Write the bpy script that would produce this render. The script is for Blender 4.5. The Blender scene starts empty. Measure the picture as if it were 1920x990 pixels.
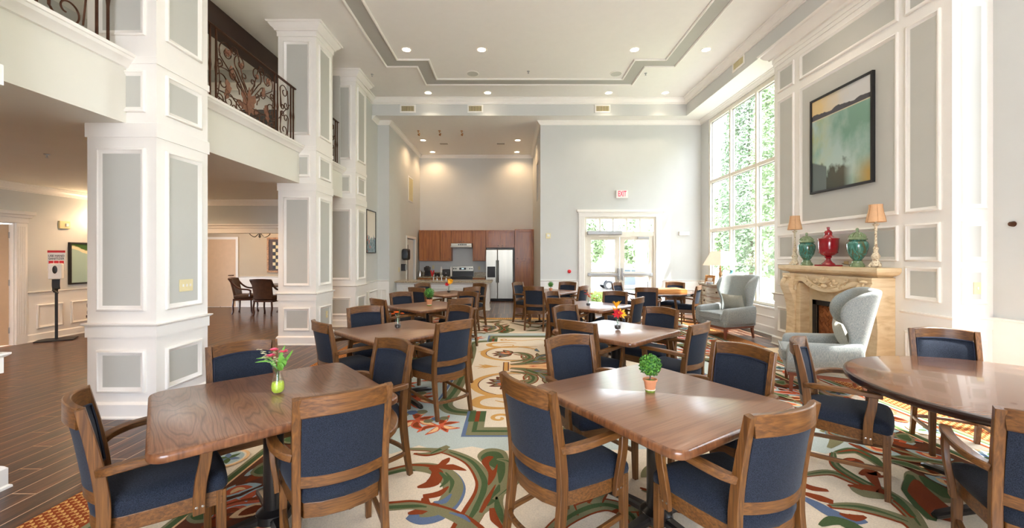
import bpy, bmesh, math, random
from math import sin, cos, pi, radians, sqrt, atan2, hypot
from mathutils import Vector, Matrix
random.seed(7)
COL = bpy.context.scene.collection
SC = bpy.context.scene
# ------------------------------------------------------------------ camera, sky, sun, exposure
EYE = 1.5
FPX = 765.0
cam_data = bpy.data.cameras.new('camera')
cam_data.sensor_width = 36.0
cam_data.lens = 36.0 * FPX / 1920.0
cam_data.shift_x = 3.0 / 1920.0
cam_data.shift_y = -15.0 / 1920.0
cam_data.clip_start = 0.05
cam_data.clip_end = 500
camera = bpy.data.objects.new('camera', cam_data)
camera.location = (0, 0, EYE)
camera.rotation_euler = (radians(90), 0, 0)
COL.objects.link(camera)
SC.camera = camera

world = bpy.data.worlds.new('sky')
SC.world = world
world.use_nodes = True
wn = world.node_tree.nodes
wl = world.node_tree.links
wn.clear()
sky = wn.new('ShaderNodeTexSky')
sky.sky_type = 'NISHITA'
sky.sun_disc = False
sky.sun_elevation = radians(60)
sky.sun_rotation = radians(120)
sky.dust_density = 0.6
sky.air_density = 1.0
mixw = wn.new('ShaderNodeMixRGB')
mixw.inputs[0].default_value = 0.85
mixw.inputs[2].default_value = (5.4, 5.7, 6.4, 1)
wl.new(sky.outputs[0], mixw.inputs[1])
bg = wn.new('ShaderNodeBackground')
bg.inputs[1].default_value = 0.65
wo = wn.new('ShaderNodeOutputWorld')
wl.new(mixw.outputs[0], bg.inputs[0])
wl.new(bg.outputs[0], wo.inputs[0])

sun_data = bpy.data.lights.new('sun', 'SUN')
sun_data.energy = 5.8
sun_data.angle = radians(0.6)
sun_data.color = (1.0, 0.975, 0.94)
sun = bpy.data.objects.new('sun', sun_data)
sun.rotation_euler = Vector((-0.77, 0.45, -1.9)).to_track_quat('-Z', 'Y').to_euler()
sun.location = (8, -3, 12)
COL.objects.link(sun)

SC.view_settings.view_transform = 'Standard'
SC.view_settings.look = 'None'
SC.view_settings.gamma = 1.0
SC.view_settings.exposure = 2.1
SC.cycles.max_bounces = 10
SC.cycles.diffuse_bounces = 6
SC.cycles.glossy_bounces = 4
SC.cycles.transmission_bounces = 6
SC.cycles.transparent_max_bounces = 12
SC.cycles.sample_clamp_indirect = 6.0
SC.cycles.caustics_reflective = False
SC.cycles.caustics_refractive = False
WARM = (1.0, 0.72, 0.45)
WARM2 = (1.0, 0.84, 0.66)

# ------------------------------------------------------------------ materials
def lin(c):
    return tuple(((v / 255) / 12.92 if v / 255 <= 0.04045 else ((v / 255 + 0.055) / 1.055) ** 2.4) for v in c)

def new_mat(name):
    m = bpy.data.materials.new(name)
    m.use_nodes = True
    return m, m.node_tree.nodes, m.node_tree.links, m.node_tree.nodes['Principled BSDF']

def paint(name, rgb, rough=0.6, metal=0.0, spec=0.5, noise=0.03, nscale=8.0, bump=0.0, bscale=200, coat=0.0):
    m, n, l, b = new_mat(name)
    c = lin(rgb)
    tc = n.new('ShaderNodeTexCoord')
    t = n.new('ShaderNodeTexNoise'); t.inputs['Scale'].default_value = nscale; t.inputs['Detail'].default_value = 4
    l.new(tc.outputs['Object'], t.inputs['Vector'])
    r = n.new('ShaderNodeValToRGB')
    r.color_ramp.elements[0].position = 0.3; r.color_ramp.elements[1].position = 0.7
    r.color_ramp.elements[0].color = (*[v * (1 - noise) for v in c], 1)
    r.color_ramp.elements[1].color = (*[min(1, v * (1 + noise)) for v in c], 1)
    l.new(t.outputs['Fac'], r.inputs[0]); l.new(r.outputs[0], b.inputs['Base Color'])
    b.inputs['Roughness'].default_value = rough; b.inputs['Metallic'].default_value = metal
    b.inputs['Specular IOR Level'].default_value = spec
    b.inputs['Coat Weight'].default_value = coat
    b.inputs['Coat Roughness'].default_value = 0.12
    if bump:
        t2 = n.new('ShaderNodeTexNoise'); t2.inputs['Scale'].default_value = bscale; t2.inputs['Detail'].default_value = 2
        l.new(tc.outputs['Object'], t2.inputs['Vector'])
        bp = n.new('ShaderNodeBump'); bp.inputs['Strength'].default_value = bump; bp.inputs['Distance'].default_value = 0.004
        l.new(t2.outputs['Fac'], bp.inputs['Height']); l.new(bp.outputs[0], b.inputs['Normal'])
    return m

def ramp_mat(name, stops, scale=(1, 1, 1), rough=0.4, dist=2.0, detail=6, spec=0.5, coat=0.0, bump=0.0, rand=0.0, kind='noise', nscale=1.0, coatr=0.1, rot=0.0):
    """colours run through a stretched noise (wood, stone, glaze)"""
    m, n, l, b = new_mat(name)
    tc = n.new('ShaderNodeTexCoord'); mp = n.new('ShaderNodeMapping'); mp.inputs['Scale'].default_value = scale
    mp.inputs['Rotation'].default_value = (0, 0, rot)
    oi = n.new('ShaderNodeObjectInfo')
    add = n.new('ShaderNodeVectorMath'); add.operation = 'ADD'
    sc = n.new('ShaderNodeVectorMath'); sc.operation = 'SCALE'; sc.inputs['Scale'].default_value = 13.0
    cmb = n.new('ShaderNodeCombineXYZ')
    for i in range(3): l.new(oi.outputs['Random'], cmb.inputs[i])
    l.new(cmb.outputs[0], sc.inputs[0]); l.new(tc.outputs['Object'], add.inputs[0]); l.new(sc.outputs[0], add.inputs[1])
    l.new(add.outputs[0], mp.inputs['Vector'])
    if kind == 'wave':
        t = n.new('ShaderNodeTexWave'); t.wave_type = 'BANDS'; t.bands_direction = 'Y'
        t.inputs['Scale'].default_value = nscale; t.inputs['Distortion'].default_value = dist
        t.inputs['Detail'].default_value = 3; t.inputs['Detail Scale'].default_value = 0.6; t.inputs['Detail Roughness'].default_value = 0.6
    else:
        t = n.new('ShaderNodeTexNoise'); t.inputs['Scale'].default_value = nscale; t.inputs['Detail'].default_value = detail
        t.inputs['Distortion'].default_value = dist
    l.new(mp.outputs[0], t.inputs['Vector'])
    r = n.new('ShaderNodeValToRGB')
    while len(r.color_ramp.elements) < len(stops): r.color_ramp.elements.new(0.5)
    for e, (p, c) in zip(r.color_ramp.elements, stops): e.position = p; e.color = (*lin(c), 1)
    l.new(t.outputs['Fac'], r.inputs[0])
    out = r.outputs[0]
    if rand:
        hs = n.new('ShaderNodeHueSaturation')
        mr = n.new('ShaderNodeMapRange'); mr.inputs['To Min'].default_value = 1 - rand; mr.inputs['To Max'].default_value = 1 + rand
        l.new(oi.outputs['Random'], mr.inputs['Value']); l.new(mr.outputs[0], hs.inputs['Value'])
        l.new(out, hs.inputs['Color']); out = hs.outputs[0]
    l.new(out, b.inputs['Base Color'])
    b.inputs['Roughness'].default_value = rough; b.inputs['Specular IOR Level'].default_value = spec
    b.inputs['Coat Weight'].default_value = coat; b.inputs['Coat Roughness'].default_value = coatr
    if bump:
        bp = n.new('ShaderNodeBump'); bp.inputs['Strength'].default_value = bump; bp.inputs['Distance'].default_value = 0.003
        l.new(t.outputs['Fac'], bp.inputs['Height']); l.new(bp.outputs[0], b.inputs['Normal'])
    return m

def emit(name, rgb, s):
    m, n, l, b = new_mat(name)
    b.inputs['Base Color'].default_value = (*lin(rgb), 1)
    b.inputs['Emission Color'].default_value = (*lin(rgb), 1); b.inputs['Emission Strength'].default_value = s
    return m

def glass(name, tint=(1, 1, 1), refl=0.06):
    m, n, l, b = new_mat(name)
    n.remove(b)
    o = n['Material Output']; t = n.new('ShaderNodeBsdfTransparent'); t.inputs[0].default_value = (*tint, 1)
    g = n.new('ShaderNodeBsdfGlossy'); g.inputs['Roughness'].default_value = 0.02
    lw = n.new('ShaderNodeLayerWeight'); lw.inputs[0].default_value = 0.5
    pw = n.new('ShaderNodeMath'); pw.operation = 'POWER'; pw.inputs[1].default_value = 4.0; l.new(lw.outputs['Facing'], pw.inputs[0])
    f = n.new('ShaderNodeMath'); f.operation = 'MULTIPLY_ADD'; f.inputs[1].default_value = 0.5; f.inputs[2].default_value = refl * 0.5; l.new(pw.outputs[0], f.inputs[0])
    mx = n.new('ShaderNodeMixShader')
    l.new(f.outputs[0], mx.inputs[0]); l.new(t.outputs[0], mx.inputs[1]); l.new(g.outputs[0], mx.inputs[2]); l.new(mx.outputs[0], o.inputs[0])
    return m

def fabric(name, c1, c2, scale=420, stretch=(1, 1, 1), rough=0.95, sheen=0.06, bump=0.35):
    m, n, l, b = new_mat(name)
    tc = n.new('ShaderNodeTexCoord'); mp = n.new('ShaderNodeMapping'); mp.inputs['Scale'].default_value = stretch
    l.new(tc.outputs['Object'], mp.inputs['Vector'])
    t = n.new('ShaderNodeTexNoise'); t.inputs['Scale'].default_value = scale; t.inputs['Detail'].default_value = 3
    l.new(mp.outputs[0], t.inputs['Vector'])
    r = n.new('ShaderNodeValToRGB'); r.color_ramp.elements[0].position = 0.36; r.color_ramp.elements[1].position = 0.66
    r.color_ramp.elements[0].color = (*lin(c1), 1); r.color_ramp.elements[1].color = (*lin(c2), 1)
    l.new(t.outputs['Fac'], r.inputs[0]); l.new(r.outputs[0], b.inputs['Base Color'])
    b.inputs['Roughness'].default_value = rough; b.inputs['Sheen Weight'].default_value = sheen
    b.inputs['Specular IOR Level'].default_value = 0.2
    bp = n.new('ShaderNodeBump'); bp.inputs['Strength'].default_value = bump; bp.inputs['Distance'].default_value = 0.002
    l.new(t.outputs['Fac'], bp.inputs['Height']); l.new(bp.outputs[0], b.inputs['Normal'])
    return m

M = {}
M['white'] = paint('white_trim_paint', (238, 235, 229), 0.35, noise=0.01)
M['gray'] = paint('gray_wall_paint', (203, 204, 201), 0.75, noise=0.012, nscale=3)
M['panelgray'] = paint('gray_panel_paint', (190, 190, 183), 0.65, noise=0.015, nscale=3)
M['fascia'] = paint('pale_fascia_paint', (224, 222, 212), 0.7, noise=0.01, nscale=3)
M['ceiling'] = paint('ceiling_paint', (232, 230, 225), 0.8, noise=0.01)
M['bandgray'] = paint('ceiling_band_paint', (176, 175, 168), 0.8, noise=0.01)
M['beige'] = paint('beige_wall_paint', (196, 182, 158), 0.75, noise=0.02, nscale=3)
def wood(name, sc, dark=(74, 44, 19), mid=(102, 64, 28), light=(126, 83, 38), **k):
    a = dict(rough=0.42, dist=0.6, detail=8, coat=0.12, bump=0.08, rand=0.08, nscale=1.0)
    a.update(k)
    return ramp_mat(name, [(0.3, dark), (0.5, mid), (0.72, light)], sc, **a)
M['wood_x'] = wood('chair_wood_across', (5, 70, 110))
M['wood_y'] = wood('chair_wood_deep', (80, 5, 110))
M['wood_z'] = wood('chair_wood_upright', (80, 110, 5))
M['table'] = ramp_mat('walnut_table_top', [(0.05, (84, 52, 36)), (0.35, (124, 84, 62)), (0.6, (142, 100, 76)), (0.95, (104, 66, 46))], (1.0, 3.2, 1), rough=0.3, dist=5.0, kind='wave', nscale=5.5, coat=0.35, coatr=0.12, rand=0.05, spec=0.5)
M['gloss'] = ramp_mat('glossy_brown_top', [(0.3, (104, 68, 48)), (0.55, (126, 86, 62)), (0.8, (114, 76, 54))], (2, 60, 2), rough=0.22, dist=0.6, coat=0.55, coatr=0.05)
def grain_mat(name, stops, scale, rings, rough=0.3):
    m, n, l, b = new_mat(name)
    tc = n.new('ShaderNodeTexCoord'); oi = n.new('ShaderNodeObjectInfo'); cmb = n.new('ShaderNodeCombineXYZ')
    for i in range(3): l.new(oi.outputs['Random'], cmb.inputs[i])
    sc = n.new('ShaderNodeVectorMath'); sc.operation = 'SCALE'; sc.inputs['Scale'].default_value = 9.0; l.new(cmb.outputs[0], sc.inputs[0])
    ad = n.new('ShaderNodeVectorMath'); ad.operation = 'ADD'; l.new(tc.outputs['Object'], ad.inputs[0]); l.new(sc.outputs[0], ad.inputs[1])
    mp = n.new('ShaderNodeMapping'); mp.inputs['Scale'].default_value = scale; l.new(ad.outputs[0], mp.inputs[0])
    t = n.new('ShaderNodeTexNoise'); t.inputs['Scale'].default_value = 1.0; t.inputs['Detail'].default_value = 2.0; t.inputs['Roughness'].default_value = 0.35; l.new(mp.outputs[0], t.inputs['Vector'])
    mu = n.new('ShaderNodeMath'); mu.operation = 'MULTIPLY'; mu.inputs[1].default_value = rings; l.new(t.outputs['Fac'], mu.inputs[0])
    pp = n.new('ShaderNodeMath'); pp.operation = 'PINGPONG'; pp.inputs[1].default_value = 1.0; l.new(mu.outputs[0], pp.inputs[0])
    r = n.new('ShaderNodeValToRGB')
    while len(r.color_ramp.elements) < len(stops): r.color_ramp.elements.new(0.5)
    for e, (p, c) in zip(r.color_ramp.elements, stops): e.position = p; e.color = (*lin(c), 1)
    l.new(pp.outputs[0], r.inputs[0])
    mp2 = n.new('ShaderNodeMapping'); mp2.inputs['Scale'].default_value = (scale[0] * 30, scale[1] * 8, 1); l.new(ad.outputs[0], mp2.inputs[0])
    t2 = n.new('ShaderNodeTexNoise'); t2.inputs['Scale'].default_value = 1.0; t2.inputs['Detail'].default_value = 3; l.new(mp2.outputs[0], t2.inputs['Vector'])
    mr = n.new('ShaderNodeMapRange'); mr.inputs['From Min'].default_value = 0.3; mr.inputs['From Max'].default_value = 0.7; mr.inputs['To Min'].default_value = 0.82; mr.inputs['To Max'].default_value = 1.15; l.new(t2.outputs['Fac'], mr.inputs['Value'])
    hs = n.new('ShaderNodeHueSaturation'); l.new(mr.outputs[0], hs.inputs['Value']); l.new(r.outputs[0], hs.inputs['Color']); l.new(hs.outputs[0], b.inputs['Base Color'])
    b.inputs['Roughness'].default_value = rough; b.inputs['Coat Weight'].default_value = 0.6; b.inputs['Coat Roughness'].default_value = 0.2
    return m
M['table'] = grain_mat('walnut_figured_top', [(0.0, (92, 58, 42)), (0.16, (116, 78, 57)), (0.6, (136, 96, 72)), (1.0, (124, 86, 64))], (7.5, 1.1, 1), 34)
M['table_plain'] = ramp_mat('brown_laminate_top', [(0.3, (118, 80, 60)), (0.55, (140, 100, 76)), (0.8, (126, 88, 66))], (2, 60, 2), rough=0.34, dist=0.6, coat=0.7, coatr=0.22, rand=0.05)
M['table_edge'] = ramp_mat('walnut_table_edge', [(0.3, (82, 46, 26)), (0.7, (134, 86, 52))], (50, 50, 6), rough=0.3, dist=0.5, coat=0.4)
M['darkedge'] = paint('espresso_table_edge', (48, 27, 22), 0.25, coat=0.5)
M['black'] = paint('black_enamel', (22, 20, 20), 0.3, coat=0.3)
M['blackmatte'] = paint('black_plastic', (26, 26, 28), 0.5)
M['navy'] = fabric('navy_heather_fabric', (20, 24, 31), (47, 54, 69), 330, (1, 1, 1.6))
M['piping'] = paint('navy_piping', (30, 36, 54), 0.9)
M['plank'] = ramp_mat('dark_floor_board', [(0.3, (34, 19, 13)), (0.5, (66, 38, 24)), (0.7, (104, 64, 40))], (2.6, 26, 2), rough=0.33, dist=1.0, detail=6, coat=0.15, bump=0.1, rand=0.25, rot=0.0)
M['grout'] = paint('floor_joint', (188, 158, 130), 0.8)
M['bronze'] = paint('bronze_wrought_iron', (80, 50, 34), 0.38, 0.75, noise=0.25, nscale=14)
M['bronzeleaf'] = paint('rubbed_copper_leaf', (134, 94, 74), 0.5, 0.4, noise=0.2, nscale=30)
M['darkbeam'] = paint('dark_brown_beam', (66, 48, 42), 0.5)
M['stone'] = ramp_mat('carved_limestone', [(0.2, (196, 166, 122)), (0.5, (222, 198, 158)), (0.8, (236, 218, 184))], (1.5, 1.5, 6), rough=0.6, dist=1.5, detail=9, bump=0.25, nscale=2.0)
M['stone2'] = ramp_mat('marble_slip', [(0.3, (196, 178, 142)), (0.7, (222, 208, 176))], (3, 3, 3), rough=0.35, dist=1.5, detail=8)
M['brick'] = ramp_mat('firebrick', [(0.3, (118, 66, 34)), (0.7, (168, 104, 58))], (8, 8, 8), rough=0.9, dist=0.5, bump=0.4, rand=0.18)
M['chrome'] = paint('brushed_chrome', (190, 190, 190), 0.25, 1.0)
M['steel'] = ramp_mat('stainless_steel', [(0.3, (170, 167, 156)), (0.7, (182, 178, 167))], (9, 9, 0.4), rough=0.34, dist=0.2)
M['steel'].node_tree.nodes['Principled BSDF'].inputs['Metallic'].default_value = 0.75
M['cab'] = wood('cabinet_maple', (18, 18, 1.6), (132, 72, 24), (160, 94, 36), (180, 112, 50), rand=0.05, bump=0.03)
M['granite'] = ramp_mat('granite_counter', [(0.3, (84, 74, 58)), (0.5, (168, 152, 126)), (0.62, (196, 184, 158)), (0.75, (112, 98, 72))], (1, 1, 1), rough=0.2, dist=0.5, nscale=55, detail=4)
M['alum'] = paint('ivory_aluminium_frame', (226, 220, 206), 0.4)
M['closer'] = paint('silver_door_closer', (176, 178, 180), 0.35, 0.6)
M['glass'] = glass('clear_glass', (0.97, 0.985, 0.98))
M['vaseglass'] = glass('vase_glass', (0.985, 0.99, 0.99))
M['ivory'] = paint('ivory_plastic', (222, 208, 160), 0.4)
M['plasticwhite'] = paint('white_plastic', (232, 230, 226), 0.35)
M['red'] = paint('red_plastic', (206, 28, 34), 0.4)
M['exitred'] = emit('exit_letters_red', (235, 20, 60), 0.5)
M['wing'] = fabric('pale_blue_striated_fabric', (116, 126, 128), (170, 170, 163), 60, (8, 8, 0.7), bump=0.15, sheen=0.2)
M['pillow'] = fabric('sage_cushion_fabric', (150, 150, 138), (184, 180, 166), 200, bump=0.15)
M['darkwood'] = paint('dark_mahogany', (70, 38, 26), 0.35, coat=0.3)
M['cherry'] = paint('red_brown_leg_wood', (120, 62, 40), 0.35, coat=0.3)
M['lens'] = emit('lit_lamp_lens', (255, 236, 205), 6)
M['speaker'] = paint('speaker_grille', (196, 196, 188), 0.8, bump=0.4, bscale=900)
M['ventdark'] = paint('vent_slot', (120, 112, 92), 0.6)
M['green1'] = paint('bright_leaf', (96, 150, 48), 0.6, noise=0.3, nscale=60)
M['green2'] = paint('mid_leaf', (52, 108, 36), 0.6, noise=0.3, nscale=60)
M['terracotta'] = paint('terracotta', (206, 138, 96), 0.75, noise=0.06, nscale=25)
M['moss'] = paint('moss_band', (120, 140, 50), 0.9, noise=0.2, nscale=90)
M['whitewash'] = paint('whitewash_band', (232, 214, 190), 0.8, noise=0.1, nscale=60)
M['pink'] = paint('pink_petal', (238, 110, 140), 0.6, noise=0.15, nscale=80)
M['orange'] = paint('orange_petal', (228, 110, 24), 0.6, noise=0.2, nscale=90)
M['yellow'] = paint('yellow_petal', (245, 178, 20), 0.6, noise=0.1, nscale=60)
M['crimson'] = paint('crimson_petal', (198, 24, 40), 0.6, noise=0.15, nscale=60)
M['cream'] = paint('cream_blossom', (226, 226, 190), 0.7, noise=0.1, nscale=60)
M['lime'] = paint('lime_beads', (190, 214, 70), 0.5, noise=0.25, nscale=400, bump=0.6, bscale=500)
M['pebble'] = paint('dark_pebbles', (58, 50, 46), 0.4, noise=0.5, nscale=200, bump=0.8, bscale=200)
M['shade'] = paint('tan_silk_shade', (216, 172, 130), 0.8, noise=0.04, nscale=40)
M['shade2'] = paint('cream_linen_shade', (232, 212, 190), 0.8, noise=0.03)
M['distress'] = ramp_mat('distressed_cream_wood', [(0.35, (150, 116, 84)), (0.48, (222, 208, 178)), (0.8, (238, 228, 204))], (1, 1, 1), rough=0.6, nscale=45, dist=1, detail=6, bump=0.3)
M['gilt'] = ramp_mat('old_gilt', [(0.35, (128, 80, 44)), (0.6, (196, 146, 92))], (1, 1, 1), rough=0.45, nscale=30, dist=1)
M['glazeg'] = ramp_mat('green_drip_glaze', [(0.34, (88, 84, 44)), (0.46, (52, 108, 92)), (0.62, (84, 146, 134)), (0.8, (120, 140, 104))], (5, 5, 1.6), rough=0.12, nscale=5, dist=1.5, detail=5, coat=0.6)
M['glazel'] = paint('pale_green_glaze', (122, 142, 104), 0.25, noise=0.25, nscale=30, coat=0.5)
M['glazer'] = paint('oxblood_glaze', (146, 20, 32), 0.12, noise=0.12, nscale=16, coat=0.8)
M['teal'] = paint('teal_glaze', (90, 158, 160), 0.25, noise=0.1, coat=0.4)
M['chest'] = ramp_mat('limed_gray_wood', [(0.3, (120, 104, 84)), (0.5, (168, 160, 142)), (0.75, (204, 198, 182))], (3, 3, 40), rough=0.5, dist=1.0, detail=6, bump=0.15)
M['chesttrim'] = paint('chest_rubbed_trim', (142, 96, 66), 0.5)
M['leather'] = paint('worn_brown_leather', (74, 48, 30), 0.5, noise=0.25, nscale=12)
M['amber'] = paint('amber_upholstery', (170, 112, 52), 0.8, noise=0.15)
M['lighttan'] = paint('tan_painted_door', (212, 182, 150), 0.5)
M['leaf'] = [paint('tree_leaf_a', (136, 156, 124), 0.8, noise=0.3, nscale=2), paint('tree_leaf_b', (160, 178, 138), 0.8, noise=0.3, nscale=2), paint('hedge_leaf', (150, 176, 96), 0.8, noise=0.3, nscale=5)]
M['bark'] = paint('bark', (96, 80, 66), 0.9, noise=0.3, nscale=8)
M['lawn'] = paint('lawn_grass', (138, 150, 110), 0.95, noise=0.2, nscale=1.5)
M['concrete'] = paint('sunlit_concrete', (172, 168, 160), 0.85, noise=0.05, nscale=2)
M['truck'] = paint('silver_car_paint', (112, 120, 130), 0.3, 0.3, coat=0.8)
M['tyre'] = paint('tyre_rubber', (34, 34, 36), 0.8)
M['carglass'] = paint('dark_car_glass', (52, 60, 70), 0.08)
M['stucco'] = paint('tan_stucco', (206, 184, 160), 0.85, bump=0.2)
M['game'] = wood('honey_oak_box', (3, 30, 30), (188, 120, 56), (216, 150, 82), (232, 172, 104))
# carpet dyes
CP = {'cream': (226, 211, 188), 'blue0': (186, 196, 190), 'olive': (128, 124, 92), 'green': (76, 94, 60), 'rust': (136, 64, 34), 'coral': (206, 98, 66), 'blue': (98, 114, 142), 'gold': (206, 158, 92), 'peach': (232, 190, 140), 'brown': (104, 62, 44), 'sky': (168, 186, 188)}
CM = {k: paint('carpet_' + k, v, 0.98, spec=0.1, noise=0.10, nscale=120, bump=0.5, bscale=350) for k, v in CP.items()}

# ------------------------------------------------------------------ object helpers
def thing(name, label, cat, loc=(0, 0, 0), rz=0.0, group=None, kind=None):
    o = bpy.data.objects.new(name, None); COL.objects.link(o); o.empty_display_size = 0.1
    o.location = loc; o.rotation_euler = (0, 0, rz)
    if label: o['label'] = label
    if cat: o['category'] = cat
    if group: o['group'] = group
    if kind: o['kind'] = kind
    return o

def tag(o, label, cat, group=None, kind=None):
    o['label'] = label; o['category'] = cat
    if group: o['group'] = group
    if kind: o['kind'] = kind
    return o

def link_mesh(name, me, mats, parent=None, smooth=True, angle=35):
    for m in (mats if isinstance(mats, (list, tuple)) else [mats]): me.materials.append(m)
    if smooth:
        me.shade_smooth(); me.set_sharp_from_angle(angle=radians(angle))
    o = bpy.data.objects.new(name, me); COL.objects.link(o)
    if parent: o.parent = parent
    return o

def fin(name, bm, mats, parent=None, smooth=True, angle=35, bevel=0, origin=False):
    bmesh.ops.recalc_face_normals(bm, faces=bm.faces[:])
    me = bpy.data.meshes.new(name); bm.to_mesh(me); bm.free()
    o = link_mesh(name, me, mats, parent, smooth, angle)
    if bevel:
        md = o.modifiers.new('bevel', 'BEVEL'); md.width = bevel; md.segments = 2; md.limit_method = 'ANGLE'; md.angle_limit = radians(40)
    return o

def struct(name, bm, mat, parent=None, **k):
    o = fin(name, bm, mat, parent, **k)
    if not parent: o['kind'] = 'structure'
    return o

def copy_tree(o, parent=None):
    c = o.copy(); COL.objects.link(c)
    if parent is not None: c.parent = parent
    for ch in o.children: copy_tree(ch, c)
    return c

def box(bm, x0, x1, y0, y1, z0, z1, mi=0):
    v = [bm.verts.new((x, y, z)) for x in (x0, x1) for y in (y0, y1) for z in (z0, z1)]
    for f in ((0, 1, 3, 2), (4, 6, 7, 5), (0, 4, 5, 1), (2, 3, 7, 6), (0, 2, 6, 4), (1, 5, 7, 3)):
        bm.faces.new([v[i] for i in f]).material_index = mi

def B(*boxes, mi=0):
    bm = bmesh.new()
    for b in boxes: box(bm, *b)
    return bm

def prism(bm, poly, z0, z1, mi=0):
    """poly: list of (x,y); extruded in z"""
    n = len(poly)
    a = [bm.verts.new((x, y, z0)) for x, y in poly]; b = [bm.verts.new((x, y, z1)) for x, y in poly]
    bm.faces.new(a[::-1]).material_index = mi; bm.faces.new(b).material_index = mi
    for i in range(n): bm.faces.new([a[i], a[(i + 1) % n], b[(i + 1) % n], b[i]]).material_index = mi

def xform(bm, mat, verts=None):
    bmesh.ops.transform(bm, matrix=mat, verts=verts or bm.verts[:])

def lathe(bm, prof, seg=24, c=(0, 0, 0), mi=0, sx=1, sy=1, cap=True):
    rings = []
    for r, z in prof:
        rings.append([bm.verts.new((c[0] + r * cos(2 * pi * i / seg) * sx, c[1] + r * sin(2 * pi * i / seg) * sy, c[2] + z)) for i in range(seg)])
    for a, b in zip(rings, rings[1:]):
        for i in range(seg): bm.faces.new([a[i], a[(i + 1) % seg], b[(i + 1) % seg], b[i]]).material_index = mi
    if cap:
        if prof[0][0] > 1e-4: bm.faces.new(rings[0][::-1]).material_index = mi
        if prof[-1][0] > 1e-4: bm.faces.new(rings[-1]).material_index = mi

def sweep(bm, pts, sec, ref=(0, 0, 1), closed=False, scales=None, mi=0, cap=True):
    """sec: list of (a,b) in the frame (side, up); ref is roughly 'up'"""
    pts = [Vector(p) for p in pts]; n = len(pts); rings = []
    ref = Vector(ref)
    for i, p in enumerate(pts):
        if closed: t = (pts[(i + 1) % n] - pts[i - 1])
        else: t = pts[min(i + 1, n - 1)] - pts[max(i - 1, 0)]
        t.normalize()
        s = t.cross(ref)
        if s.length < 1e-4: s = t.cross(Vector((1, 0, 0.01)))
        s.normalize(); u = s.cross(t)
        k = scales[i] if scales else 1
        if not isinstance(k, tuple): k = (k, k)
        rings.append([bm.verts.new(p + s * a * k[0] + u * b * k[1]) for a, b in sec])
    m = len(sec)
    for i in range(n if closed else n - 1):
        A = rings[i]; Bq = rings[(i + 1) % n]
        for j in range(m): bm.faces.new([A[j], A[(j + 1) % m], Bq[(j + 1) % m], Bq[j]]).material_index = mi
    if cap and not closed:
        bm.faces.new(rings[0][::-1]).material_index = mi; bm.faces.new(rings[-1]).material_index = mi

def rect(w, h, c=0.15):
    w /= 2; h /= 2; e = min(w, h) * c
    return [(-w + e, -h), (w - e, -h), (w, -h + e), (w, h - e), (w - e, h), (-w + e, h), (-w, h - e), (-w, -h + e)]
def circ(r, n=8): return [(r * cos(2 * pi * i / n), r * sin(2 * pi * i / n)) for i in range(n)]
def tube(bm, pts, r, n=8, mi=0, scales=None, closed=False):
    # rotation-minimising tube
    pts = [Vector(p) for p in pts]; N = len(pts); rings = []; s = None
    for i, p in enumerate(pts):
        t = (pts[(i + 1) % N] - pts[i - 1]) if closed else pts[min(i + 1, N - 1)] - pts[max(i - 1, 0)]
        t.normalize()
        if s is None: s = t.orthogonal().normalized()
        s = (s - t * s.dot(t)).normalized(); u = t.cross(s)
        k = r * (scales[i] if scales else 1)
        rings.append([bm.verts.new(p + s * k * cos(2 * pi * j / n) + u * k * sin(2 * pi * j / n)) for j in range(n)])
    for i in range(N if closed else N - 1):
        A = rings[i]; Bq = rings[(i + 1) % N]
        for j in range(n): bm.faces.new([A[j], A[(j + 1) % n], Bq[(j + 1) % n], Bq[j]]).material_index = mi
    if not closed: bm.faces.new(rings[0][::-1]).material_index = mi; bm.faces.new(rings[-1]).material_index = mi

def cr(pts, k=6, closed=False):
    """Catmull-Rom through points (any dimension tuples)"""
    P = [Vector(p) for p in pts]; n = len(P); out = []
    for i in range(n if closed else n - 1):
        if closed: a, b, c, d = P[i - 1], P[i], P[(i + 1) % n], P[(i + 2) % n]
        else: a, b, c, d = P[max(i - 1, 0)], P[i], P[i + 1], P[min(i + 2, n - 1)]
        for j in range(k):
            t = j / k
            out.append(0.5 * ((2 * b) + (c - a) * t + (2 * a - 5 * b + 4 * c - d) * t * t + (3 * b - a - 3 * c + d) * t ** 3))
    if not closed: out.append(P[-1])
    return out

def text_obj(name, body, size, mat, parent, loc, rot, depth=0.002, align='CENTER', sx=1.0):
    cu = bpy.data.curves.new(name, 'FONT'); cu.body = body; cu.size = size; cu.extrude = depth; cu.align_x = align; cu.align_y = 'CENTER'
    cu.offset = size * 0.012
    t = bpy.data.objects.new(name, cu); COL.objects.link(t)
    dg = bpy.context.evaluated_depsgraph_get(); me = bpy.data.meshes.new_from_object(t.evaluated_get(dg))
    bpy.data.objects.remove(t); bpy.data.curves.remove(cu)
    me.materials.clear(); me.materials.append(mat)
    o = bpy.data.objects.new(name, me); COL.objects.link(o); o.location = loc; o.rotation_euler = rot; o.scale = (sx, 1, 1)
    if parent: o.parent = parent
    return o

def frame_mat(P, U, V):
    U = Vector(U).normalized(); V = Vector(V).normalized(); N = U.cross(V)
    return Matrix(((U.x, V.x, N.x, P[0]), (U.y, V.y, N.y, P[1]), (U.z, V.z, N.z, P[2]), (0, 0, 0, 1)))

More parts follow.
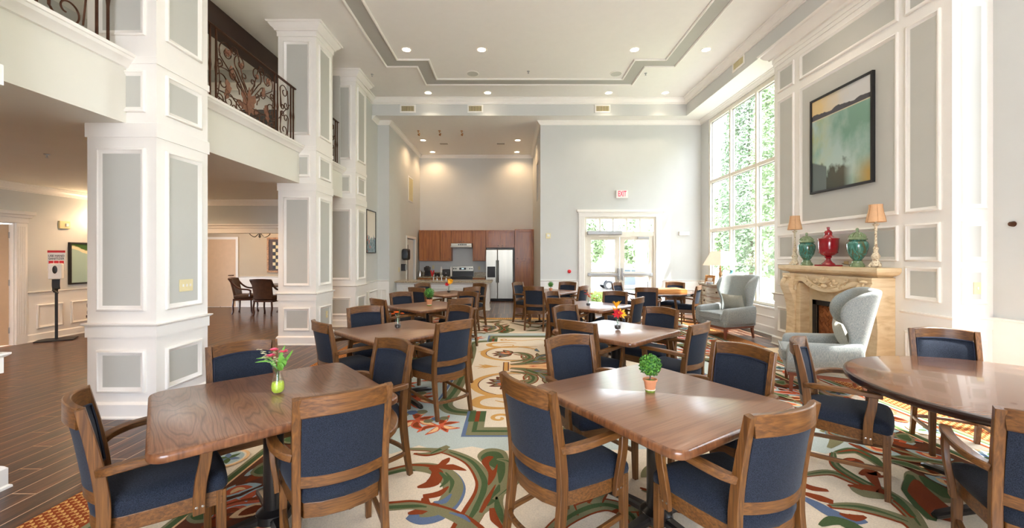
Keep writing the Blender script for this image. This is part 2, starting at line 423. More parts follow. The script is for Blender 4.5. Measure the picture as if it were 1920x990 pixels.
MOULD = [(0, 0), (0, 0.016), (0.008, 0.024), (0.018, 0.024), (0.022, 0.018), (0.036, 0.014), (0.042, 0.006), (0.05, 0.003), (0.05, 0)]
def moulding_frame(bm, w, h, prof=MOULD, k=1.0, mi=0):
    """rectangular ring in local xy, proud along z; 0,0..w,h outer"""
    rings = []
    for a, z in prof:
        a *= k
        rings.append([bm.verts.new(p) for p in ((a, a, z * k), (w - a, a, z * k), (w - a, h - a, z * k), (a, h - a, z * k))])
    for A, C in zip(rings, rings[1:]):
        for i in range(4): bm.faces.new([A[i], A[(i + 1) % 4], C[(i + 1) % 4], C[i]]).material_index = mi

def panel(parent, P, U, V, w, h, k=1.0, field=None, mold=None):
    """raised moulding round a gray field; N = U x V points into the room"""
    Mx = frame_mat(P, U, V)
    bm = bmesh.new(); moulding_frame(bm, w, h, k=k); xform(bm, Mx)
    fin('panel_moulding', bm, mold or M['white'], parent, angle=50)
    bm = bmesh.new(); e = 0.048 * k; box(bm, e, w - e, e, h - e, -0.004, 0.003); xform(bm, Mx)
    fin('panel_field', bm, field or M['panelgray'], parent, smooth=False)

def profile_run(bm, path, prof, closed=False, mi=0):
    """path: list of 2D points (x,y) walked so that +offset lies to its RIGHT; prof: (offset, z) polygon"""
    n = len(path); rings = []
    P = [Vector(p) for p in path]
    for i in range(n):
        def nrm(a, b):
            d = (b - a).normalized(); return Vector((d.y, -d.x))
        if closed or 0 < i < n - 1:
            n1 = nrm(P[i - 1], P[i]); n2 = nrm(P[i], P[(i + 1) % n])
            m = (n1 + n2); m = m / max(m.dot(n1), 0.2)
        elif i == 0: m = nrm(P[0], P[1])
        else: m = nrm(P[-2], P[-1])
        rings.append([bm.verts.new((P[i].x + m.x * o, P[i].y + m.y * o, z)) for o, z in prof])
    k = len(prof)
    for i in range(n if closed else n - 1):
        A = rings[i]; C = rings[(i + 1) % n]
        for j in range(k): bm.faces.new([A[j], A[(j + 1) % k], C[(j + 1) % k], C[j]]).material_index = mi
    if not closed: bm.faces.new(rings[0]); bm.faces.new(rings[-1][::-1])

def crown(z, h, d):
    s = [(0, -1), (0.12, -1), (0.14, -0.9), (0.3, -0.86), (0.36, -0.7), (0.62, -0.5), (0.76, -0.3), (0.8, -0.2), (0.94, -0.17), (1, -0.08), (1, 0), (0, 0)]
    return [(a * d, z + b * h) for a, b in s]
def rail_prof(z, d=0.035):      # chair rail with band under it
    return [(0, z - 0.13), (0.012, z - 0.13), (0.012, z - 0.03), (d * 0.6, z - 0.025), (d, z - 0.012), (d, z - 0.002), (d * 0.8, z), (0, z)]
def base_prof(h=0.14, d=0.022):
    return [(0, 0), (d + 0.014, 0), (d + 0.012, 0.014), (d, 0.022), (d, h - 0.022), (d * 0.5, h - 0.006), (0.004, h), (0, h)]

exec_order = []
# ================================================================== THE SETTING
C1 = 5.42; C2 = 5.0           # main ceiling, lower perimeter ceiling
XW = 4.95; XB = 4.53          # right wall, face of the fireplace wall
YB0, YB1 = 4.184, 7.0         # near and far ends of the fireplace wall
YX = 10.6                     # wall with the exit doors
YK = 14.2; XKL, XKR = -3.15, 0.78
XLL = -8.35; YL = 8.96        # lobby walls
# ---- floor with its boards
floor = struct('floor', B((-9.6, XW + 0.2, -3.4, YK + 0.3, -0.12, -0.0006)), M['grout'], smooth=False)
tag(floor, 'dark wood plank floor laid diagonally in the lobby and straight in the kitchen', 'floor', kind='structure')
def clip_poly(poly, x0, x1, y0, y1):
    def cut(P, f, inter):
        out = []
        for i in range(len(P)):
            a, b = P[i - 1], P[i]
            if f(b):
                if not f(a): out.append(inter(a, b))
                out.append(b)
            elif f(a): out.append(inter(a, b))
        return out
    def ix(x): return lambda a, b: (x, a[1] + (b[1] - a[1]) * (x - a[0]) / (b[0] - a[0]))
    def iy(y): return lambda a, b: (a[0] + (b[0] - a[0]) * (y - a[1]) / (b[1] - a[1]), y)
    for f, g in ((lambda p: p[0] >= x0, ix(x0)), (lambda p: p[0] <= x1, ix(x1)), (lambda p: p[1] >= y0, iy(y0)), (lambda p: p[1] <= y1, iy(y1))):
        if poly: poly = cut(poly, f, g)
    return poly
def poly_area(p): return abs(sum(p[i - 1][0] * p[i][1] - p[i][0] * p[i - 1][1] for i in range(len(p)))) / 2
planks = []
def lay(region, ang, pw=0.155, pl=1.25, gap=0.008):
    x0, x1, y0, y1 = region; a = radians(ang); c, s = cos(a), sin(a)
    cx, cy = (x0 + x1) / 2, (y0 + y1) / 2; R = hypot(x1 - x0, y1 - y0) / 2 + 1.3
    rows = int(2 * R / pw) + 1
    for r in range(rows):
        v = -R + r * pw + (cx * -s + cy * c) % pw * 0
        off = (r * 0.37 % 1) * pl + random.uniform(0, 0.15)
        u = -R - off
        while u < R:
            q = [(u + gap / 2, v + gap / 2), (u + pl - gap / 2, v + gap / 2), (u + pl - gap / 2, v + pw - gap / 2), (u + gap / 2, v + pw - gap / 2)]
            w = [(cx + p[0] * c - p[1] * s, cy + p[0] * s + p[1] * c) for p in q]
            w = clip_poly(w, x0, x1, y0, y1)
            if len(w) > 2 and poly_area(w) > 0.002:
                mx = sum(p[0] for p in w) / len(w); my = sum(p[1] for p in w) / len(w)
                planks.append((hypot(mx, my), a, w))
            u += pl
lay((XLL, -2.66, 0.9, YL), 90)
lay((-3.45, -2.66, YL, 9.79), 90)
lay((-9.0, -3.75, YL, 12.03), 90)
lay((-3.15, XW, 9.79, YX), 90)
lay((XKL, XKR, YX, YK), 90)
lay((4.15, XW, 6.35, 9.79), 90)
planks.sort(key=lambda t: t[0])
rest = bmesh.new()
for i, (d, a, w) in enumerate(planks):
    c, s = cos(-a), sin(-a)
    loc = [(x * c - y * s, x * s + y * c) for x, y in w]
    if i < 298:
        ox = sum(p[0] for p in loc) / len(loc); oy = sum(p[1] for p in loc) / len(loc)
        bm = bmesh.new(); prism(bm, [(x - ox, y - oy) for x, y in loc], -0.014, random.uniform(-0.0003, 0))
        o = fin('plank', bm, M['plank'], floor, smooth=False)
        o.location = (ox * cos(a) - oy * sin(a), ox * sin(a) + oy * cos(a), 0); o.rotation_euler = (0, 0, a)
    else:
        prism(rest, w, -0.014, random.uniform(-0.0003, 0))
o = fin('planks_far', rest, M['plank'], floor, smooth=False); o['kind'] = 'stuff'

# ---- walls
W = M['white']
def wainscot(parent, pts, runs=(), zt=0.86, base=0.14):
    """white dado with rail and base along a 2D path (room to the right of the walk); runs: (segment, start, width) panels"""
    bm = bmesh.new()
    profile_run(bm, pts, [(0, 0), (0.008, 0), (0.008, zt), (0, zt)])
    profile_run(bm, pts, rail_prof(zt + 0.015)); profile_run(bm, pts, base_prof(base))
    fin('wainscot', bm, W, parent, angle=30)
    for (seg, st, w) in runs:
        a = Vector(pts[seg]); b = Vector(pts[seg + 1]); d = (b - a).normalized(); n = Vector((d.y, -d.x))
        p = a + d * st + n * 0.008
        panel(parent, (p.x, p.y, 0.22), (d.x, d.y, 0), (0, 0, 1), w, 0.42, field=W)

wall_back = struct('wall_back', B((XKR, 1.93, YX, YX + 0.2, 0, C2), (3.77, XW + 0.2, YX, YX + 0.2, 0, C2), (1.93, 3.77, YX, YX + 0.2, 2.515, C2)), M['gray'], smooth=False)
wainscot(wall_back, [(XKR, YX), (1.77, YX)], [(0, 0.12, 0.72)])
wainscot(wall_back, [(3.93, YX), (XW, YX)], [(0, 0.12, 0.72)])
bm = bmesh.new(); profile_run(bm, [(XKR, YK), (XKR, YX), (XW, YX), (XW, -2.5)], crown(C2, 0.1, 0.09)); fin('crown_moulding', bm, W, wall_back, angle=30)

wl_ = struct('wall_left', B((-3.6, -3.45, 9.28, YX + 0.2, 0, C1), (-3.6, XKL, YX, YX + 0.2, 0, C1)), M['gray'], smooth=False)
wainscot(wl_, [(-3.45, 9.28), (-3.45, YX), (XKL, YX)], [(0, 0.1, 0.4), (0, 0.62, 0.6), (1, 0.06, 0.18)])
bm = bmesh.new(); profile_run(bm, [(-3.45, 10.16), (-3.45, YX), (XKL, YX), (XKL, YK)], crown(C2, 0.1, 0.09)); fin('crown_moulding', bm, W, wl_, angle=30)
wk = struct('wall_kitchen_left', B((-3.6, XKL, YX + 0.2, 12.36, 0, C2), (-3.6, XKL, 13.46, YK + 0.2, 0, C2), (-3.6, XKL, 12.36, 13.46, 2.05, C2), (-3.6, -3.5, 12.36, 13.46, 0, 2.05)), M['gray'], smooth=False)
wkb = struct('wall_kitchen_back', B((-3.6, XKR + 0.2, YK, YK + 0.2, 0, C2)), M['gray'], smooth=False)
bm = bmesh.new(); profile_run(bm, [(XKL, YK), (XKR, YK)], crown(C2, 0.1, 0.09)); fin('crown_moulding', bm, W, wkb, angle=30)
wkr = struct('wall_kitchen_right', B((XKR, XKR + 0.2, YX + 0.2, 11.4, 0, C2), (XKR, XKR + 0.2, 12.1, YK, 0, C2), (XKR, XKR + 0.2, 11.4, 12.1, 3.0, 3.1), (XKR, XKR + 0.2, 11.4, 12.1, 4.2, C2), (XKR, XKR + 0.2, 11.4, 12.1, 0, 3.0), (XKR + 0.1, XKR + 0.2, 11.4, 12.1, 3.0, 4.2)), M['gray'], smooth=False)
struct('wall_front', B((-9.6, -1.6, -3.4, -3.2, 0, C1), (1.6, XW + 0.22, -3.4, -3.2, 0, C1), (-1.6, 1.6, -3.4, -3.2, 0, 0.5), (-1.6, 1.6, -3.4, -3.2, 3.6, C1)), M['gray'], smooth=False)  # unseen wall shading the column fronts; its opening is added for fill light
# right wall with two tall windows
YW = [(0.95, 3.85), (7.27, 10.2)]; ZS, ZH = 0.54, 4.9
wr = struct('wall_right', B((XW, XW + 0.11, -3.2, 0.95, 0, C2), (XW, XW + 0.11, 3.85, 7.27, 0, C2), (XW, XW + 0.11, 10.2, YX, 0, C2),
    *[(XW, XW + 0.11, a, b, 0, ZS) for a, b in YW], *[(XW, XW + 0.11, a, b, ZH, C2) for a, b in YW]), M['gray'], smooth=False)
bm = bmesh.new()
for pts, zt in (([(XW, YX), (XW, 10.22)], 0.86), ([(XW, YB0), (XW, 3.87)], 0.86)):
    profile_run(bm, pts, [(0, 0), (0.008, 0), (0.008, zt), (0, zt)]); profile_run(bm, pts, rail_prof(zt + 0.015)); profile_run(bm, pts, base_prof())
for pts in ([(XW, 10.22), (XW, YB1)], [(XW, 3.87), (XW, -2.5)]):
    profile_run(bm, pts, [(0, 0), (0.008, 0), (0.008, 0.5), (0, 0.5)]); profile_run(bm, pts, base_prof(0.17))
    profile_run(bm, pts, [(0, 0.32), (0.014, 0.32), (0.02, 0.34), (0.008, 0.36), (0, 0.36)]); profile_run(bm, pts, [(0, 0.49), (0.03, 0.49), (0.05, 0.51), (0.05, 0.54), (0, 0.54)])
fin('wainscot', bm, W, wr, angle=30)
for wi, (a, b) in enumerate(YW):
    win = thing('window_%d' % (wi + 1), None, None, (XW + 0.06, (a + b) / 2, ZS), kind='structure')
    L = b - a; n = 3; st = L / n
    bm = bmesh.new()
    box(bm, -0.05, 0.05, -L / 2, -L / 2 + 0.07, 0, ZH - ZS); box(bm, -0.05, 0.05, L / 2 - 0.07, L / 2, 0, ZH - ZS)
    box(bm, -0.049, 0.049, -L / 2 + 0.0705, L / 2 - 0.0705, 0.001, 0.06); box(bm, -0.049, 0.049, -L / 2 + 0.0705, L / 2 - 0.0705, ZH - ZS - 0.09, ZH - ZS - 0.001)
    fin('window_frame', bm, M['alum'], win, smooth=False, bevel=0.004)
    for i in (1, 2):
        y = -L / 2 + i * st; fin('mullion', B((-0.05, 0.05, y - 0.03, y + 0.03, 0.06, ZH - ZS - 0.09)), M['alum'], win, smooth=False, bevel=0.003)
    zr = [0.06, 1.59, 2.8, ZH - ZS - 0.09]
    for z in zr[1:3]:
        fin('transom_bar', B((-0.045, 0.045, -L / 2 + 0.07, L / 2 - 0.07, z - 0.035, z + 0.035)), M['alum'], win, smooth=False, bevel=0.003)
    for i in range(n):
        for j in range(3):
            y0 = -L / 2 + i * st + (0.07 if i == 0 else 0.03); y1 = -L / 2 + (i + 1) * st - (0.07 if i == 2 else 0.03)
            z0 = zr[j] + (0.035 if j else 0); z1 = zr[j + 1] - (0.035 if j < 2 else 0)
            p = fin('pane', B((0.02, 0.026, y0, y1, z0, z1)), M['glass'], win, smooth=False)
            bm = bmesh.new(); moulding_frame(bm, y1 - y0, z1 - z0, [(0, 0), (0, 0.016), (0.018, 0.016), (0.018, 0)]); xform(bm, frame_mat((0.018, y1, z0), (0, -1, 0), (0, 0, 1)))
            fin('glazing_bead', bm, M['closer'], p, smooth=False)
    fin('window_sill', B((-0.1, 0.0, -L / 2 - 0.05, L / 2 + 0.05, -0.03, 0.0)), W, win, smooth=False, bevel=0.006)

# lobby walls, far room, upper hall
wlob = struct('wall_lobby_left', B((XLL - 0.2, XLL, -3.2, 5.9, 0, 2.73), (XLL - 0.2, XLL, 6.87, YL, 0, 2.73), (XLL - 0.2, XLL, 5.9, 6.87, 2.05, 2.73)), M['gray'], smooth=False)
bm = bmesh.new(); profile_run(bm, [(XLL, -2.5), (XLL, YL), (-3.92, YL)], crown(2.73, 0.13, 0.1)); fin('crown_moulding', bm, W, wlob, angle=30)
wainscot(wlob, [(XLL, 7.02), (XLL, YL), (-7.9, YL)], [(0, 0.16, 0.42), (0, 0.72, 0.55), (0, 1.4, 0.45)])
wlf = struct('wall_lobby_back', B((XLL - 0.2, -7.9, YL, YL + 0.14, 0, 2.73), (-4.25, -3.45, YL, YL + 0.14, 0, 2.73), (-7.9, -4.25, YL, YL + 0.14, 2.0, 2.73)), M['gray'], smooth=False)
bm = bmesh.new()
profile_run(bm, [(-8.0, YL), (-4.15, YL)], [(0, 2.0), (0.03, 2.0), (0.03, 2.1), (0.045, 2.115), (0.045, 2.15), (0.07, 2.17), (0.07, 2.2), (0, 2.2)])
box(bm, -8.0, -7.9, YL - 0.03, YL + 0.16, 0, 2.02); box(bm, -4.25, -4.15, YL - 0.03, YL + 0.16, 0, 2.02)
fin('opening_casing', bm, W, wlf, angle=30)
wfr = struct('wall_far_room', B((-9.4, -3.5, 12.03, 12.2, 0, 2.73), (-9.4, -9.2, YL + 0.14, 12.2, 0, 2.73), (-3.75, -3.6, YL + 0.14, 12.03, 0, 2.73)), M['beige'], smooth=False)
bm = bmesh.new()
profile_run(bm, [(-8.0, 12.03), (-3.75, 12.03)], rail_prof(0.9)); profile_run(bm, [(-8.0, 12.03), (-3.75, 12.03)], base_prof())
profile_run(bm, [(-8.0, 12.03), (-3.75, 12.03)], [(0, 0), (0.008, 0), (0.008, 0.88), (0, 0.88)])
fin('wainscot', bm, W, wfr, angle=30)
balc = struct('floor_balcony', B((-9.4, -3.7, -3.2, 12.2, 2.73, 2.95), (-3.7, -3.56, -3.2, 9.28, 2.73, 3.3)), M['fascia'], smooth=False)
bm = bmesh.new()
for a, b in ((-2.5, 1.98), (2.62, 3.78), (4.42, 6.88), (7.53, 8.64)):
    profile_run(bm, [(-3.56, b), (-3.56, a)][::-1], [(-0.2, 3.36), (-0.2, 3.29), (0, 3.29), (0, 3.235), (0.02, 3.24), (0.035, 3.27), (0.075, 3.3), (0.085, 3.325), (0.095, 3.33), (0.095, 3.36)])
fin('ledge_moulding', bm, W, balc, angle=30)
wup = struct('wall_upper_hall', B((-7.2, -7.0, -3.2, 8.7, 2.95, C1), (-7.2, -3.6, 8.6, 8.8, 2.95, C1)), M['gray'], smooth=False)
bm = bmesh.new(); profile_run(bm, [(-7.0, -2.5), (-7.0, 8.6), (-3.92, 8.6)], crown(5.12, 0.13, 0.1)); fin('crown_moulding', bm, W, wup, angle=30)
fin('dark_slab', B((-6.98, -4.2, 8.5, 8.6, 2.95, 4.55), (-6.99, -6.9, 4.0, 8.5, 2.95, 4.3)), M['blackmatte'], wup, smooth=False)  # plain black slabs against the lower part of the walls
struct('beam_upper_hall', B((-4.9, -4.6, 1.0, 8.6, 5.1, C1)), M['darkbeam'], smooth=False)

# ceilings
ceil = struct('ceiling', B((-7.2, 4.4, -3.3, 10.18, C1, C1 + 0.2), (4.4, XW + 0.11, -3.3, YK + 0.2, C2, C1 + 0.2), (-3.6, 4.4, 10.18, YK + 0.2, C2, C1 + 0.2)), M['ceiling'], smooth=False)
bm = bmesh.new()
box(bm, 4.39, 4.4, -2.5, 10.18, C2 - 0.001, C1); box(bm, -3.45, 4.39, 10.17, 10.18, C2 - 0.001, C1)
fin('soffit_face', bm, M['gray'], ceil, smooth=False)
bm = bmesh.new(); profile_run(bm, [(-3.45, 9.28), (-3.45, 10.17), (4.39, 10.17), (4.39, -2.5)], crown(C1, 0.14, 0.13)); fin('crown_moulding', bm, W, ceil, angle=30)
def tray_poly(o):   # outline of the painted band, o = inset from the outer edge
    xs = (-2.58 + o, -1.95 + o, 2.80 - o, 3.42 - o); yf = (8.45 - o, 9.34 - o); yn = (1.9 + o, 1.0 + o)
    return [(xs[0], yn[0]), (xs[0], yf[0]), (xs[1], yf[0]), (xs[1], yf[1]), (xs[2], yf[1]), (xs[2], yf[0]), (xs[3], yf[0]), (xs[3], yn[0]), (xs[2], yn[0]), (xs[2], yn[1]), (xs[1], yn[1]), (xs[1], yn[0])]
bm = bmesh.new(); A = tray_poly(0); Bp = tray_poly(0.34)
va = [bm.verts.new((x, y, C1 - 0.004)) for x, y in A]; vb = [bm.verts.new((x, y, C1 - 0.004)) for x, y in Bp]
for i in range(12): bm.faces.new([va[i], va[(i + 1) % 12], vb[(i + 1) % 12], vb[i]])
fin('painted_band', bm, M['bandgray'], ceil, smooth=False)
bm = bmesh.new()
pr = [(0, C1), (0, C1 - 0.02), (0.015, C1 - 0.03), (0.03, C1 - 0.028), (0.045, C1 - 0.012), (0.045, C1)]
profile_run(bm, A, pr, closed=True); profile_run(bm, Bp, [(-a, z) for a, z in pr], closed=True)
fin('band_moulding', bm, W, ceil, angle=30)

# ---- fireplace wall
def ZY(z): return 1.5 + (z - 1.5) * 0.99
fw = struct('wall_fireplace', B((XB, XW, YB0, YB1, 0, C2)), W, smooth=False)
rowsz = [(4.27, 4.67), (1.99, 4.14), (1.44, 1.86), (1.0, 1.38), (0.22, 0.64)]
colsy = [(4.29, 4.67), (4.76, 6.375), (6.507, 6.9)]
for (z0, z1) in rowsz:
    for k, (y0, y1) in enumerate(colsy):
        if k == 1 and z1 < 1.5: continue
        panel(fw, (XB, y1, ZY(z0)), (0, -1, 0), (0, 0, 1), y1 - y0, (z1 - z0) * 0.99, field=M['panelgray'])
    panel(fw, (4.62, YB0, ZY(z0)), (1, 0, 0), (0, 0, 1), 0.255, (z1 - z0) * 0.99)
bm = bmesh.new()
path = [(XW, YB1), (XB, YB1), (XB, YB0), (XW, YB0)][::1]
for pr in ([(0, 4.72), (0.012, 4.72), (0.012, 4.78), (0.024, 4.78), (0.024, 4.86), (0, 4.86)], crown(C2, 0.17, 0.19)):
    profile_run(bm, path[::-1], [(-a, z) for a, z in pr])
fin('crown_moulding', bm, W, fw, angle=30)
bm = bmesh.new()
for seg in ([(XB, 4.72), (XB, YB0), (XW, YB0)], [(XW, YB1), (XB, YB1), (XB, 6.46)]):
    for pr in (rail_prof(0.875), base_prof(0.14, 0.03)): profile_run(bm, seg[::-1], [(-a, z) for a, z in pr])
fin('chair_rail', bm, W, fw, angle=30)

# ---- exit doors
dr = thing('door_1', None, None, ((1.93 + 3.77) / 2, YX, 0), kind='structure'); DW = 1.84
bm = bmesh.new()
for s in (-1, 1):
    x0 = s * (DW / 2 + 0.08)
    box(bm, x0 - 0.08, x0 + 0.08, -0.03, 0.0, 0, 2.52)
    for q in range(5): box(bm, x0 - 0.062 + q * 0.026, x0 - 0.046 + q * 0.026, -0.037, -0.03, 0.2, 2.45)
    box(bm, x0 - 0.085, x0 + 0.085, -0.042, 0, 0, 0.18)
box(bm, -DW / 2 - 0.16, DW / 2 + 0.16, -0.04, 0, 2.515, 2.6); box(bm, -DW / 2 - 0.18, DW / 2 + 0.18, -0.06, 0, 2.6, 2.64); box(bm, -DW / 2 - 0.21, DW / 2 + 0.21, -0.09, 0, 2.64, 2.70)
fin('door_casing', bm, W, dr, smooth=False, bevel=0.004)
bm = bmesh.new()
box(bm, -DW / 2, -DW / 2 + 0.05, 0, 0.14, 0, 2.515); box(bm, DW / 2 - 0.05, DW / 2, 0, 0.14, 0, 2.515); box(bm, -DW / 2 + 0.0505, DW / 2 - 0.0505, 0.001, 0.139, 2.46, 2.514); box(bm, -DW / 2 + 0.0505, DW / 2 - 0.0505, 0.001, 0.139, 2.02, 2.13)
for q in range(1, 5): x = -DW / 2 + 0.05 + q * (DW - 0.1) / 5; box(bm, x - 0.02, x + 0.02, 0.02, 0.12, 2.1305, 2.4595)
fin('door_frame', bm, M['alum'], dr, smooth=False, bevel=0.003)
for q in range(5):
    x = -DW / 2 + 0.05 + q * (DW - 0.1) / 5; fin('transom_pane', B((x + 0.02, x + (DW - 0.1) / 5 - 0.02, 0.06, 0.066, 2.13, 2.46)), M['glass'], dr, smooth=False)
for s in (-1, 1):
    lo, hi = sorted((s * 0.006, s * (DW / 2 - 0.052)))
    bm = bmesh.new(); w = hi - lo; e = 0.12
    box(bm, lo, lo + e, 0.03, 0.075, 0.01, 2.015); box(bm, hi - e, hi, 0.03, 0.075, 0.01, 2.015)
    box(bm, lo + e, hi - e, 0.03, 0.075, 0.01, 0.25); box(bm, lo + e, hi - e, 0.03, 0.075, 0.95, 1.09); box(bm, lo + e, hi - e, 0.03, 0.075, 1.92, 2.015)
    leaf = fin('door_leaf', bm, M['alum'], dr, smooth=False, bevel=0.003)
    fin('glass_pane', B((lo + e, hi - e, 0.05, 0.056, 0.25, 0.95)), M['glass'], leaf, smooth=False)
    fin('glass_pane', B((lo + e, hi - e, 0.05, 0.056, 1.09, 1.92)), M['glass'], leaf, smooth=False)
    bm = bmesh.new(); box(bm, lo + 0.03, hi - 0.03, -0.035, -0.005, 0.99, 1.05); box(bm, lo + 0.03, lo + 0.1, -0.04, 0.03, 0.98, 1.06); box(bm, hi - 0.1, hi - 0.03, -0.04, 0.03, 0.98, 1.06)
    fin('push_bar', bm, M['closer'], leaf, smooth=False, bevel=0.006)
    bm = bmesh.new(); box(bm, s * 0.045 - 0.022, s * 0.045 + 0.022, -0.055, 0.03, 0.88, 1.18); sweep(bm, [(s * 0.045, -0.05, 1.0), (s * 0.045, -0.1, 0.98), (s * 0.045, -0.1, 0.86)], circ(0.012), ref=(1, 0, 0))
    fin('pull_latch', bm, M['closer'], leaf, bevel=0.004)
o = fin('operator_box', B((-0.86, 0.03, -0.1, 0.0, 2.05, 2.15)), M['closer'], dr, smooth=False, bevel=0.012)
o = fin('operator_arm', B((-0.9, -0.55, -0.04, -0.02, 2.0, 2.02), (-0.32, 0.28, -0.05, -0.02, 1.985, 2.03)), M['alum'], dr, smooth=False)
o = fin('door_closer', B((0.45, 0.74, -0.07, 0.02, 1.93, 2.0)), M['closer'], dr, smooth=False, bevel=0.01)

# lobby door (ajar), far room door, kitchen door
d2 = thing('door_2', None, None, (XLL, 6.385, 0), kind='structure')
bm = bmesh.new()
for s in (-1, 1):
    y0 = s * 0.565; box(bm, -0.02, 0.035, y0 - 0.08, y0 + 0.08, 0, 2.06)
    for q in range(4): box(bm, 0.035, 0.042, y0 - 0.055 + q * 0.03, y0 - 0.038 + q * 0.03, 0.15, 2.0)
    box(bm, -0.2, 0, s * 0.485 - (0.02 if s > 0 else 0), s * 0.485 + (0.02 if s < 0 else 0), 0, 2.05)
box(bm, 0, 0.04, -0.66, 0.66, 2.06, 2.15); box(bm, 0, 0.07, -0.69, 0.69, 2.15, 2.2); box(bm, 0, 0.1, -0.72, 0.72, 2.2, 2.26)
fin('door_casing', bm, W, d2, smooth=False, bevel=0.004)
bm = bmesh.new(); box(bm, 0, 0.045, -0.93, 0, 0.01, 2.03); xform(bm, Matrix.Translation((-0.1, 0.46, 0)) @ Matrix.Rotation(radians(-12), 4, 'Z'))
lf = fin('door_leaf', bm, M['lighttan'], d2, smooth=False)
bm = bmesh.new()
for z in (0.25, 1.05, 1.85): box(bm, -0.07, -0.055, 0.445, 0.47, z - 0.05, z + 0.05)
fin('hinge', bm, M['chrome'], lf, smooth=False)
bm = bmesh.new(); tube(bm, [(-0.0, -0.3, 1.0), (0.03, -0.3, 1.0), (0.05, -0.3, 1.0), (0.05, -0.2, 1.0)], 0.012); fin('door_handle', bm, M['chrome'], lf)
d3 = thing('door_3', None, None, (-8.53, 12.03, 0), kind='structure')
bm = bmesh.new(); moulding_frame(bm, 1.04, 2.12, [(0, 0), (0, 0.03), (0.07, 0.03), (0.07, 0)]); xform(bm, frame_mat((-0.52, -0.002, -0.06), (1, 0, 0), (0, 0, 1)))
fin('door_casing', bm, W, d3, smooth=False)
lf = fin('door_leaf', B((-0.45, 0.45, -0.02, 0, 0.01, 2.0)), M['lighttan'], d3, smooth=False)
bm = bmesh.new(); tube(bm, [(0.38, -0.02, 0.93), (0.38, -0.06, 0.93), (0.36, -0.07, 0.93), (0.26, -0.07, 0.93)], 0.012); lathe(bm, [(0.035, 0), (0.035, 0.01)], 12); fin('door_handle', bm, M['bronze'], lf)
d4 = thing('door_4', None, None, (XKL, 12.91, 0), kind='structure')
bm = bmesh.new(); moulding_frame(bm, 1.2, 2.2, [(0, 0), (0, 0.03), (0.07, 0.03), (0.07, 0)]); xform(bm, frame_mat((0.0, -0.6, -0.08), (0, 1, 0), (0, 0, 1)))
fin('door_casing', bm, W, d4, smooth=False)
lf = fin('door_leaf', B((-0.09, -0.05, -0.53, 0.53, 0.01, 2.03)), W, d4, smooth=False)
fin('wire_glass_slot', B((-0.05, -0.045, -0.28, -0.16, 0.4, 1.85)), M['blackmatte'], lf, smooth=False)

# ---- square columns
def make_column(label):
    t = thing('square_column', label, 'column')
    w = 0.64; h = w / 2
    body = fin('column_body', B((-h, h, -h, h, 0, C1)), W, t, smooth=False)
    sq = [(-h, -h), (-h, h), (h, h), (h, -h)]
    sq = sq[::-1]; sq = [(-h, -h), (h, -h), (h, h), (-h, h)]
    for nm, pr in (('column_base', base_prof(0.15, 0.025)), ('chair_rail', rail_prof(0.877, 0.035)), ('lower_band', [(0, 2.60), (0.012, 2.60), (0.012, 2.73), (0.004, 2.735), (0, 2.735)]),
                   ('upper_band', [(0, 3.28), (0.012, 3.28), (0.012, 3.345), (0.004, 3.35), (0, 3.35)]), ('capital', [(0, 5.2), (0.015, 5.2), (0.015, 5.26)] + crown(C1, 0.15, 0.14)[2:])):
        bm = bmesh.new(); profile_run(bm, sq, pr, closed=True); fin(nm, bm, W, t, angle=30)
    for k in range(4):
        a = k * pi / 2; U = (cos(a), sin(a), 0); N = (sin(a), -cos(a), 0)
        for z0, z1 in ((0.235, 0.626), (0.99, 2.498), (2.83, 3.217), (3.54, 5.12)):
            mg = 0.095
            P = (-h * U[0] + h * N[0] + mg * U[0], -h * U[1] + h * N[1] + mg * U[1], z0)
            panel(t, P, U, (0, 0, 1), w - 2 * mg, z1 - z0)
    return t
col1 = make_column('white panelled square column nearest the front left table')
XC = -3.60
col1.location = (XC, 4.10, 0)
for y, lab in ((7.205, 'white panelled square column beside the second left table, before the doorway'), (8.965, 'white panelled square column farthest back, beside the wall painting'), (2.30, 'white panelled column at the left edge, mostly out of view')):
    c = copy_tree(col1); c.location = (XC, y, 0); c['label'] = lab

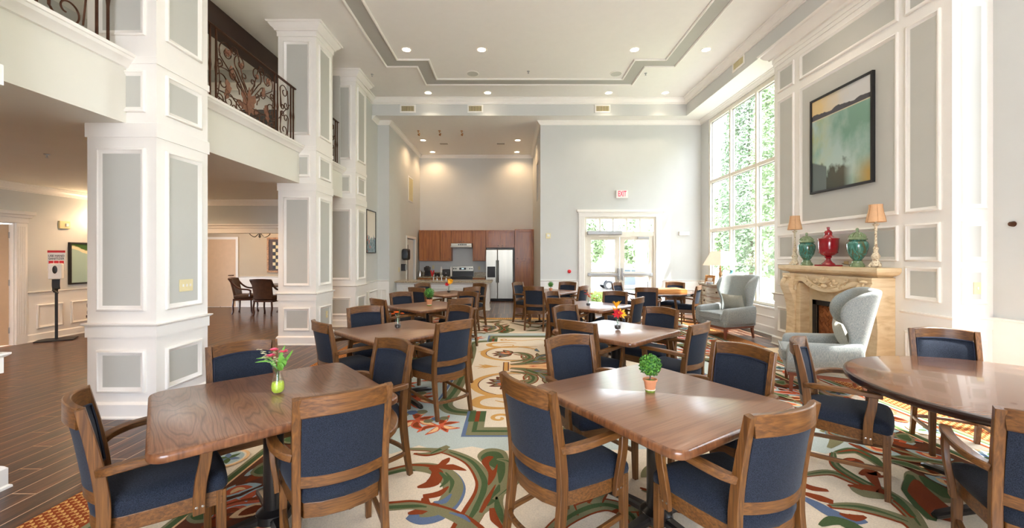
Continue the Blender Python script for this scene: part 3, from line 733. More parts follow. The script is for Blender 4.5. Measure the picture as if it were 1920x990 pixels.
# ---- carpet
CX0, CX1, CY0, CY1 = -2.72, 4.2, 0.3, 9.83
carpet = struct('carpet', B((CX0, CX1, CY0, CY1, 0.0005, 0.006)), CM['cream'], smooth=False)
tag(carpet, 'cream carpet with large olive, rust and blue scrolls and a gold spotted border', 'carpet', kind='structure')
CK = list(CP); CKM = [CM[k] for k in CK]
def fl(px, py):            # where the ray through a photo pixel meets the floor
    Y = FPX * EYE / (py - 480.0); return ((px - 957.0) / FPX * Y, Y)
def g7(x, y): return fl(740 + x / 2.827, 640 + y / 2.827)
def g8(x, y): return fl(860 + x / 5.825, 590 + y / 5.825)
class Motif:
    n = 0
    def __init__(s): s.bm = bmesh.new(); s.k = 0; s.base = 0.0062 + 0.00015 * Motif.n; Motif.n += 1; s.hold = False
    def z(s):
        if not s.hold: s.k += 1
        return s.base + 0.00003 * s.k
    def ribbon(s, pts, w, col, k=6, raw=False):
        """tapered stripe: w = list of full widths along the points"""
        P = pts if raw else cr(pts, k)
        n = len(P); z = s.z(); mi = CK.index(col); L = []; R = []
        P = [Vector((p[0], p[1])) for p in P]
        for i, p in enumerate(P):
            t = P[min(i + 1, n - 1)] - P[max(i - 1, 0)]
            if t.length < 1e-6: t = Vector((1, 0))
            t.normalize(); nn = Vector((-t.y, t.x))
            f = i / (n - 1) * (len(w) - 1); a = int(min(f, len(w) - 2)); ww = (w[a] + (w[a + 1] - w[a]) * (f - a)) / 2
            L.append(s.bm.verts.new((p.x + nn.x * ww, p.y + nn.y * ww, z))); R.append(s.bm.verts.new((p.x - nn.x * ww, p.y - nn.y * ww, z)))
        for i in range(n - 1):
            s.bm.faces.new([L[i], R[i], R[i + 1], L[i + 1]]).material_index = mi
    def blob(s, pts, col, k=4, smooth=True):
        P = cr(pts, k, True) if smooth else [Vector(p) for p in pts]
        z = s.z(); f = s.bm.faces.new([s.bm.verts.new((p[0], p[1], z)) for p in P]); f.material_index = CK.index(col)
        if f.normal.z == 0: f.normal_update()
    def leaf(s, a, b, w, cols, bend=0.0):
        """pointed leaf from a to b in nested colours"""
        a = Vector(a); b = Vector(b); d = b - a; nn = Vector((-d.y, d.x))
        for i, c in enumerate(cols):
            f = 1 - i * 0.33
            e = a + d * (0.5 - 0.5 * f * 0.95) if i else a; g = a + d * (0.5 + 0.45 * f) if i else b
            s.ribbon([e, (e + g) / 2 + nn * bend, g], [0.004, w * f * 0.8, w * f, w * f * 0.6, 0.003], c, 5)
    def acanthus(s, pts, w, cols=('rust', 'olive', 'green'), side=1, lobes=3):
        """thick curling stem with a shadow colour, a light body, a dark vein and lobes"""
        P = [Vector(p) for p in cr(pts, 6)]
        s.ribbon(P, [w * 0.5, w * 1.25, w * 1.3, w * 0.3], cols[0], raw=True)
        s.ribbon(P, [w * 0.35, w, w * 1.0, w * 0.2], cols[1], raw=True)
        n = len(P)
        for j in range(lobes):
            i = int(n * (0.35 + 0.5 * j / max(lobes, 1))); p = P[i]; t = (P[min(i + 1, n - 1)] - P[i - 1]).normalized(); nn = Vector((-t.y, t.x)) * side
            q = p + nn * w * 1.7 + t * w * 1.1; mid = p + nn * w * 0.9 + t * w * 0.2
            s.ribbon([p - t * w * 0.5, mid, q], [w * 0.9, w * 0.75, w * 0.15], cols[0], 4)
            s.ribbon([p - t * w * 0.4, mid, q - nn * w * 0.3], [w * 0.7, w * 0.45, w * 0.05], cols[1], 4)
        s.ribbon(P[int(n * 0.1):], [w * 0.05, w * 0.38, w * 0.32, w * 0.02], cols[2], raw=True)
    def done(s, name='woven_scroll'):
        me = bpy.data.meshes.new(name); s.bm.normal_update()
        for f in s.bm.faces:
            if f.normal.z < 0: f.normal_flip()
        bmesh.ops.triangulate(s.bm, faces=[f for f in s.bm.faces if len(f.verts) > 4])
        s.bm.to_mesh(me); s.bm.free()
        return link_mesh(name, me, CKM, carpet, smooth=False)
def spiral(c, r, a0, turns, d=1, k=22, inner=0.12):
    return [(c[0] + r * (1 - (1 - inner) * i / k) * cos(a0 + d * 2 * pi * turns * i / k), c[1] + r * (1 - (1 - inner) * i / k) * sin(a0 + d * 2 * pi * turns * i / k)) for i in range(k + 1)]

XM, YM = 0.74, 5.52           # mirror lines of the carpet design
def mirrored(o, fx, fy, dz=0.0):
    """copies of a woven piece across the carpet's two axes of symmetry"""
    c = o.copy(); COL.objects.link(c); c.parent = carpet
    c.matrix_local = Matrix.Translation((2 * XM if fx else 0, 2 * YM if fy else 0, dz)) @ Matrix.Diagonal((-1 if fx else 1, -1 if fy else 1, 1, 1))
    return c

# 1 pale blue ground outside the stepped band (left half, near and far are mirrored)
m = Motif()
m.blob([(-0.60, YM), (-0.60, 4.2), (-0.55, 3.88), (-0.42, 3.88), (-0.40, 3.38), (XM, 3.38), (XM, 3.14), (0.2, 3.17), (-0.1, 3.12), (-0.3, 3.2), (-0.55, 3.12), (-0.72, 3.22), (-0.9, 3.08), (-1.15, 3.16), (-1.45, 3.05), (-1.62, 3.2), (-1.7, 3.6), (-1.55, 4.2), (-1.72, 4.8), (-1.6, YM)], 'blue0', smooth=False)
blue = m.done('woven_ground')
mirrored(blue, 1, 0); mirrored(blue, 0, 1); mirrored(blue, 1, 1)
# 2 stepped green band
m = Motif()
st = [(-0.60, YM + 0.01), (-0.60, 5.0), (-0.62, 4.5), (-0.66, 4.15), (-0.60, 3.98), (-0.50, 3.91), (-0.34, 3.88)]
m.ribbon(st, [0.15] * 7, 'olive'); m.ribbon(st, [0.05] * 7, 'green'); m.ribbon([(-0.69, YM), (-0.7, 4.9), (-0.73, 4.4), (-0.76, 4.12)], [0.02, 0.03, 0.03, 0.01], 'blue')
m.blob([(-0.41, 3.37), (-0.41, 3.93), (-0.23, 3.93), (-0.23, 3.56), (XM, 3.56), (XM, 3.37)], 'blue', smooth=False)
m.blob([(-0.375, 3.40), (-0.375, 3.93), (-0.23, 3.93), (-0.23, 3.56), (XM, 3.56), (XM, 3.40)], 'olive', smooth=False)
m.blob([(-0.385, 3.68), (-0.385, 3.93), (-0.23, 3.93), (-0.23, 3.68)], 'green', smooth=False)
m.blob([(-0.325, 3.68), (-0.325, 3.93), (-0.285, 3.93), (-0.285, 3.68)], 'rust', smooth=False)
m.blob([(-0.33, 3.46), (-0.33, 3.68), (-0.29, 3.68), (-0.29, 3.50), (XM, 3.50), (XM, 3.46)], 'green', smooth=False)
band = m.done('stepped_band')
mirrored(band, 1, 0); mirrored(band, 0, 1); mirrored(band, 1, 1)
# 3 gold tracery inside the band
m = Motif()
c = (0.03, 4.76); ring = [(c[0] + 0.45 * cos(a), c[1] + 0.45 * sin(a)) for a in [radians(t) for t in range(75, 330, 9)]]
m.ribbon(ring, [0.04, 0.07, 0.09, 0.07, 0.04], 'gold', raw=True)
m.ribbon([(c[0] + 0.405 * cos(a), c[1] + 0.405 * sin(a)) for a in [radians(t) for t in range(75, 330, 9)]], [0.012] * 4, 'brown', raw=True)
m.ribbon([(-0.5, 4.70), (-0.42, 4.62), (-0.36, 4.5)], [0.01, 0.05, 0.03], 'gold')
m.ribbon([(0.45, 4.32), (0.2, 4.33), (-0.1, 4.36), (-0.3, 4.30), (-0.36, 4.15), (-0.27, 4.03), (-0.05, 4.0), (0.1, 4.04)], [0.02, 0.06, 0.09, 0.1, 0.1, 0.08, 0.05, 0.02], 'gold')
m.ribbon([(-0.16, 4.22), (-0.06, 4.17), (0.05, 4.2), (0.03, 4.27)], [0.01, 0.03, 0.03, 0.01], 'gold')
m.ribbon(spiral((-0.1, 3.76), 0.1, 0.2, 1.1, 1), [0.05, 0.04, 0.03], 'gold', raw=True)
m.ribbon([(0.0, 3.78), (0.2, 3.84), (0.5, 3.75), (0.7, 3.85)], [0.05, 0.04, 0.03, 0.02], 'gold')
gold = m.done('gold_scroll')
mirrored(gold, 1, 0); mirrored(gold, 0, 1); mirrored(gold, 1, 1)
m = Motif()
for s in (-1, 1):
    for a, w in ((0.0, 0.05), (0.5, 0.045), (1.0, 0.04)):
        if s < 0 and a == 0: continue
        m.leaf((-0.16 - a * 0.12, YM), (-0.30 - a * 0.14, YM + s * 0.10 * (1 if a else 0)), w, ['gold'], 0.05 * s)
m.leaf((-0.2, YM), (-0.5, YM), 0.05, ['gold']); m.ribbon([(-0.45, YM), (-0.14, YM)], [0.01, 0.02], 'gold')
m.blob([(-0.10, 5.30), (-0.10, 5.74), (-0.02, 5.74), (-0.02, 5.30)], 'brown', smooth=False); m.blob([(-0.085, 5.30), (-0.085, 5.74), (-0.035, 5.74), (-0.035, 5.30)], 'gold', smooth=False)
sprig = m.done('gold_leaf_sprig'); mirrored(sprig, 1, 0)
# 4 dark acanthus in the rings and along the axis
m = Motif()
m.blob([(-0.02, 5.40), (0.3, 5.3), (XM, 5.0), (XM, 5.52), (-0.02, 5.52)], 'peach', smooth=False)
m.acanthus([(-0.0, 5.28), (0.18, 5.2), (0.28, 5.05), (0.25, 4.86), (0.12, 4.74), (-0.02, 4.78)], 0.10, side=-1, lobes=2)
for a in (2.2, 2.7, 3.2, 3.7, 4.3):
    m.leaf((0.02, 4.82), (0.0 + 0.29 * cos(a), 4.82 + 0.28 * sin(a)), 0.15, ['brown', 'olive', 'blue' if a < 3.3 else 'coral'], 0.05)
m.leaf((0.02, 4.8), (-0.16, 4.78), 0.06, ['coral', 'peach'])
m.acanthus([(0.0, 5.43), (0.2, 5.36), (0.36, 5.18), (0.55, 5.08), (0.7, 5.1)], 0.14, side=1, lobes=3)
m.acanthus([(0.36, 5.2), (0.42, 5.0), (0.55, 4.88), (0.68, 4.92), (0.66, 5.02)], 0.09, ('brown', 'olive', 'blue'), side=-1, lobes=2)
m.leaf((0.3, 5.3), (0.6, 5.22), 0.09, ['blue', 'olive']); m.leaf((0.25, 5.50), (0.6, 5.50), 0.05, ['coral', 'peach'])
m.leaf((0.55, 4.75), (0.7, 4.5), 0.1, ['rust', 'olive', 'green'], 0.1); m.leaf((0.45, 4.7), (0.42, 4.45), 0.07, ['olive', 'blue'], -0.1)
dark = m.done('acanthus_scroll'); mirrored(dark, 1, 0); mirrored(dark, 0, 1); mirrored(dark, 1, 1)
# 5 coral flower sprays on the blue ground
m = Motif()
def spray(c, s=1.0, seed=0, flip=1):
    random.seed(seed)
    for i in range(7):
        a = -2.6 + i * 0.75 + random.uniform(-.2, .2); r = s * random.uniform(0.16, 0.26)
        m.leaf(c, (c[0] + flip * r * cos(a), c[1] + r * sin(a)), 0.075 * s, ['coral', 'peach'] if i % 2 else ['coral', 'rust'], random.uniform(-.2, .2))
    for i in range(3):
        a = 1.5 + i * 0.5; m.blob([(c[0] + s * 0.17 * cos(a) + 0.05 * s * cos(t), c[1] + s * 0.17 * sin(a) + 0.05 * s * sin(t)) for t in (0, 1.2, 2.5, 3.8, 5)], 'blue' if i % 2 else 'olive')
spray((-0.86, 3.72), 1.1, 1); spray((-0.62, 3.6), 0.9, 2); spray((-0.98, 4.25), 1.1, 3); spray((-1.25, 3.75), 1.1, 4); spray((-0.88, 5.0), 1.0, 5); spray((-1.3, 4.7), 1.2, 6)
m.acanthus([(-1.55, 3.35), (-1.35, 3.3), (-1.2, 3.4), (-1.25, 3.5)], 0.06, ('blue', 'olive', 'rust'), lobes=1)
fls = m.done('coral_flower_spray'); mirrored(fls, 1, 0); mirrored(fls, 0, 1); mirrored(fls, 1, 1)
random.seed(11)
# 6 the big scrolls at the ends
m = Motif()
m.ribbon([g7(60, 577), g7(190, 582), g7(290, 595), g7(400, 645), g7(465, 730), g7(470, 800), g7(430, 890), g7(370, 985), g7(300, 1100), g7(330, 1250)], [0.03, 0.05, 0.07, 0.09, 0.11, 0.12, 0.14, 0.14, 0.1, 0.06], 'rust')
m.ribbon([g7(60, 574), g7(190, 578), g7(290, 590), g7(405, 640), g7(475, 728), g7(480, 800), g7(442, 890), g7(382, 985), g7(312, 1100), g7(340, 1250)], [0.03, 0.05, 0.065, 0.08, 0.1, 0.10, 0.11, 0.11, 0.08, 0.05], 'olive')
m.ribbon([g7(290, 590), g7(405, 640), g7(470, 728), g7(470, 800), g7(432, 890), g7(372, 985)], [0.01, 0.03, 0.04, 0.04, 0.04, 0.01], 'green')
m.ribbon([g7(100, 600), g7(170, 604), g7(230, 590), g7(280, 565)], [0.02, 0.06, 0.07, 0.04], 'rust'); m.ribbon([g7(120, 600), g7(190, 597), g7(240, 580), g7(285, 560)], [0.01, 0.04, 0.07, 0.05], 'olive'); m.ribbon([g7(190, 600), g7(245, 575)], [0.01, 0.03], 'green')
# drooping leaf
m.blob([g7(438, 618), g7(470, 580), g7(530, 572), g7(590, 592), g7(608, 660), g7(600, 760), g7(575, 850), g7(590, 930), g7(600, 1000), g7(560, 990), g7(520, 900), g7(470, 925), g7(445, 900), g7(480, 820), g7(510, 740), g7(490, 680)], 'olive')
m.blob([g7(455, 625), g7(490, 592), g7(550, 592), g7(580, 625), g7(585, 700), g7(555, 760), g7(540, 690), g7(500, 660)], 'green')
m.blob([g7(460, 645), g7(490, 615), g7(525, 618), g7(500, 650), g7(520, 690), g7(545, 655), g7(535, 720), g7(495, 770), g7(495, 700)], 'rust')
m.ribbon([g7(555, 765), g7(530, 830), g7(490, 880)], [0.01, 0.06, 0.01], 'green'); m.ribbon([g7(535, 765), g7(490, 850), g7(455, 915)], [0.005, 0.035, 0.02], 'rust'); m.ribbon([g7(540, 830), g7(550, 900), g7(590, 990)], [0.01, 0.05, 0.01], 'green'); m.ribbon([g7(515, 890), g7(530, 950), g7(580, 1010)], [0.03, 0.05, 0.01], 'rust')
# inner curl
m.ribbon([g7(-60, 700), g7(60, 668), g7(160, 662), g7(250, 682), g7(310, 725), g7(335, 790), g7(300, 865), g7(220, 925), g7(140, 948), g7(68, 935)], [0.04, 0.04, 0.05, 0.07, 0.09, 0.1, 0.11, 0.13, 0.1, 0.04], 'blue')
m.ribbon([g7(-60, 705), g7(60, 676), g7(150, 672), g7(235, 690), g7(290, 735), g7(310, 790), g7(275, 865), g7(200, 910), g7(130, 930)], [0.09, 0.09, 0.12, 0.14, 0.14, 0.13, 0.12, 0.09, 0.03], 'olive')
m.ribbon([g7(-60, 695), g7(60, 664), g7(150, 662), g7(230, 668), g7(270, 640), g7(290, 622)], [0.02, 0.025, 0.03, 0.05, 0.06, 0.01], 'rust')
m.ribbon([g7(225, 672), g7(300, 672), g7(380, 690)], [0.03, 0.08, 0.008], 'rust')
m.ribbon([g7(185, 675), g7(225, 700), g7(200, 755), g7(120, 780)], [0.02, 0.08, 0.1, 0.02], 'rust'); m.ribbon([g7(240, 700), g7(275, 740), g7(240, 780)], [0.02, 0.04, 0.01], 'green')
m.ribbon([g7(285, 775), g7(230, 815), g7(150, 830)], [0.01, 0.06, 0.05], 'rust'); m.ribbon([g7(160, 835), g7(175, 880), g7(260, 850)], [0.04, 0.07, 0.01], 'rust'); m.ribbon([g7(205, 858), g7(260, 855), g7(300, 815)], [0.01, 0.05, 0.01], 'blue')
m.ribbon([g7(70, 920), g7(140, 905), g7(190, 890)], [0.02, 0.07, 0.02], 'rust'); m.ribbon([g7(270, 700), g7(305, 750), g7(290, 810)], [0.01, 0.03, 0.01], 'green')
m.ribbon([g7(-80, 720), g7(40, 690), g7(110, 690)], [0.01, 0.04, 0.01], 'green')
# lower stem
m.ribbon([g7(-90, 880), g7(0, 872), g7(90, 866), g7(190, 880), g7(290, 912), g7(370, 950), g7(440, 1000), g7(560, 1100)], [0.07, 0.07, 0.07, 0.06, 0.07, 0.07, 0.07, 0.03], 'rust')
m.ribbon([g7(-90, 892), g7(0, 884), g7(90, 878), g7(190, 892), g7(280, 922), g7(355, 960), g7(420, 1010), g7(540, 1110)], [0.07, 0.07, 0.07, 0.055, 0.07, 0.07, 0.06, 0.02], 'olive')
m.ribbon([g7(-90, 890), g7(20, 884), g7(120, 880), g7(170, 885)], [0.03, 0.035, 0.03, 0.01], 'green'); m.ribbon([g7(290, 915), g7(360, 935), g7(400, 965)], [0.01, 0.03, 0.01], 'blue')
big = m.done('big_acanthus_scroll'); mirrored(big, 0, 1, 0.0001); mirrored(big, 1, 1, 0.0001)
def g6(x, y): return fl(1480 + x / 2.6045, 610 + y / 2.6045)
m = Motif()
def stem(P, w, cols=('rust', 'olive', 'green')):
    P = [g6(*p) for p in P]; d = 0.02
    m.ribbon([(p[0] - d, p[1] - d * 0.6) for p in P], [w * 0.4, w, w, w * 0.3], cols[0]); m.ribbon(P, [w * 0.4, w, w, w * 0.3], cols[1]); m.ribbon(P[:-1], [w * 0.05, w * 0.4, w * 0.1], cols[2])
stem([(70, 735), (200, 722), (330, 765), (460, 815), (560, 885), (640, 985), (680, 1080)], 0.10)
stem([(215, 625), (225, 680), (290, 730), (400, 790), (520, 850), (610, 940)], 0.07, ('rust', 'green', 'olive'))
stem([(230, 625), (320, 615), (400, 650), (455, 695)], 0.09, ('olive', 'green', 'rust')); stem([(250, 668), (320, 660), (370, 690)], 0.05, ('rust', 'rust', 'coral'))
m.ribbon([g6(285, 785), g6(340, 800), g6(430, 810), g6(500, 860)], [0.02, 0.09, 0.10, 0.02], 'rust'); m.ribbon([g6(300, 795), g6(360, 825), g6(450, 840), g6(505, 862)], [0.02, 0.10, 0.08, 0.02], 'olive')
m.ribbon([g6(345, 735), g6(400, 722), g6(425, 740), g6(470, 742)], [0.02, 0.10, 0.05, 0.01], 'rust'); m.ribbon([g6(395, 735), g6(420, 775), g6(440, 800)], [0.08, 0.05, 0.02], 'rust')
stem([(200, 885), (320, 890), (440, 915), (580, 965), (640, 1040)], 0.09); m.ribbon([g6(60, 845), g6(130, 880), g6(210, 925), g6(300, 955), g6(375, 960)], [0.04, 0.08, 0.10, 0.09, 0.03], 'blue'); m.ribbon([g6(245, 925), g6(310, 945), g6(372, 940)], [0.02, 0.07, 0.02], 'rust')
m.ribbon([g6(60, 780), g6(110, 800), g6(190, 812)], [0.06, 0.07, 0.03], 'rust'); m.ribbon([g6(70, 825), g6(150, 850), g6(215, 870)], [0.04, 0.08, 0.05], 'rust'); m.ribbon([g6(150, 985), g6(220, 960), g6(300, 985), g6(400, 1040)], [0.02, 0.08, 0.1, 0.05], 'green')
m.blob([g6(560, 730), g6(620, 720), g6(760, 800), g6(800, 870), g6(700, 870), g6(650, 900), g6(680, 960), g6(620, 900), g6(580, 820)], 'olive'); m.ribbon([g6(590, 735), g6(610, 820), g6(660, 900), g6(700, 960)], [0.03, 0.12, 0.10, 0.03], 'green')
m.ribbon([g6(620, 760), g6(650, 830), g6(720, 900), g6(760, 960)], [0.02, 0.14, 0.16, 0.1], 'rust'); m.ribbon([g6(640, 740), g6(720, 800), g6(770, 850)], [0.02, 0.12, 0.04], 'green')
stem([(370, 570), (450, 580), (520, 610), (640, 640), (700, 620)], 0.06); m.ribbon([g6(290, 580), g6(340, 600), g6(420, 630), g6(500, 640)], [0.02, 0.06, 0.05, 0.02], 'rust'); stem([(160, 520), (220, 520), (235, 560), (200, 600)], 0.09, ('olive', 'olive', 'green'))
m.done('long_stem_scroll')
# near and outer ground: further scrolls so the field never empties
m = Motif()
m.acanthus([(-0.1, 2.5), (0.05, 2.75), (0.0, 2.95), (-0.1, 3.0)], 0.06, ('olive', 'olive', 'green'), lobes=1)
m.acanthus([(0.0, 1.9), (0.3, 2.3), (0.55, 2.45), (0.7, 2.35), (0.66, 2.2)], 0.1, lobes=3)
m.acanthus([(-0.1, 1.5), (0.2, 1.75), (0.5, 1.8), (0.72, 1.7)], 0.12, ('rust', 'olive', 'blue'), side=-1, lobes=3)
m.acanthus([(-0.9, 1.6), (-0.6, 1.8), (-0.35, 1.75), (-0.2, 1.6)], 0.12, lobes=3)
m.leaf((0.3, 2.9), (0.6, 2.75), 0.14, ['olive', 'green'], 0.1)
x = m.done(); mirrored(x, 1, 0, 0.00005); mirrored(x, 0, 1, 0.00005); mirrored(x, 1, 1, 0.00005)
# 7 side borders: paisley leaves, medallions, spotted edge
def border_strip(x0, y0, y1, sgn, name):
    """long side border starting at the carpet edge x0 and growing inward by sgn"""
    m = Motif()
    def R(a, b, col): m.blob([(x0 + sgn * a, y0), (x0 + sgn * b, y0), (x0 + sgn * b, y1), (x0 + sgn * a, y1)], col, smooth=False)
    R(0, 0.36, 'rust'); R(0.36, 0.40, 'olive'); R(0.40, 0.43, 'green'); R(0.43, 0.455, 'blue0'); R(0.455, 0.49, 'rust')
    R(0.875, 1.42, 'brown'); R(0.80, 0.82, 'olive'); R(0.82, 0.86, 'green'); R(0.86, 0.875, 'peach')
    y = y0 + 0.1; m.z(); m.hold = True
    while y < y1 - 0.02:                     # spotted gold edge
        yy = y
        for q in range(9):
            xx = x0 + sgn * (0.02 + q * 0.038)
            p = (xx, yy + (0.02 if q % 2 else 0)); m.ribbon([(p[0] - 0.014, p[1] - 0.012), (p[0], p[1] + 0.012), (p[0] + 0.015, p[1] - 0.008)], [0.008, 0.016, 0.008], 'gold', 2)
        y += 0.045
    s = m.done(name); m = Motif(); y = y0 + 0.3; q = 0
    while y < y1 - 0.2:                      # round blossoms in the inner guard, paisley outside
        cx = x0 + sgn * 0.64; 
        for r, col in ((0.14, 'peach'), (0.118, 'cream'), (0.105, 'sky')): m.blob([(cx + r * cos(t * pi / 6), y + r * sin(t * pi / 6)) for t in range(12)], col)
        for a in range(6): m.leaf((cx, y), (cx + 0.09 * cos(a * pi / 3), y + 0.09 * sin(a * pi / 3)), 0.045, ['green' if a % 2 else 'blue'])
        m.leaf((cx, y + 0.16), (cx + 0.02 * sgn, y + 0.36), 0.12, ['coral', 'rust'], 0.15)
        px = x0 + sgn * (1.12 + 0.06 * (q % 2))
        m.acanthus([(px - sgn * 0.22, y - 0.22), (px - sgn * 0.06, y - 0.05), (px + sgn * 0.14, y + 0.02), (px + sgn * 0.2, y + 0.18), (px + sgn * 0.06, y + 0.2)], 0.1, [('sky', 'coral', 'rust'), ('rust', 'olive', 'green')][q % 2], side=sgn, lobes=2)
        for (ax, ay, bx, by, w_, cs) in ((-0.2, 0.24, 0.05, 0.40, 0.16, ['sky', 'coral', 'rust']), (0.1, 0.05, 0.26, 0.26, 0.15, ['sky', 'peach', 'coral']), (-0.22, -0.02, -0.02, 0.14, 0.14, ['sky', 'coral', 'peach']), (0.0, -0.2, 0.22, -0.1, 0.13, ['peach', 'rust']), (-0.1, -0.24, -0.24, -0.06, 0.13, ['olive', 'green'])):
            m.leaf((px + sgn * ax, y + ay), (px + sgn * bx, y + by), w_, cs, 0.12)
        m.leaf((px - sgn * 0.18, y + 0.12), (px + sgn * 0.02, y + 0.34), 0.12, ['brown', 'rust'], 0.1)
        m.leaf((px + sgn * 0.14, y - 0.2), (px + sgn * 0.3, y + 0.0), 0.1, ['olive', 'green'], -0.1)
        y += 0.48; q += 1
    return s, m.done('paisley_border')
border_strip(CX0, CY0, CY1, 1, 'spotted_border'); border_strip(CX1, CY0, CY1, -1, 'spotted_border')
m = Motif()
for a, b, col in ((0, 0.2, 'coral'), (0.2, 0.24, 'olive'), (0.24, 0.27, 'green'), (0.27, 0.29, 'cream'), (0.29, 0.32, 'rust')):
    m.blob([(CX0, CY1 - a), (CX1, CY1 - a), (CX1, CY1 - b), (CX0, CY1 - b)], col if col != 'coral' else 'gold', smooth=False)
xx = CX0 + 0.02; m.z(); m.hold = True
while xx < CX1:
    for q in range(4): m.ribbon([(xx, CY1 - 0.03 - q * 0.045), (xx + 0.02, CY1 - 0.02 - q * 0.045)], [0.02, 0.01], 'rust', 1)
    xx += 0.05
m.done('spotted_border')
# ================================================================== DINING CHAIRS
def make_chair():
    t = thing('dining_armchair', 'x', 'chair')
    post = [(0.192, -0.262, 0), (0.190, -0.228, 0.2), (0.190, -0.205, 0.40), (0.191, -0.212, 0.55), (0.193, -0.238, 0.72), (0.195, -0.272, 0.885)]
    def post_y(z):
        for a, b in zip(post, post[1:]):
            if a[2] <= z <= b[2]: return a[1] + (b[1] - a[1]) * (z - a[2]) / (b[2] - a[2])
        return post[-1][1]
    for s in (-1, 1):
        bm = bmesh.new(); P = [(s * p[0], p[1], p[2]) for p in cr(post, 4)]
        sweep(bm, P, rect(0.034, 0.046), ref=(0, 1, 0), scales=[(0.85 + 0.15 * min(1, p[2] / 0.3), (0.75 + 0.25 * min(1, p[2] / 0.3)) * (1 if p[2] < 0.5 else 1 - 0.3 * (p[2] - 0.5) / 0.38)) for p in P])
        fin('back_post', bm, M['wood_z'], t)
    def bow(x, d=0.055): return -d * (1 - (x / 0.19) ** 2)
    xs = [-0.178 + 0.356 * i / 10 for i in range(11)]
    bm = bmesh.new()
    sweep(bm, [(x, post_y(0.845) + bow(x) + 0.0, 0.842 + 0.012 * (1 - (x / 0.19) ** 2)) for x in xs], rect(0.028, 0.088, 0.3), scales=[(1, 1)] * 11); fin('top_rail', bm, M['wood_x'], t)
    bm = bmesh.new(); sweep(bm, [(x, post_y(0.50) + bow(x, 0.05), 0.505) for x in xs], rect(0.024, 0.055, 0.3)); fin('lower_rail', bm, M['wood_x'], t)
    # upholstered back, one curved slab with a pillowed front
    bm = bmesh.new(); nx, nz = 12, 8; F = []; R = []
    for j in range(nz + 1):
        z = 0.53 + (0.80 + 0.0 - 0.53) * j / nz; fr = []; rr = []
        for i in range(nx + 1):
            x = -0.174 + 0.348 * i / nx; zz = z + 0.012 * (1 - (x / 0.19) ** 2) * (j / nz)
            e = min(i, nx - i) / 2.0; g = min(j, nz - j) / 1.5; pf = 0.016 * min(1, e) * min(1, g)
            y = post_y(z) + bow(x, 0.052)
            fr.append(bm.verts.new((x, y + 0.010 + pf, zz))); rr.append(bm.verts.new((x, y - 0.012, zz)))
        F.append(fr); R.append(rr)
    for j in range(nz):
        for i in range(nx):
            bm.faces.new([F[j][i], F[j][i + 1], F[j + 1][i + 1], F[j + 1][i]]); bm.faces.new([R[j][i], R[j + 1][i], R[j + 1][i + 1], R[j][i + 1]])
    for i in range(nx): bm.faces.new([F[0][i], R[0][i], R[0][i + 1], F[0][i + 1]]); bm.faces.new([F[nz][i], F[nz][i + 1], R[nz][i + 1], R[nz][i]])
    for j in range(nz): bm.faces.new([F[j][0], F[j + 1][0], R[j + 1][0], R[j][0]]); bm.faces.new([F[j][nx], R[j][nx], R[j + 1][nx], F[j + 1][nx]])
    bp = fin('backrest', bm, M['navy'], t, angle=60)
    bm = bmesh.new(); loop = []
    for x, z in [(-0.165 + 0.033 * i, 0.805) for i in range(11)] + [(0.168, 0.79 - 0.062 * i) for i in range(5)] + [(0.165 - 0.033 * i, 0.538) for i in range(11)] + [(-0.168, 0.542 + 0.062 * i) for i in range(5)]:
        loop.append((x, post_y(z) + bow(x, 0.052) + 0.016, z + (0.012 * (1 - (x / 0.19) ** 2) if z > 0.7 else 0)))
    tube(bm, loop, 0.0055, 5, closed=True); fin('piping', bm, M['piping'], bp)
    # seat: plan outline, front at +y
    def plan(k=1.0, n=8):
        pts = [(0.232, 0.17), (0.236, 0.195), (0.21, 0.212), (0.1, 0.222), (0, 0.225), (-0.1, 0.222), (-0.21, 0.212), (-0.236, 0.195), (-0.232, 0.17), (-0.215, 0.0), (-0.19, -0.15), (-0.165, -0.215), (-0.09, -0.245), (0, -0.255), (0.09, -0.245), (0.165, -0.215), (0.19, -0.15), (0.215, 0.0)]
        return [(x * k, (y + 0.01) * k - 0.01) for x, y in pts]
    bm = bmesh.new(); prism(bm, plan(0.985), 0.335, 0.405); fin('seat_frame', bm, M['wood_x'], t, bevel=0.004)
    bm = bmesh.new(); rings = []
    for k, z in ((0.97, 0.400), (1.0, 0.410), (1.01, 0.428), (1.0, 0.450), (0.95, 0.468), (0.82, 0.481), (0.55, 0.490), (0.25, 0.494)):
        rings.append([bm.verts.new((x, y, z)) for x, y in plan(k)])
    for a, b in zip(rings, rings[1:]):
        for i in range(18): bm.faces.new([a[i], a[(i + 1) % 18], b[(i + 1) % 18], b[i]])
    bm.faces.new(rings[-1]); bm.faces.new(rings[0][::-1]); fin('seat_cushion', bm, M['navy'], t, angle=70)
    for s in (-1, 1):
        bm = bmesh.new(); sweep(bm, [(s * 0.214, 0.192, 0), (s * 0.213, 0.188, 0.2), (s * 0.212, 0.186, 0.40)], rect(0.038, 0.04), ref=(0, 1, 0), scales=[0.78, 0.92, 1]); fin('leg', bm, M['wood_z'], t)
        bm = bmesh.new(); P = cr([(s * 0.202, -0.215, 0.618), (s * 0.236, -0.185, 0.63), (s * 0.266, -0.11, 0.643), (s * 0.276, 0.0, 0.648), (s * 0.268, 0.11, 0.645), (s * 0.256, 0.165, 0.642)], 5)
        n = len(P); sweep(bm, P, rect(0.046, 0.03, 0.3), scales=[(0.8 + 0.35 * sin(pi * min(1, (i / n) * 1.6)) * 0.6 + (0.15 if i > n * 0.6 else 0), 1.15 - 0.25 * i / n) for i in range(n)])
        arm = fin('arm', bm, M['wood_y'], t)
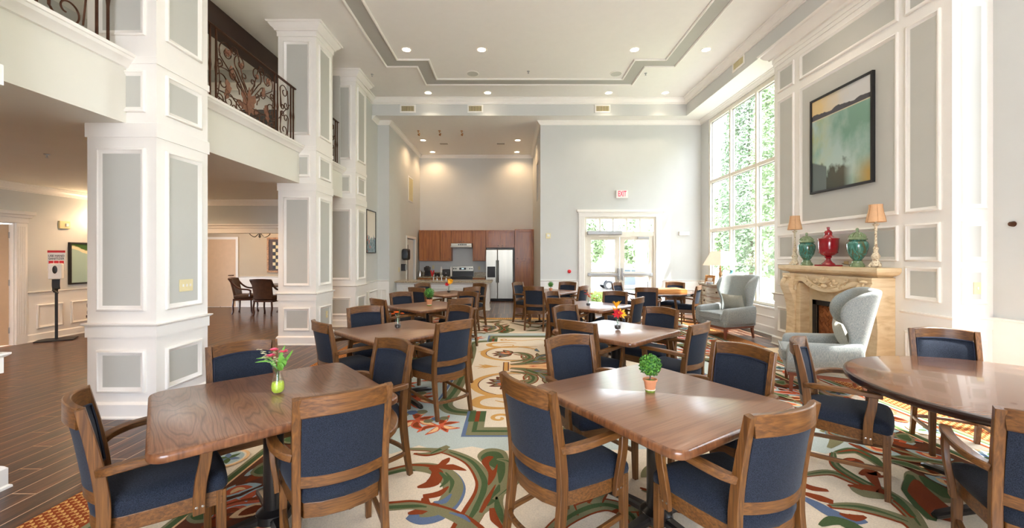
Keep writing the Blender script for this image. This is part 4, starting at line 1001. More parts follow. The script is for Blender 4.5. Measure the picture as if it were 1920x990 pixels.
        bm = bmesh.new(); P = cr([(s * 0.264, 0.128, 0.634), (s * 0.268, 0.118, 0.56), (s * 0.264, 0.104, 0.48), (s * 0.252, 0.10, 0.40), (s * 0.246, 0.10, 0.335)], 4)
        sweep(bm, P, rect(0.024, 0.046, 0.25), ref=(0, 1, 0)); fin('arm_support', bm, M['wood_z'], arm)
        bm = bmesh.new()
        for y in (0.089, 0.112):
            b2 = [bm.verts.new((s * 0.2605, y + 0.007 * cos(a), 0.37 + 0.007 * sin(a))) for a in [2 * pi * i / 8 for i in range(8)]]; b3 = bm.verts.new((s * 0.264, y, 0.37))
            for i in range(8): bm.faces.new([b2[i], b2[(i + 1) % 8], b3])
        fin('screw', bm, M['chrome'], arm)
    bm = bmesh.new()
    P = cr([(0.208, 0.18, 0.185), (0.21, 0.05, 0.175), (0.205, -0.1, 0.165), (0.19, -0.22, 0.16), (0.12, -0.262, 0.158), (0, -0.272, 0.158), (-0.12, -0.262, 0.158), (-0.19, -0.22, 0.16), (-0.205, -0.1, 0.165), (-0.21, 0.05, 0.175), (-0.208, 0.18, 0.185)], 3)
    sweep(bm, P, rect(0.022, 0.026, 0.3)); fin('stretcher', bm, M['wood_y'], t)
    return t
chair0 = make_chair()
first = [True]
def place_chair(mx, my, face, label, group='navy armchairs round the dining tables'):
    """(mx,my): middle of the top rail on plan; face: heading in degrees"""
    a = radians(face); o = chair0 if first[0] else copy_tree(chair0); first[0] = False
    o.location = (mx + 0.275 * cos(a), my + 0.275 * sin(a), 0.008); o.rotation_euler = (0, 0, a - pi / 2)
    o['label'] = label; o['group'] = group
    return o
TN = {'L1': 'front left table with the pink posy', 'L2': 'second left-hand table with the orange flower', 'L3': 'third left-hand table with the topiary', 'L4': 'back left table by the kitchen counter',
      'R1': 'front middle table with the potted topiary', 'R2': 'second right-hand table with the lily vase', 'R3': 'third right-hand table with dried flowers', 'R4': 'back table left of the exit doors',
      'RN': 'round table at the right edge', 'RF': 'round table carrying the wooden game box'}
SIDE = {'A': 'near left side', 'B': 'near right side', 'C': 'far right side', 'D': 'far left side'}
CHAIRS = {
 'L1': [('A', -1.84, 1.75, 44), ('B', -0.74, 1.83, 123), ('C', -0.83, 2.92, 232), ('D', -1.87, 2.85, 312)],
 'L2': [('A', -1.74, 3.74, 45), ('B', -0.51, 3.80, 135), ('C', -0.60, 4.94, 232), ('D', -1.73, 4.86, 305)],
 'L3': [('A', -1.87, 5.74, 47), ('B', -0.70, 5.81, 131), ('C', -0.71, 6.88, 238), ('D', -1.82, 6.79, 315)],
 'L4': [('A', -1.80, 7.82, 60), ('B', -0.74, 7.94, 136), ('C', -0.66, 8.94, 228), ('D', -1.93, 8.95, 320)],
 'R1': [('A', 0.07, 1.97, 35), ('B', 1.09, 1.62, 113), ('C', 1.56, 2.74, 212), ('D', 0.44, 3.06, 296)],
 'R2': [('A', 0.61, 3.78, 48), ('B', 1.71, 3.67, 133), ('C', 1.75, 4.74, 224), ('D', 0.66, 4.96, 308)],
 'R3': [('A', 0.71, 5.81, 60), ('B', 1.88, 5.96, 143), ('C', 1.79, 6.96, 244), ('D', 0.69, 6.90, 320)],
 'R4': [('A', 0.46, 8.09, 70), ('B', 1.49, 8.27, 145), ('C', 1.33, 9.46, 245), ('D', 0.16, 9.37, 324)],
 'RN': [('A', 2.09, 2.95, 318), ('B', 2.12, 1.52, 55), ('C', 3.55, 3.35, 242)],
 'RF': [('A', 2.60, 7.80, 74), ('B', 3.83, 8.30, 146), ('C', 3.79, 9.38, 238), ('D', 2.41, 9.27, 316)]}
EXTRA = {('L1', 'A'): ', at the left edge of the room', ('RN', 'B'): ', seen from behind', ('RN', 'C'): ', sunlit against the wall'}
for k, l in CHAIRS.items():
    for s, x, y, f in l:
        place_chair(x, y, f, 'navy armchair, %s of the %s' % (SIDE[s], TN[k]))

# ================================================================== TABLES
def rounded(w, d, r, n=6):
    P = []
    for cx, cy, a0 in ((w / 2 - r, d / 2 - r, 0), (-w / 2 + r, d / 2 - r, 90), (-w / 2 + r, -d / 2 + r, 180), (w / 2 - r, -d / 2 + r, 270)):
        for i in range(n + 1): a = radians(a0 + 90 * i / n); P.append((cx + r * cos(a), cy + r * sin(a)))
    return P
def top_bm(plan_fn, zt, th, er=0.012):
    bm = bmesh.new(); rings = []
    for ins, z in ((0.012, zt - th), (0.004, zt - th + 0.004), (0, zt - th + 0.012), (0, zt - 0.012), (0.004, zt - 0.004), (er, zt)):
        rings.append([bm.verts.new((x, y, z)) for x, y in plan_fn(ins)])
    n = len(rings[0])
    for q, (a, b) in enumerate(zip(rings, rings[1:])):
        for i in range(n): bm.faces.new([a[i], a[(i + 1) % n], b[(i + 1) % n], b[i]]).material_index = 1
    bm.faces.new(rings[-1]).material_index = 0; bm.faces.new(rings[0][::-1]).material_index = 1
    return bm
def base_parts(t, r=0.40, th=0.042):
    bm = bmesh.new(); lathe(bm, [(0.05, 0.09), (0.05, 0.66)], 20); lathe(bm, [(0.09, 0.06), (0.085, 0.1), (0.05, 0.12)], 20); lathe(bm, [(0.05, 0.63), (0.1, 0.66), (0.1, 0.695)], 20); fin('pedestal', bm, M['black'], t)
    for k in range(4):
        a = k * pi / 2; bm = bmesh.new()
        P = [(q * cos(a), q * sin(a), z) for q, z in ((0.05, 0.075), (r * 0.5, 0.062), (r * 0.8, 0.045), (r * 0.95, 0.034), (r, 0.026))]
        sweep(bm, P, rect(0.055, 0.04, 0.5), scales=[1.2, 1, 0.95, 0.9, 0.6]); fin('foot', bm, M['black'], t)
    bm = bmesh.new(); box(bm, -0.3, 0.3, -0.03, 0.03, 0.68, 0.7 - 0.0); box(bm, -0.03, 0.03, -0.3, 0.3, 0.68, 0.7); fin('under_brace', bm, M['black'], t, smooth=False)
TZ = 0.74
TABLES = {'L1': (-1.30, 2.24, 41, 1.04, 0.98), 'R1': (0.80, 2.24, 32.2, 0.98, 0.99), 'L2': (-1.148, 4.208, 47, 0.98, 0.95), 'L3': (-1.25, 6.28, 46, 0.97, 0.94), 'L4': (-1.26, 8.40, 47, 0.97, 0.94),
          'R2': (1.09, 4.21, 43, 0.98, 0.95), 'R3': (1.24, 6.30, 47, 0.97, 0.94), 'R4': (0.88, 8.85, 55, 0.96, 0.92)}
TL = {'L1': 'large grained walnut table with rounded corners, nearest on the left, under the pink posy'}
proto = {}
for k, (x, y, a, w, d) in TABLES.items():
    t = thing('dining_table', TL.get(k, 'square brown-topped pedestal table, the ' + TN[k]), 'table', (x, y, 0.008), radians(a), 'square dining tables')
    top = fin('tabletop', top_bm(lambda i, w=w, d=d: rounded(w - 2 * i, d - 2 * i, 0.07 - i), TZ - 0.008, 0.042), [M['table'] if k == 'L1' else M['table_plain'], M['table_edge']], t, angle=40)
    if not proto:
        base_parts(t); proto['t'] = t
        bases = [c for c in t.children if c.name.split('.')[0] in ('pedestal', 'foot', 'under_brace')]
    else:
        for c in bases: q = c.copy(); COL.objects.link(q); q.parent = t
def circle_plan(r, n=64): return lambda i: [((r - i) * cos(2 * pi * k / n), (r - i) * sin(2 * pi * k / n)) for k in range(n)]
for (x, y, r, lab) in ((2.93, 2.33, 0.80, 'big round glossy brown table with a dark rim at the right edge'), (3.13, 8.62, 0.68, 'round brown table with a game box on it beside the chest of drawers')):
    t = thing('round_dining_table', lab, 'table', (x, y, 0.008), radians(3), 'round dining tables')
    fin('tabletop', top_bm(circle_plan(r), TZ - 0.008, 0.045, 0.022), [M['gloss'], M['darkedge']], t, angle=40)
    base_parts(t, 0.54 if r > 0.7 else 0.42, 0.05)

# ================================================================== TABLE FLOWERS
def px_table(px, py, z=TZ):
    Y = FPX * (EYE - z) / (py - 480.0); return ((px - 957.0) / FPX * Y, Y)
def glass_vase(t, h=0.15, r=0.035):
    bm = bmesh.new(); pr = [(r * 0.7, 0), (r * 0.95, h * 0.12), (r * 1.0, h * 0.3), (r * 0.85, h * 0.5), (r * 0.55, h * 0.75), (r * 0.55, h * 0.88), (r * 0.8, h)]
    lathe(bm, pr + [(a * 0.92, z) for a, z in pr[::-1][:-1]] + [(0.001, 0.006)], 20, cap=False); fin('glass_body', bm, M['vaseglass'], t)
def petals(bm, c, r, n, tilt=0.3, w=0.45, mi=0, up=Vector((0, 0, 1)), layers=1):
    up = up.normalized(); s = up.orthogonal().normalized(); u = up.cross(s); c = Vector(c)
    for L in range(layers):
        for i in range(n):
            a = 2 * pi * (i + 0.5 * L) / n + random.uniform(-.1, .1); d = s * cos(a) + u * sin(a); rr = r * (1 - 0.25 * L) * random.uniform(.85, 1.1)
            tip = c + d * rr + up * rr * (tilt + 0.35 * L); mid = c + d * rr * 0.55 + up * rr * (tilt * 0.7 + 0.3 * L); q = d.cross(up) * rr * w * 0.5
            v = [bm.verts.new(p) for p in (c, mid + q, tip, mid - q)]; bm.faces.new(v).material_index = mi
def blade(bm, P, w, mi=0):
    P = cr(P, 4); n = len(P)
    L = [];
    for i, p in enumerate(P):
        t = (P[min(i + 1, n - 1)] - P[max(i - 1, 0)]).normalized(); s = t.cross(Vector((0.3, -1, 0.2))).normalized(); ww = w * sin(pi * (0.08 + 0.9 * i / (n - 1)))
        L.append((bm.verts.new(p - s * ww), bm.verts.new(p + s * ww + Vector((0, 0, 0.0008)))))
    for a, b in zip(L, L[1:]): bm.faces.new([a[0], a[1], b[1], b[0]]).material_index = mi
# pink posy
x, y = px_table(521, 737)
v = thing('flower_vase', 'clear glass vase of pink carnations over lime green beads', 'vase', (x, y, TZ))
glass_vase(v, 0.145, 0.036)
bm = bmesh.new(); lathe(bm, [(0.022, 0.007), (0.031, 0.02), (0.032, 0.045), (0.028, 0.062), (0, 0.064)], 20); fin('green_beads', bm, M['lime'], v)
bm = bmesh.new()
for p in ((-0.02, 0, 0.2), (0.0, 0.01, 0.22), (0.03, 0, 0.21), (-0.06, 0, 0.19), (0.01, -0.01, 0.17)): tube(bm, cr([(0, 0, 0.05), (p[0] * 0.2, p[1], 0.12), p], 4), 0.0018, 5)
fin('stem', bm, M['green2'], v)
bm = bmesh.new()
for P, w in (([(0, 0, 0.13), (-0.05, 0, 0.175), (-0.12, -0.01, 0.172)], 0.005), ([(0, 0, 0.13), (-0.05, 0.01, 0.19), (-0.12, 0.0, 0.19)], 0.005), ([(0.01, 0, 0.13), (0.015, 0, 0.2), (0.035, 0.01, 0.265)], 0.009), ([(0.01, 0, 0.14), (0.05, 0, 0.19), (0.085, 0.0, 0.24)], 0.008),
             ([(0.01, -0.01, 0.14), (0.04, -0.02, 0.17), (0.06, -0.02, 0.18)], 0.02), ([(0.01, -0.01, 0.15), (0.03, -0.02, 0.19), (0.04, -0.02, 0.21)], 0.018), ([(0.01, -0.01, 0.13), (0.035, -0.03, 0.155), (0.05, -0.03, 0.16)], 0.02)): blade(bm, P, w)
fin('leaves', bm, M['green1'], v, smooth=False)
for p in ((-0.02, 0, 0.235), (0.032, 0.0, 0.225), (-0.035, -0.01, 0.205)):
    bm = bmesh.new()
    petals(bm, p, 0.026, 12, 0.3, 0.9, layers=4); fin('carnation', bm, M['pink'], v, smooth=False)
bm = bmesh.new()
for i in range(60):
    c = random.choice([(-0.085, 0, 0.225), (-0.075, -0.01, 0.195), (-0.05, -0.01, 0.2), (-0.02, -0.02, 0.19), (0.0, -0.02, 0.185), (-0.03, -0.01, 0.225)])
    petals(bm, (c[0] + random.gauss(0, 0.01), c[1] + random.gauss(0, 0.008), c[2] + random.gauss(0, 0.008)), 0.009, 5, 0.2, 0.9)
fin('white_blossom', bm, M['cream'], v, smooth=False)
# small vases
def small_vase(px, py, label, kind):
    x, y = px_table(px, py); v = thing('flower_vase', label, 'vase', (x, y, TZ)); glass_vase(v, 0.145, 0.036)
    bm = bmesh.new(); lathe(bm, [(0.022, 0.007), (0.031, 0.02), (0.03, 0.045), (0, 0.05)], 16); fin('pebbles', bm, M['pebble'], v)
    bm = bmesh.new()
    for p in ((-0.02, 0, 0.17), (0.02, 0, 0.2), (0.0, 0, 0.16)): tube(bm, [(0, 0, 0.04), p], 0.002, 5)
    fin('stem', bm, M['green2'], v)
    if kind == 'orange':
        for p in ((-0.015, 0, 0.165), (0.045, 0, 0.155), (-0.05, 0, 0.15)):
            bm = bmesh.new(); petals(bm, p, 0.042 if p[0] == -0.015 else 0.028, 12, 0.1, 0.5, layers=4); fin('marigold', bm, M['orange'], v, smooth=False)
    elif kind == 'lily':
        bm = bmesh.new(); petals(bm, (-0.01, -0.03, 0.165), 0.06, 8, 0.2, 0.4, up=Vector((0, -1, 0.4)), layers=2); fin('red_lily', bm, M['crimson'], v, smooth=False)
        bm = bmesh.new(); petals(bm, (0.03, -0.01, 0.16), 0.06, 6, 0.4, 0.5, up=Vector((0.4, -0.6, 0.3)), layers=2); petals(bm, (-0.012, 0, 0.22), 0.05, 6, 1.6, 0.4, layers=3); petals(bm, (-0.02, 0, 0.19), 0.05, 5, 0.8, 0.4); fin('yellow_lily', bm, M['yellow'], v, smooth=False)
    elif kind == 'dried':
        for nm, mt, n in (('dried_bloom', M['orange'], 9), ('red_sprig', M['crimson'], 4)):
            bm = bmesh.new()
            for i in range(n): petals(bm, (random.gauss(0, 0.035), random.gauss(0, 0.02), 0.17 + random.gauss(0, 0.02)), 0.03, 6, 0.3, 0.4, layers=2)
            fin(nm, bm, mt, v, smooth=False)
    else:
        bm = bmesh.new(); petals(bm, (0.035, -0.02, 0.235), 0.07, 9, 0.2, 0.5, up=Vector((0.1, -1, 0.3)), layers=2); fin('yellow_bloom', bm, M['yellow'], v, smooth=False)
        bm = bmesh.new(); petals(bm, (-0.035, -0.02, 0.175), 0.05, 8, 0.2, 0.5, up=Vector((0, -1, 0.3)), layers=2); fin('red_bloom', bm, M['crimson'], v, smooth=False)
small_vase(746, 616, 'small glass vase with an orange marigold on dark pebbles', 'orange')
small_vase(1158, 618, 'small glass vase with a crimson lily and tall yellow petals', 'lily')
small_vase(1103, 574, 'small glass vase of dried orange and rust sprigs before the exit doors', 'dried')
small_vase(841.5, 549, 'small glass vase of one yellow and one red bloom near the kitchen counter', 'yr')
# topiaries
def leaf_ball(bm, c, r, n, s, mats=2):
    for i in range(n):
        u = random.uniform(-1, 1); a = random.uniform(0, 2 * pi); k = sqrt(1 - u * u); d = Vector((k * cos(a), k * sin(a), u)); p = Vector(c) + d * r * random.uniform(0.86, 1.06)
        t = d.orthogonal().normalized(); t.rotate(Matrix.Rotation(random.uniform(0, 6.3), 3, d)); b = d.cross(t); tip = p + (t * 0.8 + d * random.uniform(0, 0.9)) * s; w = b * s * 0.36
        m = (p + tip) / 2
        f = bm.faces.new([bm.verts.new(q) for q in (p, m + w, tip, m - w)]); f.material_index = random.randrange(mats)
def topiary(px, py, label, h=0.205, n=700):
    x, y = px_table(px, py); t = thing('potted_topiary', label, 'plant', (x, y, TZ)); k = h / 0.205
    bm = bmesh.new(); lathe(bm, [(0.026 * k, 0.008), (0.035 * k, 0.062 * k), (0.040 * k, 0.064 * k), (0.041 * k, 0.073 * k), (0.037 * k, 0.074 * k), (0.034 * k, 0.06 * k), (0.001, 0.058 * k)], 24, cap=False); fin('terracotta_pot', bm, M['terracotta'], t)
    bm = bmesh.new(); lathe(bm, [(0.0255 * k, 0.0), (0.0285 * k, 0.011 * k)], 24); fin('moss_foot', bm, M['moss'], t)
    bm = bmesh.new(); lathe(bm, [(0.0288 * k, 0.0115 * k), (0.0298 * k, 0.017 * k)], 24); fin('whitewash_band', bm, M['whitewash'], t)
    bm = bmesh.new(); lathe(bm, [(0.034 * k, 0.061 * k), (0.02 * k, 0.066 * k), (0, 0.067 * k)], 16); fin('moss', bm, M['moss'], t)
    bm = bmesh.new(); tube(bm, [(0, 0, 0.06 * k), (0.001, 0, 0.11 * k)], 0.004 * k, 8); fin('trunk', bm, M['bark'], t)
    bm = bmesh.new(); bmesh.ops.create_icosphere(bm, subdivisions=2, radius=0.048 * k, matrix=Matrix.Translation((0, 0, 0.152 * k)))
    for f in bm.faces: f.material_index = 1
    leaf_ball(bm, (0, 0, 0.152 * k), 0.054 * k, n, 0.014 * k); fin('foliage_ball', bm, [M['green1'], M['green2']], t, smooth=False)
topiary(1219, 734, 'potted ball topiary in terracotta on the front middle table', 0.20, 1100)
topiary(805, 573, 'potted ball topiary on the third left-hand table', 0.26, 500)
topiary(1032.5, 547, 'small potted topiary on the table left of the exit doors', 0.21, 350)
# ================================================================== BALCONY RAILINGS
def rail_local(y, z): return (0, y, z)
def curl(root, c, r, a0, turns, d):
    """stem from root to a scroll round c"""
    sp = spiral(c, r, a0, turns, d, 20, 0.2)
    return [(0, *root)] + [(0, p[0], p[1]) for p in sp]
def sc(bm, root, c, r, a0, turns, d, th=0.0075):
    P = curl(root, c, r, a0, turns, d) if root else [(0, p[0], p[1]) for p in spiral(c, r, a0, turns, d, 20, 0.2)]
    P = cr(P, 2); tube(bm, P, th, 6)
def leafplate(bm, a, b, w, x=0.0):
    x += random.uniform(-0.012, 0.012); a = Vector((x, *a)); b = Vector((x, *b)); d = b - a; n = Vector((0, -d.z, d.y)) * w
    f = [a, a + d * 0.35 + n, a + d * 0.5 + n * 0.6, a + d * 0.7 + n * 0.8, b, a + d * 0.7 - n * 0.8, a + d * 0.5 - n * 0.6, a + d * 0.35 - n]
    V = [bm.verts.new(p + Vector((0.005, 0, 0))) for p in f]; V2 = [bm.verts.new(p - Vector((0.005, 0, 0))) for p in f]
    bm.faces.new(V); bm.faces.new(V2[::-1])
    for i in range(8): bm.faces.new([V[i], V[(i + 1) % 8], V2[(i + 1) % 8], V2[i]])
def rosette(bm, y, z, r):
    for k in range(7):
        a = 2 * pi * k / 7; leafplate(bm, (y, z), (y + r * cos(a), z + r * sin(a)), 0.45, 0.012)
    bmesh.ops.create_icosphere(bm, subdivisions=1, radius=r * 0.4, matrix=Matrix.Translation((0.018, y, z)))
HR = 0.93
def narrow(t, y0, y1):
    w = y1 - y0; m = (y0 + y1) / 2; r = w * 0.3
    for up in (0, 1):
        bm = bmesh.new()
        f = lambda z: z if not up else HR - z
        s = 1 if not up else -1
        # two C scrolls making a lyre
        sc(bm, (m - w * 0.2, f(0.44)), (m - w * 0.02, f(0.16)), r, pi if True else 0, 1.2, s)
        sc(bm, (m + w * 0.25, f(0.10)), (m + w * 0.12, f(0.36)), r * 0.62, 0, 1.1, s)
        sc(bm, (m - w * 0.3, f(0.12)), (m - w * 0.14, f(0.40)), r * 0.5, pi, 1.0, -s)
        fin('scroll', bm, M['bronze'], t)
    bm = bmesh.new(); tube(bm, cr([(0, m - w * 0.4, 0.3), (0, m - w * 0.1, 0.43), (0, m + w * 0.1, 0.5), (0, m + w * 0.4, 0.62)], 5), 0.0065, 6); fin('scroll', bm, M['bronze'], t)
def fan(t, y0, y1):
    m = (y0 + y1) / 2; W2 = (y1 - y0) / 2
    for s in (-1, 1):
        Y = lambda v: m + s * v * W2
        d = -s
        specs = [((0.02, 0.30), (0.70, 0.74), 0.17, 0.6, 1.3, 1), ((0.02, 0.34), (0.28, 0.72), 0.15, 0.4, 1.25, 1), ((0.04, 0.28), (0.50, 0.50), 0.10, 0.3, 1.2, -1),
                 ((0.03, 0.22), (0.82, 0.33), 0.16, 0.5, 1.2, 1), ((0.03, 0.12), (0.28, 0.16), 0.10, 0.6, 1.25, 1), ((0.05, 0.05), (0.62, 0.14), 0.12, 1.0, 1.2, -1), ((0.02, 0.40), (0.14, 0.58), 0.07, 0.3, 1.1, 1), ((0.4, 0.05), (0.88, 0.10), 0.09, 2.0, 1.1, 1), ((0.1, 0.4), (0.47, 0.82), 0.08, 1.2, 1.2, -1), ((0.3, 0.3), (0.30, 0.42), 0.07, 0.2, 1.2, 1), ((0.2, 0.04), (0.46, 0.08), 0.06, 0.8, 1.2, 1), ((0.9, 0.5), (0.9, 0.56), 0.06, 2.0, 1.1, -1)]
        for (ra, rb), (ca, cb), r, a0, turns, dd in specs:
            bm = bmesh.new(); a = a0 if s > 0 else pi - a0
            sc(bm, (Y(ra), rb * 1.0), (Y(ca), cb), r * 0.86, a - s * dd * 1.6, turns, s * dd); fin('scroll', bm, M['bronze'], t)
        bm = bmesh.new(); tube(bm, cr([(0, Y(0.02), 0.2), (0, Y(0.3), 0.42), (0, Y(0.62), 0.52), (0, Y(0.95), 0.5)], 5), 0.006, 6); tube(bm, cr([(0, Y(0.98), 0.9), (0, Y(0.96), 0.6), (0, Y(0.9), 0.35), (0, Y(0.98), 0.05)], 5), 0.006, 6); fin('scroll', bm, M['bronze'], t)
        bm = bmesh.new()
        leafplate(bm, (Y(0.02), 0.18), (Y(0.22), 0.42), 0.25); leafplate(bm, (Y(0.04), 0.16), (Y(0.40), 0.22), 0.22); leafplate(bm, (Y(0.5), 0.46), (Y(0.56), 0.62), 0.3); leafplate(bm, (Y(0.62), 0.24), (Y(0.72), 0.4), 0.35); leafplate(bm, (Y(0.72), 0.14), (Y(0.66), 0.3), 0.3)
        fin('copper_leaf', bm, M['bronzeleaf'], t, smooth=False)
        bm = bmesh.new(); rosette(bm, Y(0.70), 0.74, 0.055); rosette(bm, Y(0.27), 0.70, 0.035); fin('rosette', bm, M['bronzeleaf'], t, smooth=False)
    bm = bmesh.new(); leafplate(bm, (m, 0.08), (m, 0.48), 0.13); leafplate(bm, (m - 0.02, 0.1), (m - 0.08, 0.36), 0.2); leafplate(bm, (m + 0.02, 0.1), (m + 0.08, 0.36), 0.2); fin('copper_leaf', bm, M['bronzeleaf'], t, smooth=False)
def railing(y0, y1, posts, panels, label):
    t = thing('balcony_railing', label, 'railing', (-3.63, 0, 3.36), 0, 'wrought iron balcony railings')
    bm = bmesh.new(); sweep(bm, [(0, y0, HR + 0.02), (0, y1 + 0.04, HR + 0.02)], rect(0.045, 0.02, 0.4)); fin('top_rail', bm, M['bronze'], t)
    for p in posts:
        bm = bmesh.new(); sweep(bm, [(0, p, 0), (0, p, HR * 0.42), (0, p, HR * 0.5), (0, p, HR * 0.58), (0, p, HR + 0.01)], rect(0.018, 0.018, 0.2), ref=(0, 1, 0), scales=[1, 1, 1.5, 1, 1]); fin('baluster', bm, M['bronze'], t)
    for kind, a, b in panels:
        (fan if kind == 'fan' else narrow)(t, a, b)
railing(4.44, 6.84, [4.50, 4.93, 5.03, 6.28, 6.36, 6.74, 6.82], [('n', 4.5, 4.93), ('fan', 5.03, 6.28), ('n', 6.36, 6.74)], 'wrought iron scroll railing between the first and second columns')
railing(7.56, 8.58, [7.62, 8.05, 8.14, 8.46, 8.55], [('n', 7.62, 8.05), ('n', 8.14, 8.46)], 'short wrought iron railing beyond the second column')
railing(2.66, 3.72, [2.72, 3.03, 3.12, 3.58, 3.68], [('n', 2.72, 3.03), ('n', 3.12, 3.58)], 'wrought iron railing at the top left corner, only its foot in view')

# ================================================================== FIREPLACE
fp = thing('stone_fireplace', 'carved honey limestone fireplace surround with a brick firebox', 'fireplace', (0, 0, 0))
y0, y1 = 4.80, 6.38
fin('hearth_slab', B((3.98, XB, 4.66, 6.45, 0, 0.05)), M['stone'], fp, smooth=False, bevel=0.006)
# shelf: moulded blocks
bm = bmesh.new()
profile_run(bm, [(XB - 0.002, 6.34), (4.36, 6.34), (4.36, 4.84), (XB - 0.002, 4.84)], [(-0.2, 1.24), (0.0, 1.24), (0.012, 1.243), (0.02, 1.256), (0.05, 1.264), (0.085, 1.276), (0.105, 1.292), (0.112, 1.306), (0.12, 1.31), (0.12, 1.355), (0.116, 1.36), (-0.2, 1.36)])
fin('mantel_shelf', bm, M['stone'], fp, angle=25)
for y in (5.2, 5.75): fin('shelf_joint', B((4.2385, 4.2395, y, y + 0.003, 1.335, 1.36)), M['grout'], fp, smooth=False)
# lintel with an S-curved lower edge, facing -X
low = [(6.18, 0.98), (6.17, 1.06), (6.11, 1.13), (6.0, 1.135), (5.88, 1.07), (5.72, 1.025), (5.56, 1.015), (5.40, 1.03), (5.25, 1.078), (5.12, 1.12), (5.04, 1.11), (4.98, 1.05), (4.97, 0.98)]
lowc = [tuple(p) for p in cr(low, 4)]
bm = bmesh.new(); poly = [(6.365, 1.239), (6.365, 0.98)] + lowc + [(4.815, 0.98), (4.815, 1.239)]
def extr_x(bm, poly, x0, x1):
    a = [bm.verts.new((x0, p[0], p[1])) for p in poly]; b = [bm.verts.new((x1, p[0], p[1])) for p in poly]
    fa = bm.faces.new(a); fb = bm.faces.new(b[::-1]); n = len(poly)
    for i in range(n): bm.faces.new([a[i], b[i], b[(i + 1) % n], a[(i + 1) % n]])
    bm.normal_update(); bmesh.ops.triangulate(bm, faces=[fa, fb])
extr_x(bm, poly, 4.31, XB - 0.001); fin('lintel', bm, M['stone'], fp, angle=30)
bm = bmesh.new(); sweep(bm, [(4.31, p[0], p[1] + 0.012) for p in lowc], [(-0.02, -0.018), (0.0, -0.028), (0.02, -0.018), (0.02, 0.03), (0.008, 0.045), (-0.008, 0.03), (-0.02, 0.03)], ref=(0, 0, 1))
fin('arch_roll_moulding', bm, M['stone'], fp, angle=50)
# carved shell and leaf relief
bm = bmesh.new()
random.seed(3)
def lump(y, z, ry, rz, rot=0, x=4.30, rx=0.03):
    bmesh.ops.create_uvsphere(bm, u_segments=10, v_segments=7, radius=1, matrix=Matrix.Translation((x, y, z)) @ Matrix.Rotation(rot, 4, 'X') @ Matrix.Diagonal((rx, ry, rz, 1)))
for k in range(7):
    a = radians(-60 + 20 * k); lump(5.575 + 0.06 * sin(a), 1.12 + 0.055 * cos(a), 0.014, 0.05, -a, 4.29)
lump(5.575, 1.09, 0.04, 0.03, 0, 4.285, 0.035)
for s in (-1, 1):
    for q in range(6):
        y = 5.575 + s * (0.10 + q * 0.045); z = 1.13 + 0.03 * sin(q * 1.5); lump(y, z, 0.03, 0.018, s * (0.6 + 0.5 * (q % 2)), 4.30, 0.022)
        lump(y + s * 0.01, z - 0.035 + 0.01 * (q % 2), 0.02, 0.012, -s * 0.8, 4.30, 0.018)
    P = [(4.295, 5.575 + s * a, b) for a, b in ((0.05, 1.06), (0.12, 1.075), (0.2, 1.10), (0.28, 1.14), (0.36, 1.17), (0.38, 1.2), (0.34, 1.205), (0.33, 1.18))]
    tube(bm, cr(P, 4), 0.012, 8)
fin('carved_relief', bm, M['stone'], fp, angle=80)
for (a, b) in ((4.80, 4.99), (6.19, 6.38)):
    prof = [(XB - 0.0012, 0.05), (4.27, 0.05), (4.27, 0.2), (4.285, 0.215), (4.30, 0.25), (4.315, 0.45), (4.32, 0.6), (4.31, 0.75), (4.275, 0.9), (4.23, 1.0), (4.215, 1.06), (4.225, 1.12), (4.26, 1.17), (4.25, 1.2), (4.25, 1.2395), (XB - 0.0012, 1.2395)]
    bm = bmesh.new(); A = [bm.verts.new((p[0], a, p[1])) for p in prof]; C = [bm.verts.new((p[0], b, p[1])) for p in prof]
    fa = bm.faces.new(A); fb = bm.faces.new(C[::-1]); n = len(prof)
    for i in range(n): bm.faces.new([A[i], C[i], C[(i + 1) % n], A[(i + 1) % n]])
    bm.normal_update(); bmesh.ops.triangulate(bm, faces=[fa, fb]); leg = fin('console_leg', bm, M['stone'], fp, angle=40)
    bm = bmesh.new()
    for q in range(5): bmesh.ops.create_uvsphere(bm, u_segments=8, v_segments=6, radius=1, matrix=Matrix.Translation((4.235 + 0.008 * abs(q - 2), (a + b) / 2 + (q - 2) * 0.03, 1.07 + 0.02 * (2 - abs(q - 2)))) @ Matrix.Diagonal((0.025, 0.014, 0.06, 1)))
    bmesh.ops.create_uvsphere(bm, u_segments=8, v_segments=6, radius=1, matrix=Matrix.Translation((4.235, (a + b) / 2, 1.185)) @ Matrix.Diagonal((0.02, 0.06, 0.02, 1)))
    fin('carved_leaf', bm, M['stone'], leg, angle=80)
for q in ((6.10, 6.19), (4.99, 5.06)): fin('inner_jamb', B((4.33, 4.5, *q, 0.05, 1.1)), M['stone'], fp, smooth=False, bevel=0.006)
fin('marble_slip', B((4.47, XB, 6.02, 6.19, 0.05, 1.24), (4.47, XB, 4.99, 5.14, 0.05, 1.24), (4.47, XB, 5.14, 6.02, 0.84, 1.24)), M['stone2'], fp, smooth=False)
fin('firebox_frame', B((4.462, 4.47, 5.10, 5.16, 0.05, 0.86), (4.462, 4.47, 5.955, 6.03, 0.05, 0.86), (4.462, 4.47, 5.10, 6.03, 0.79, 0.86)), M['blackmatte'], fp, smooth=False)
fin('firebox_back', B((4.522, 4.529, 5.14, 6.02, 0.05, 0.84)), M['blackmatte'], fp, smooth=False)
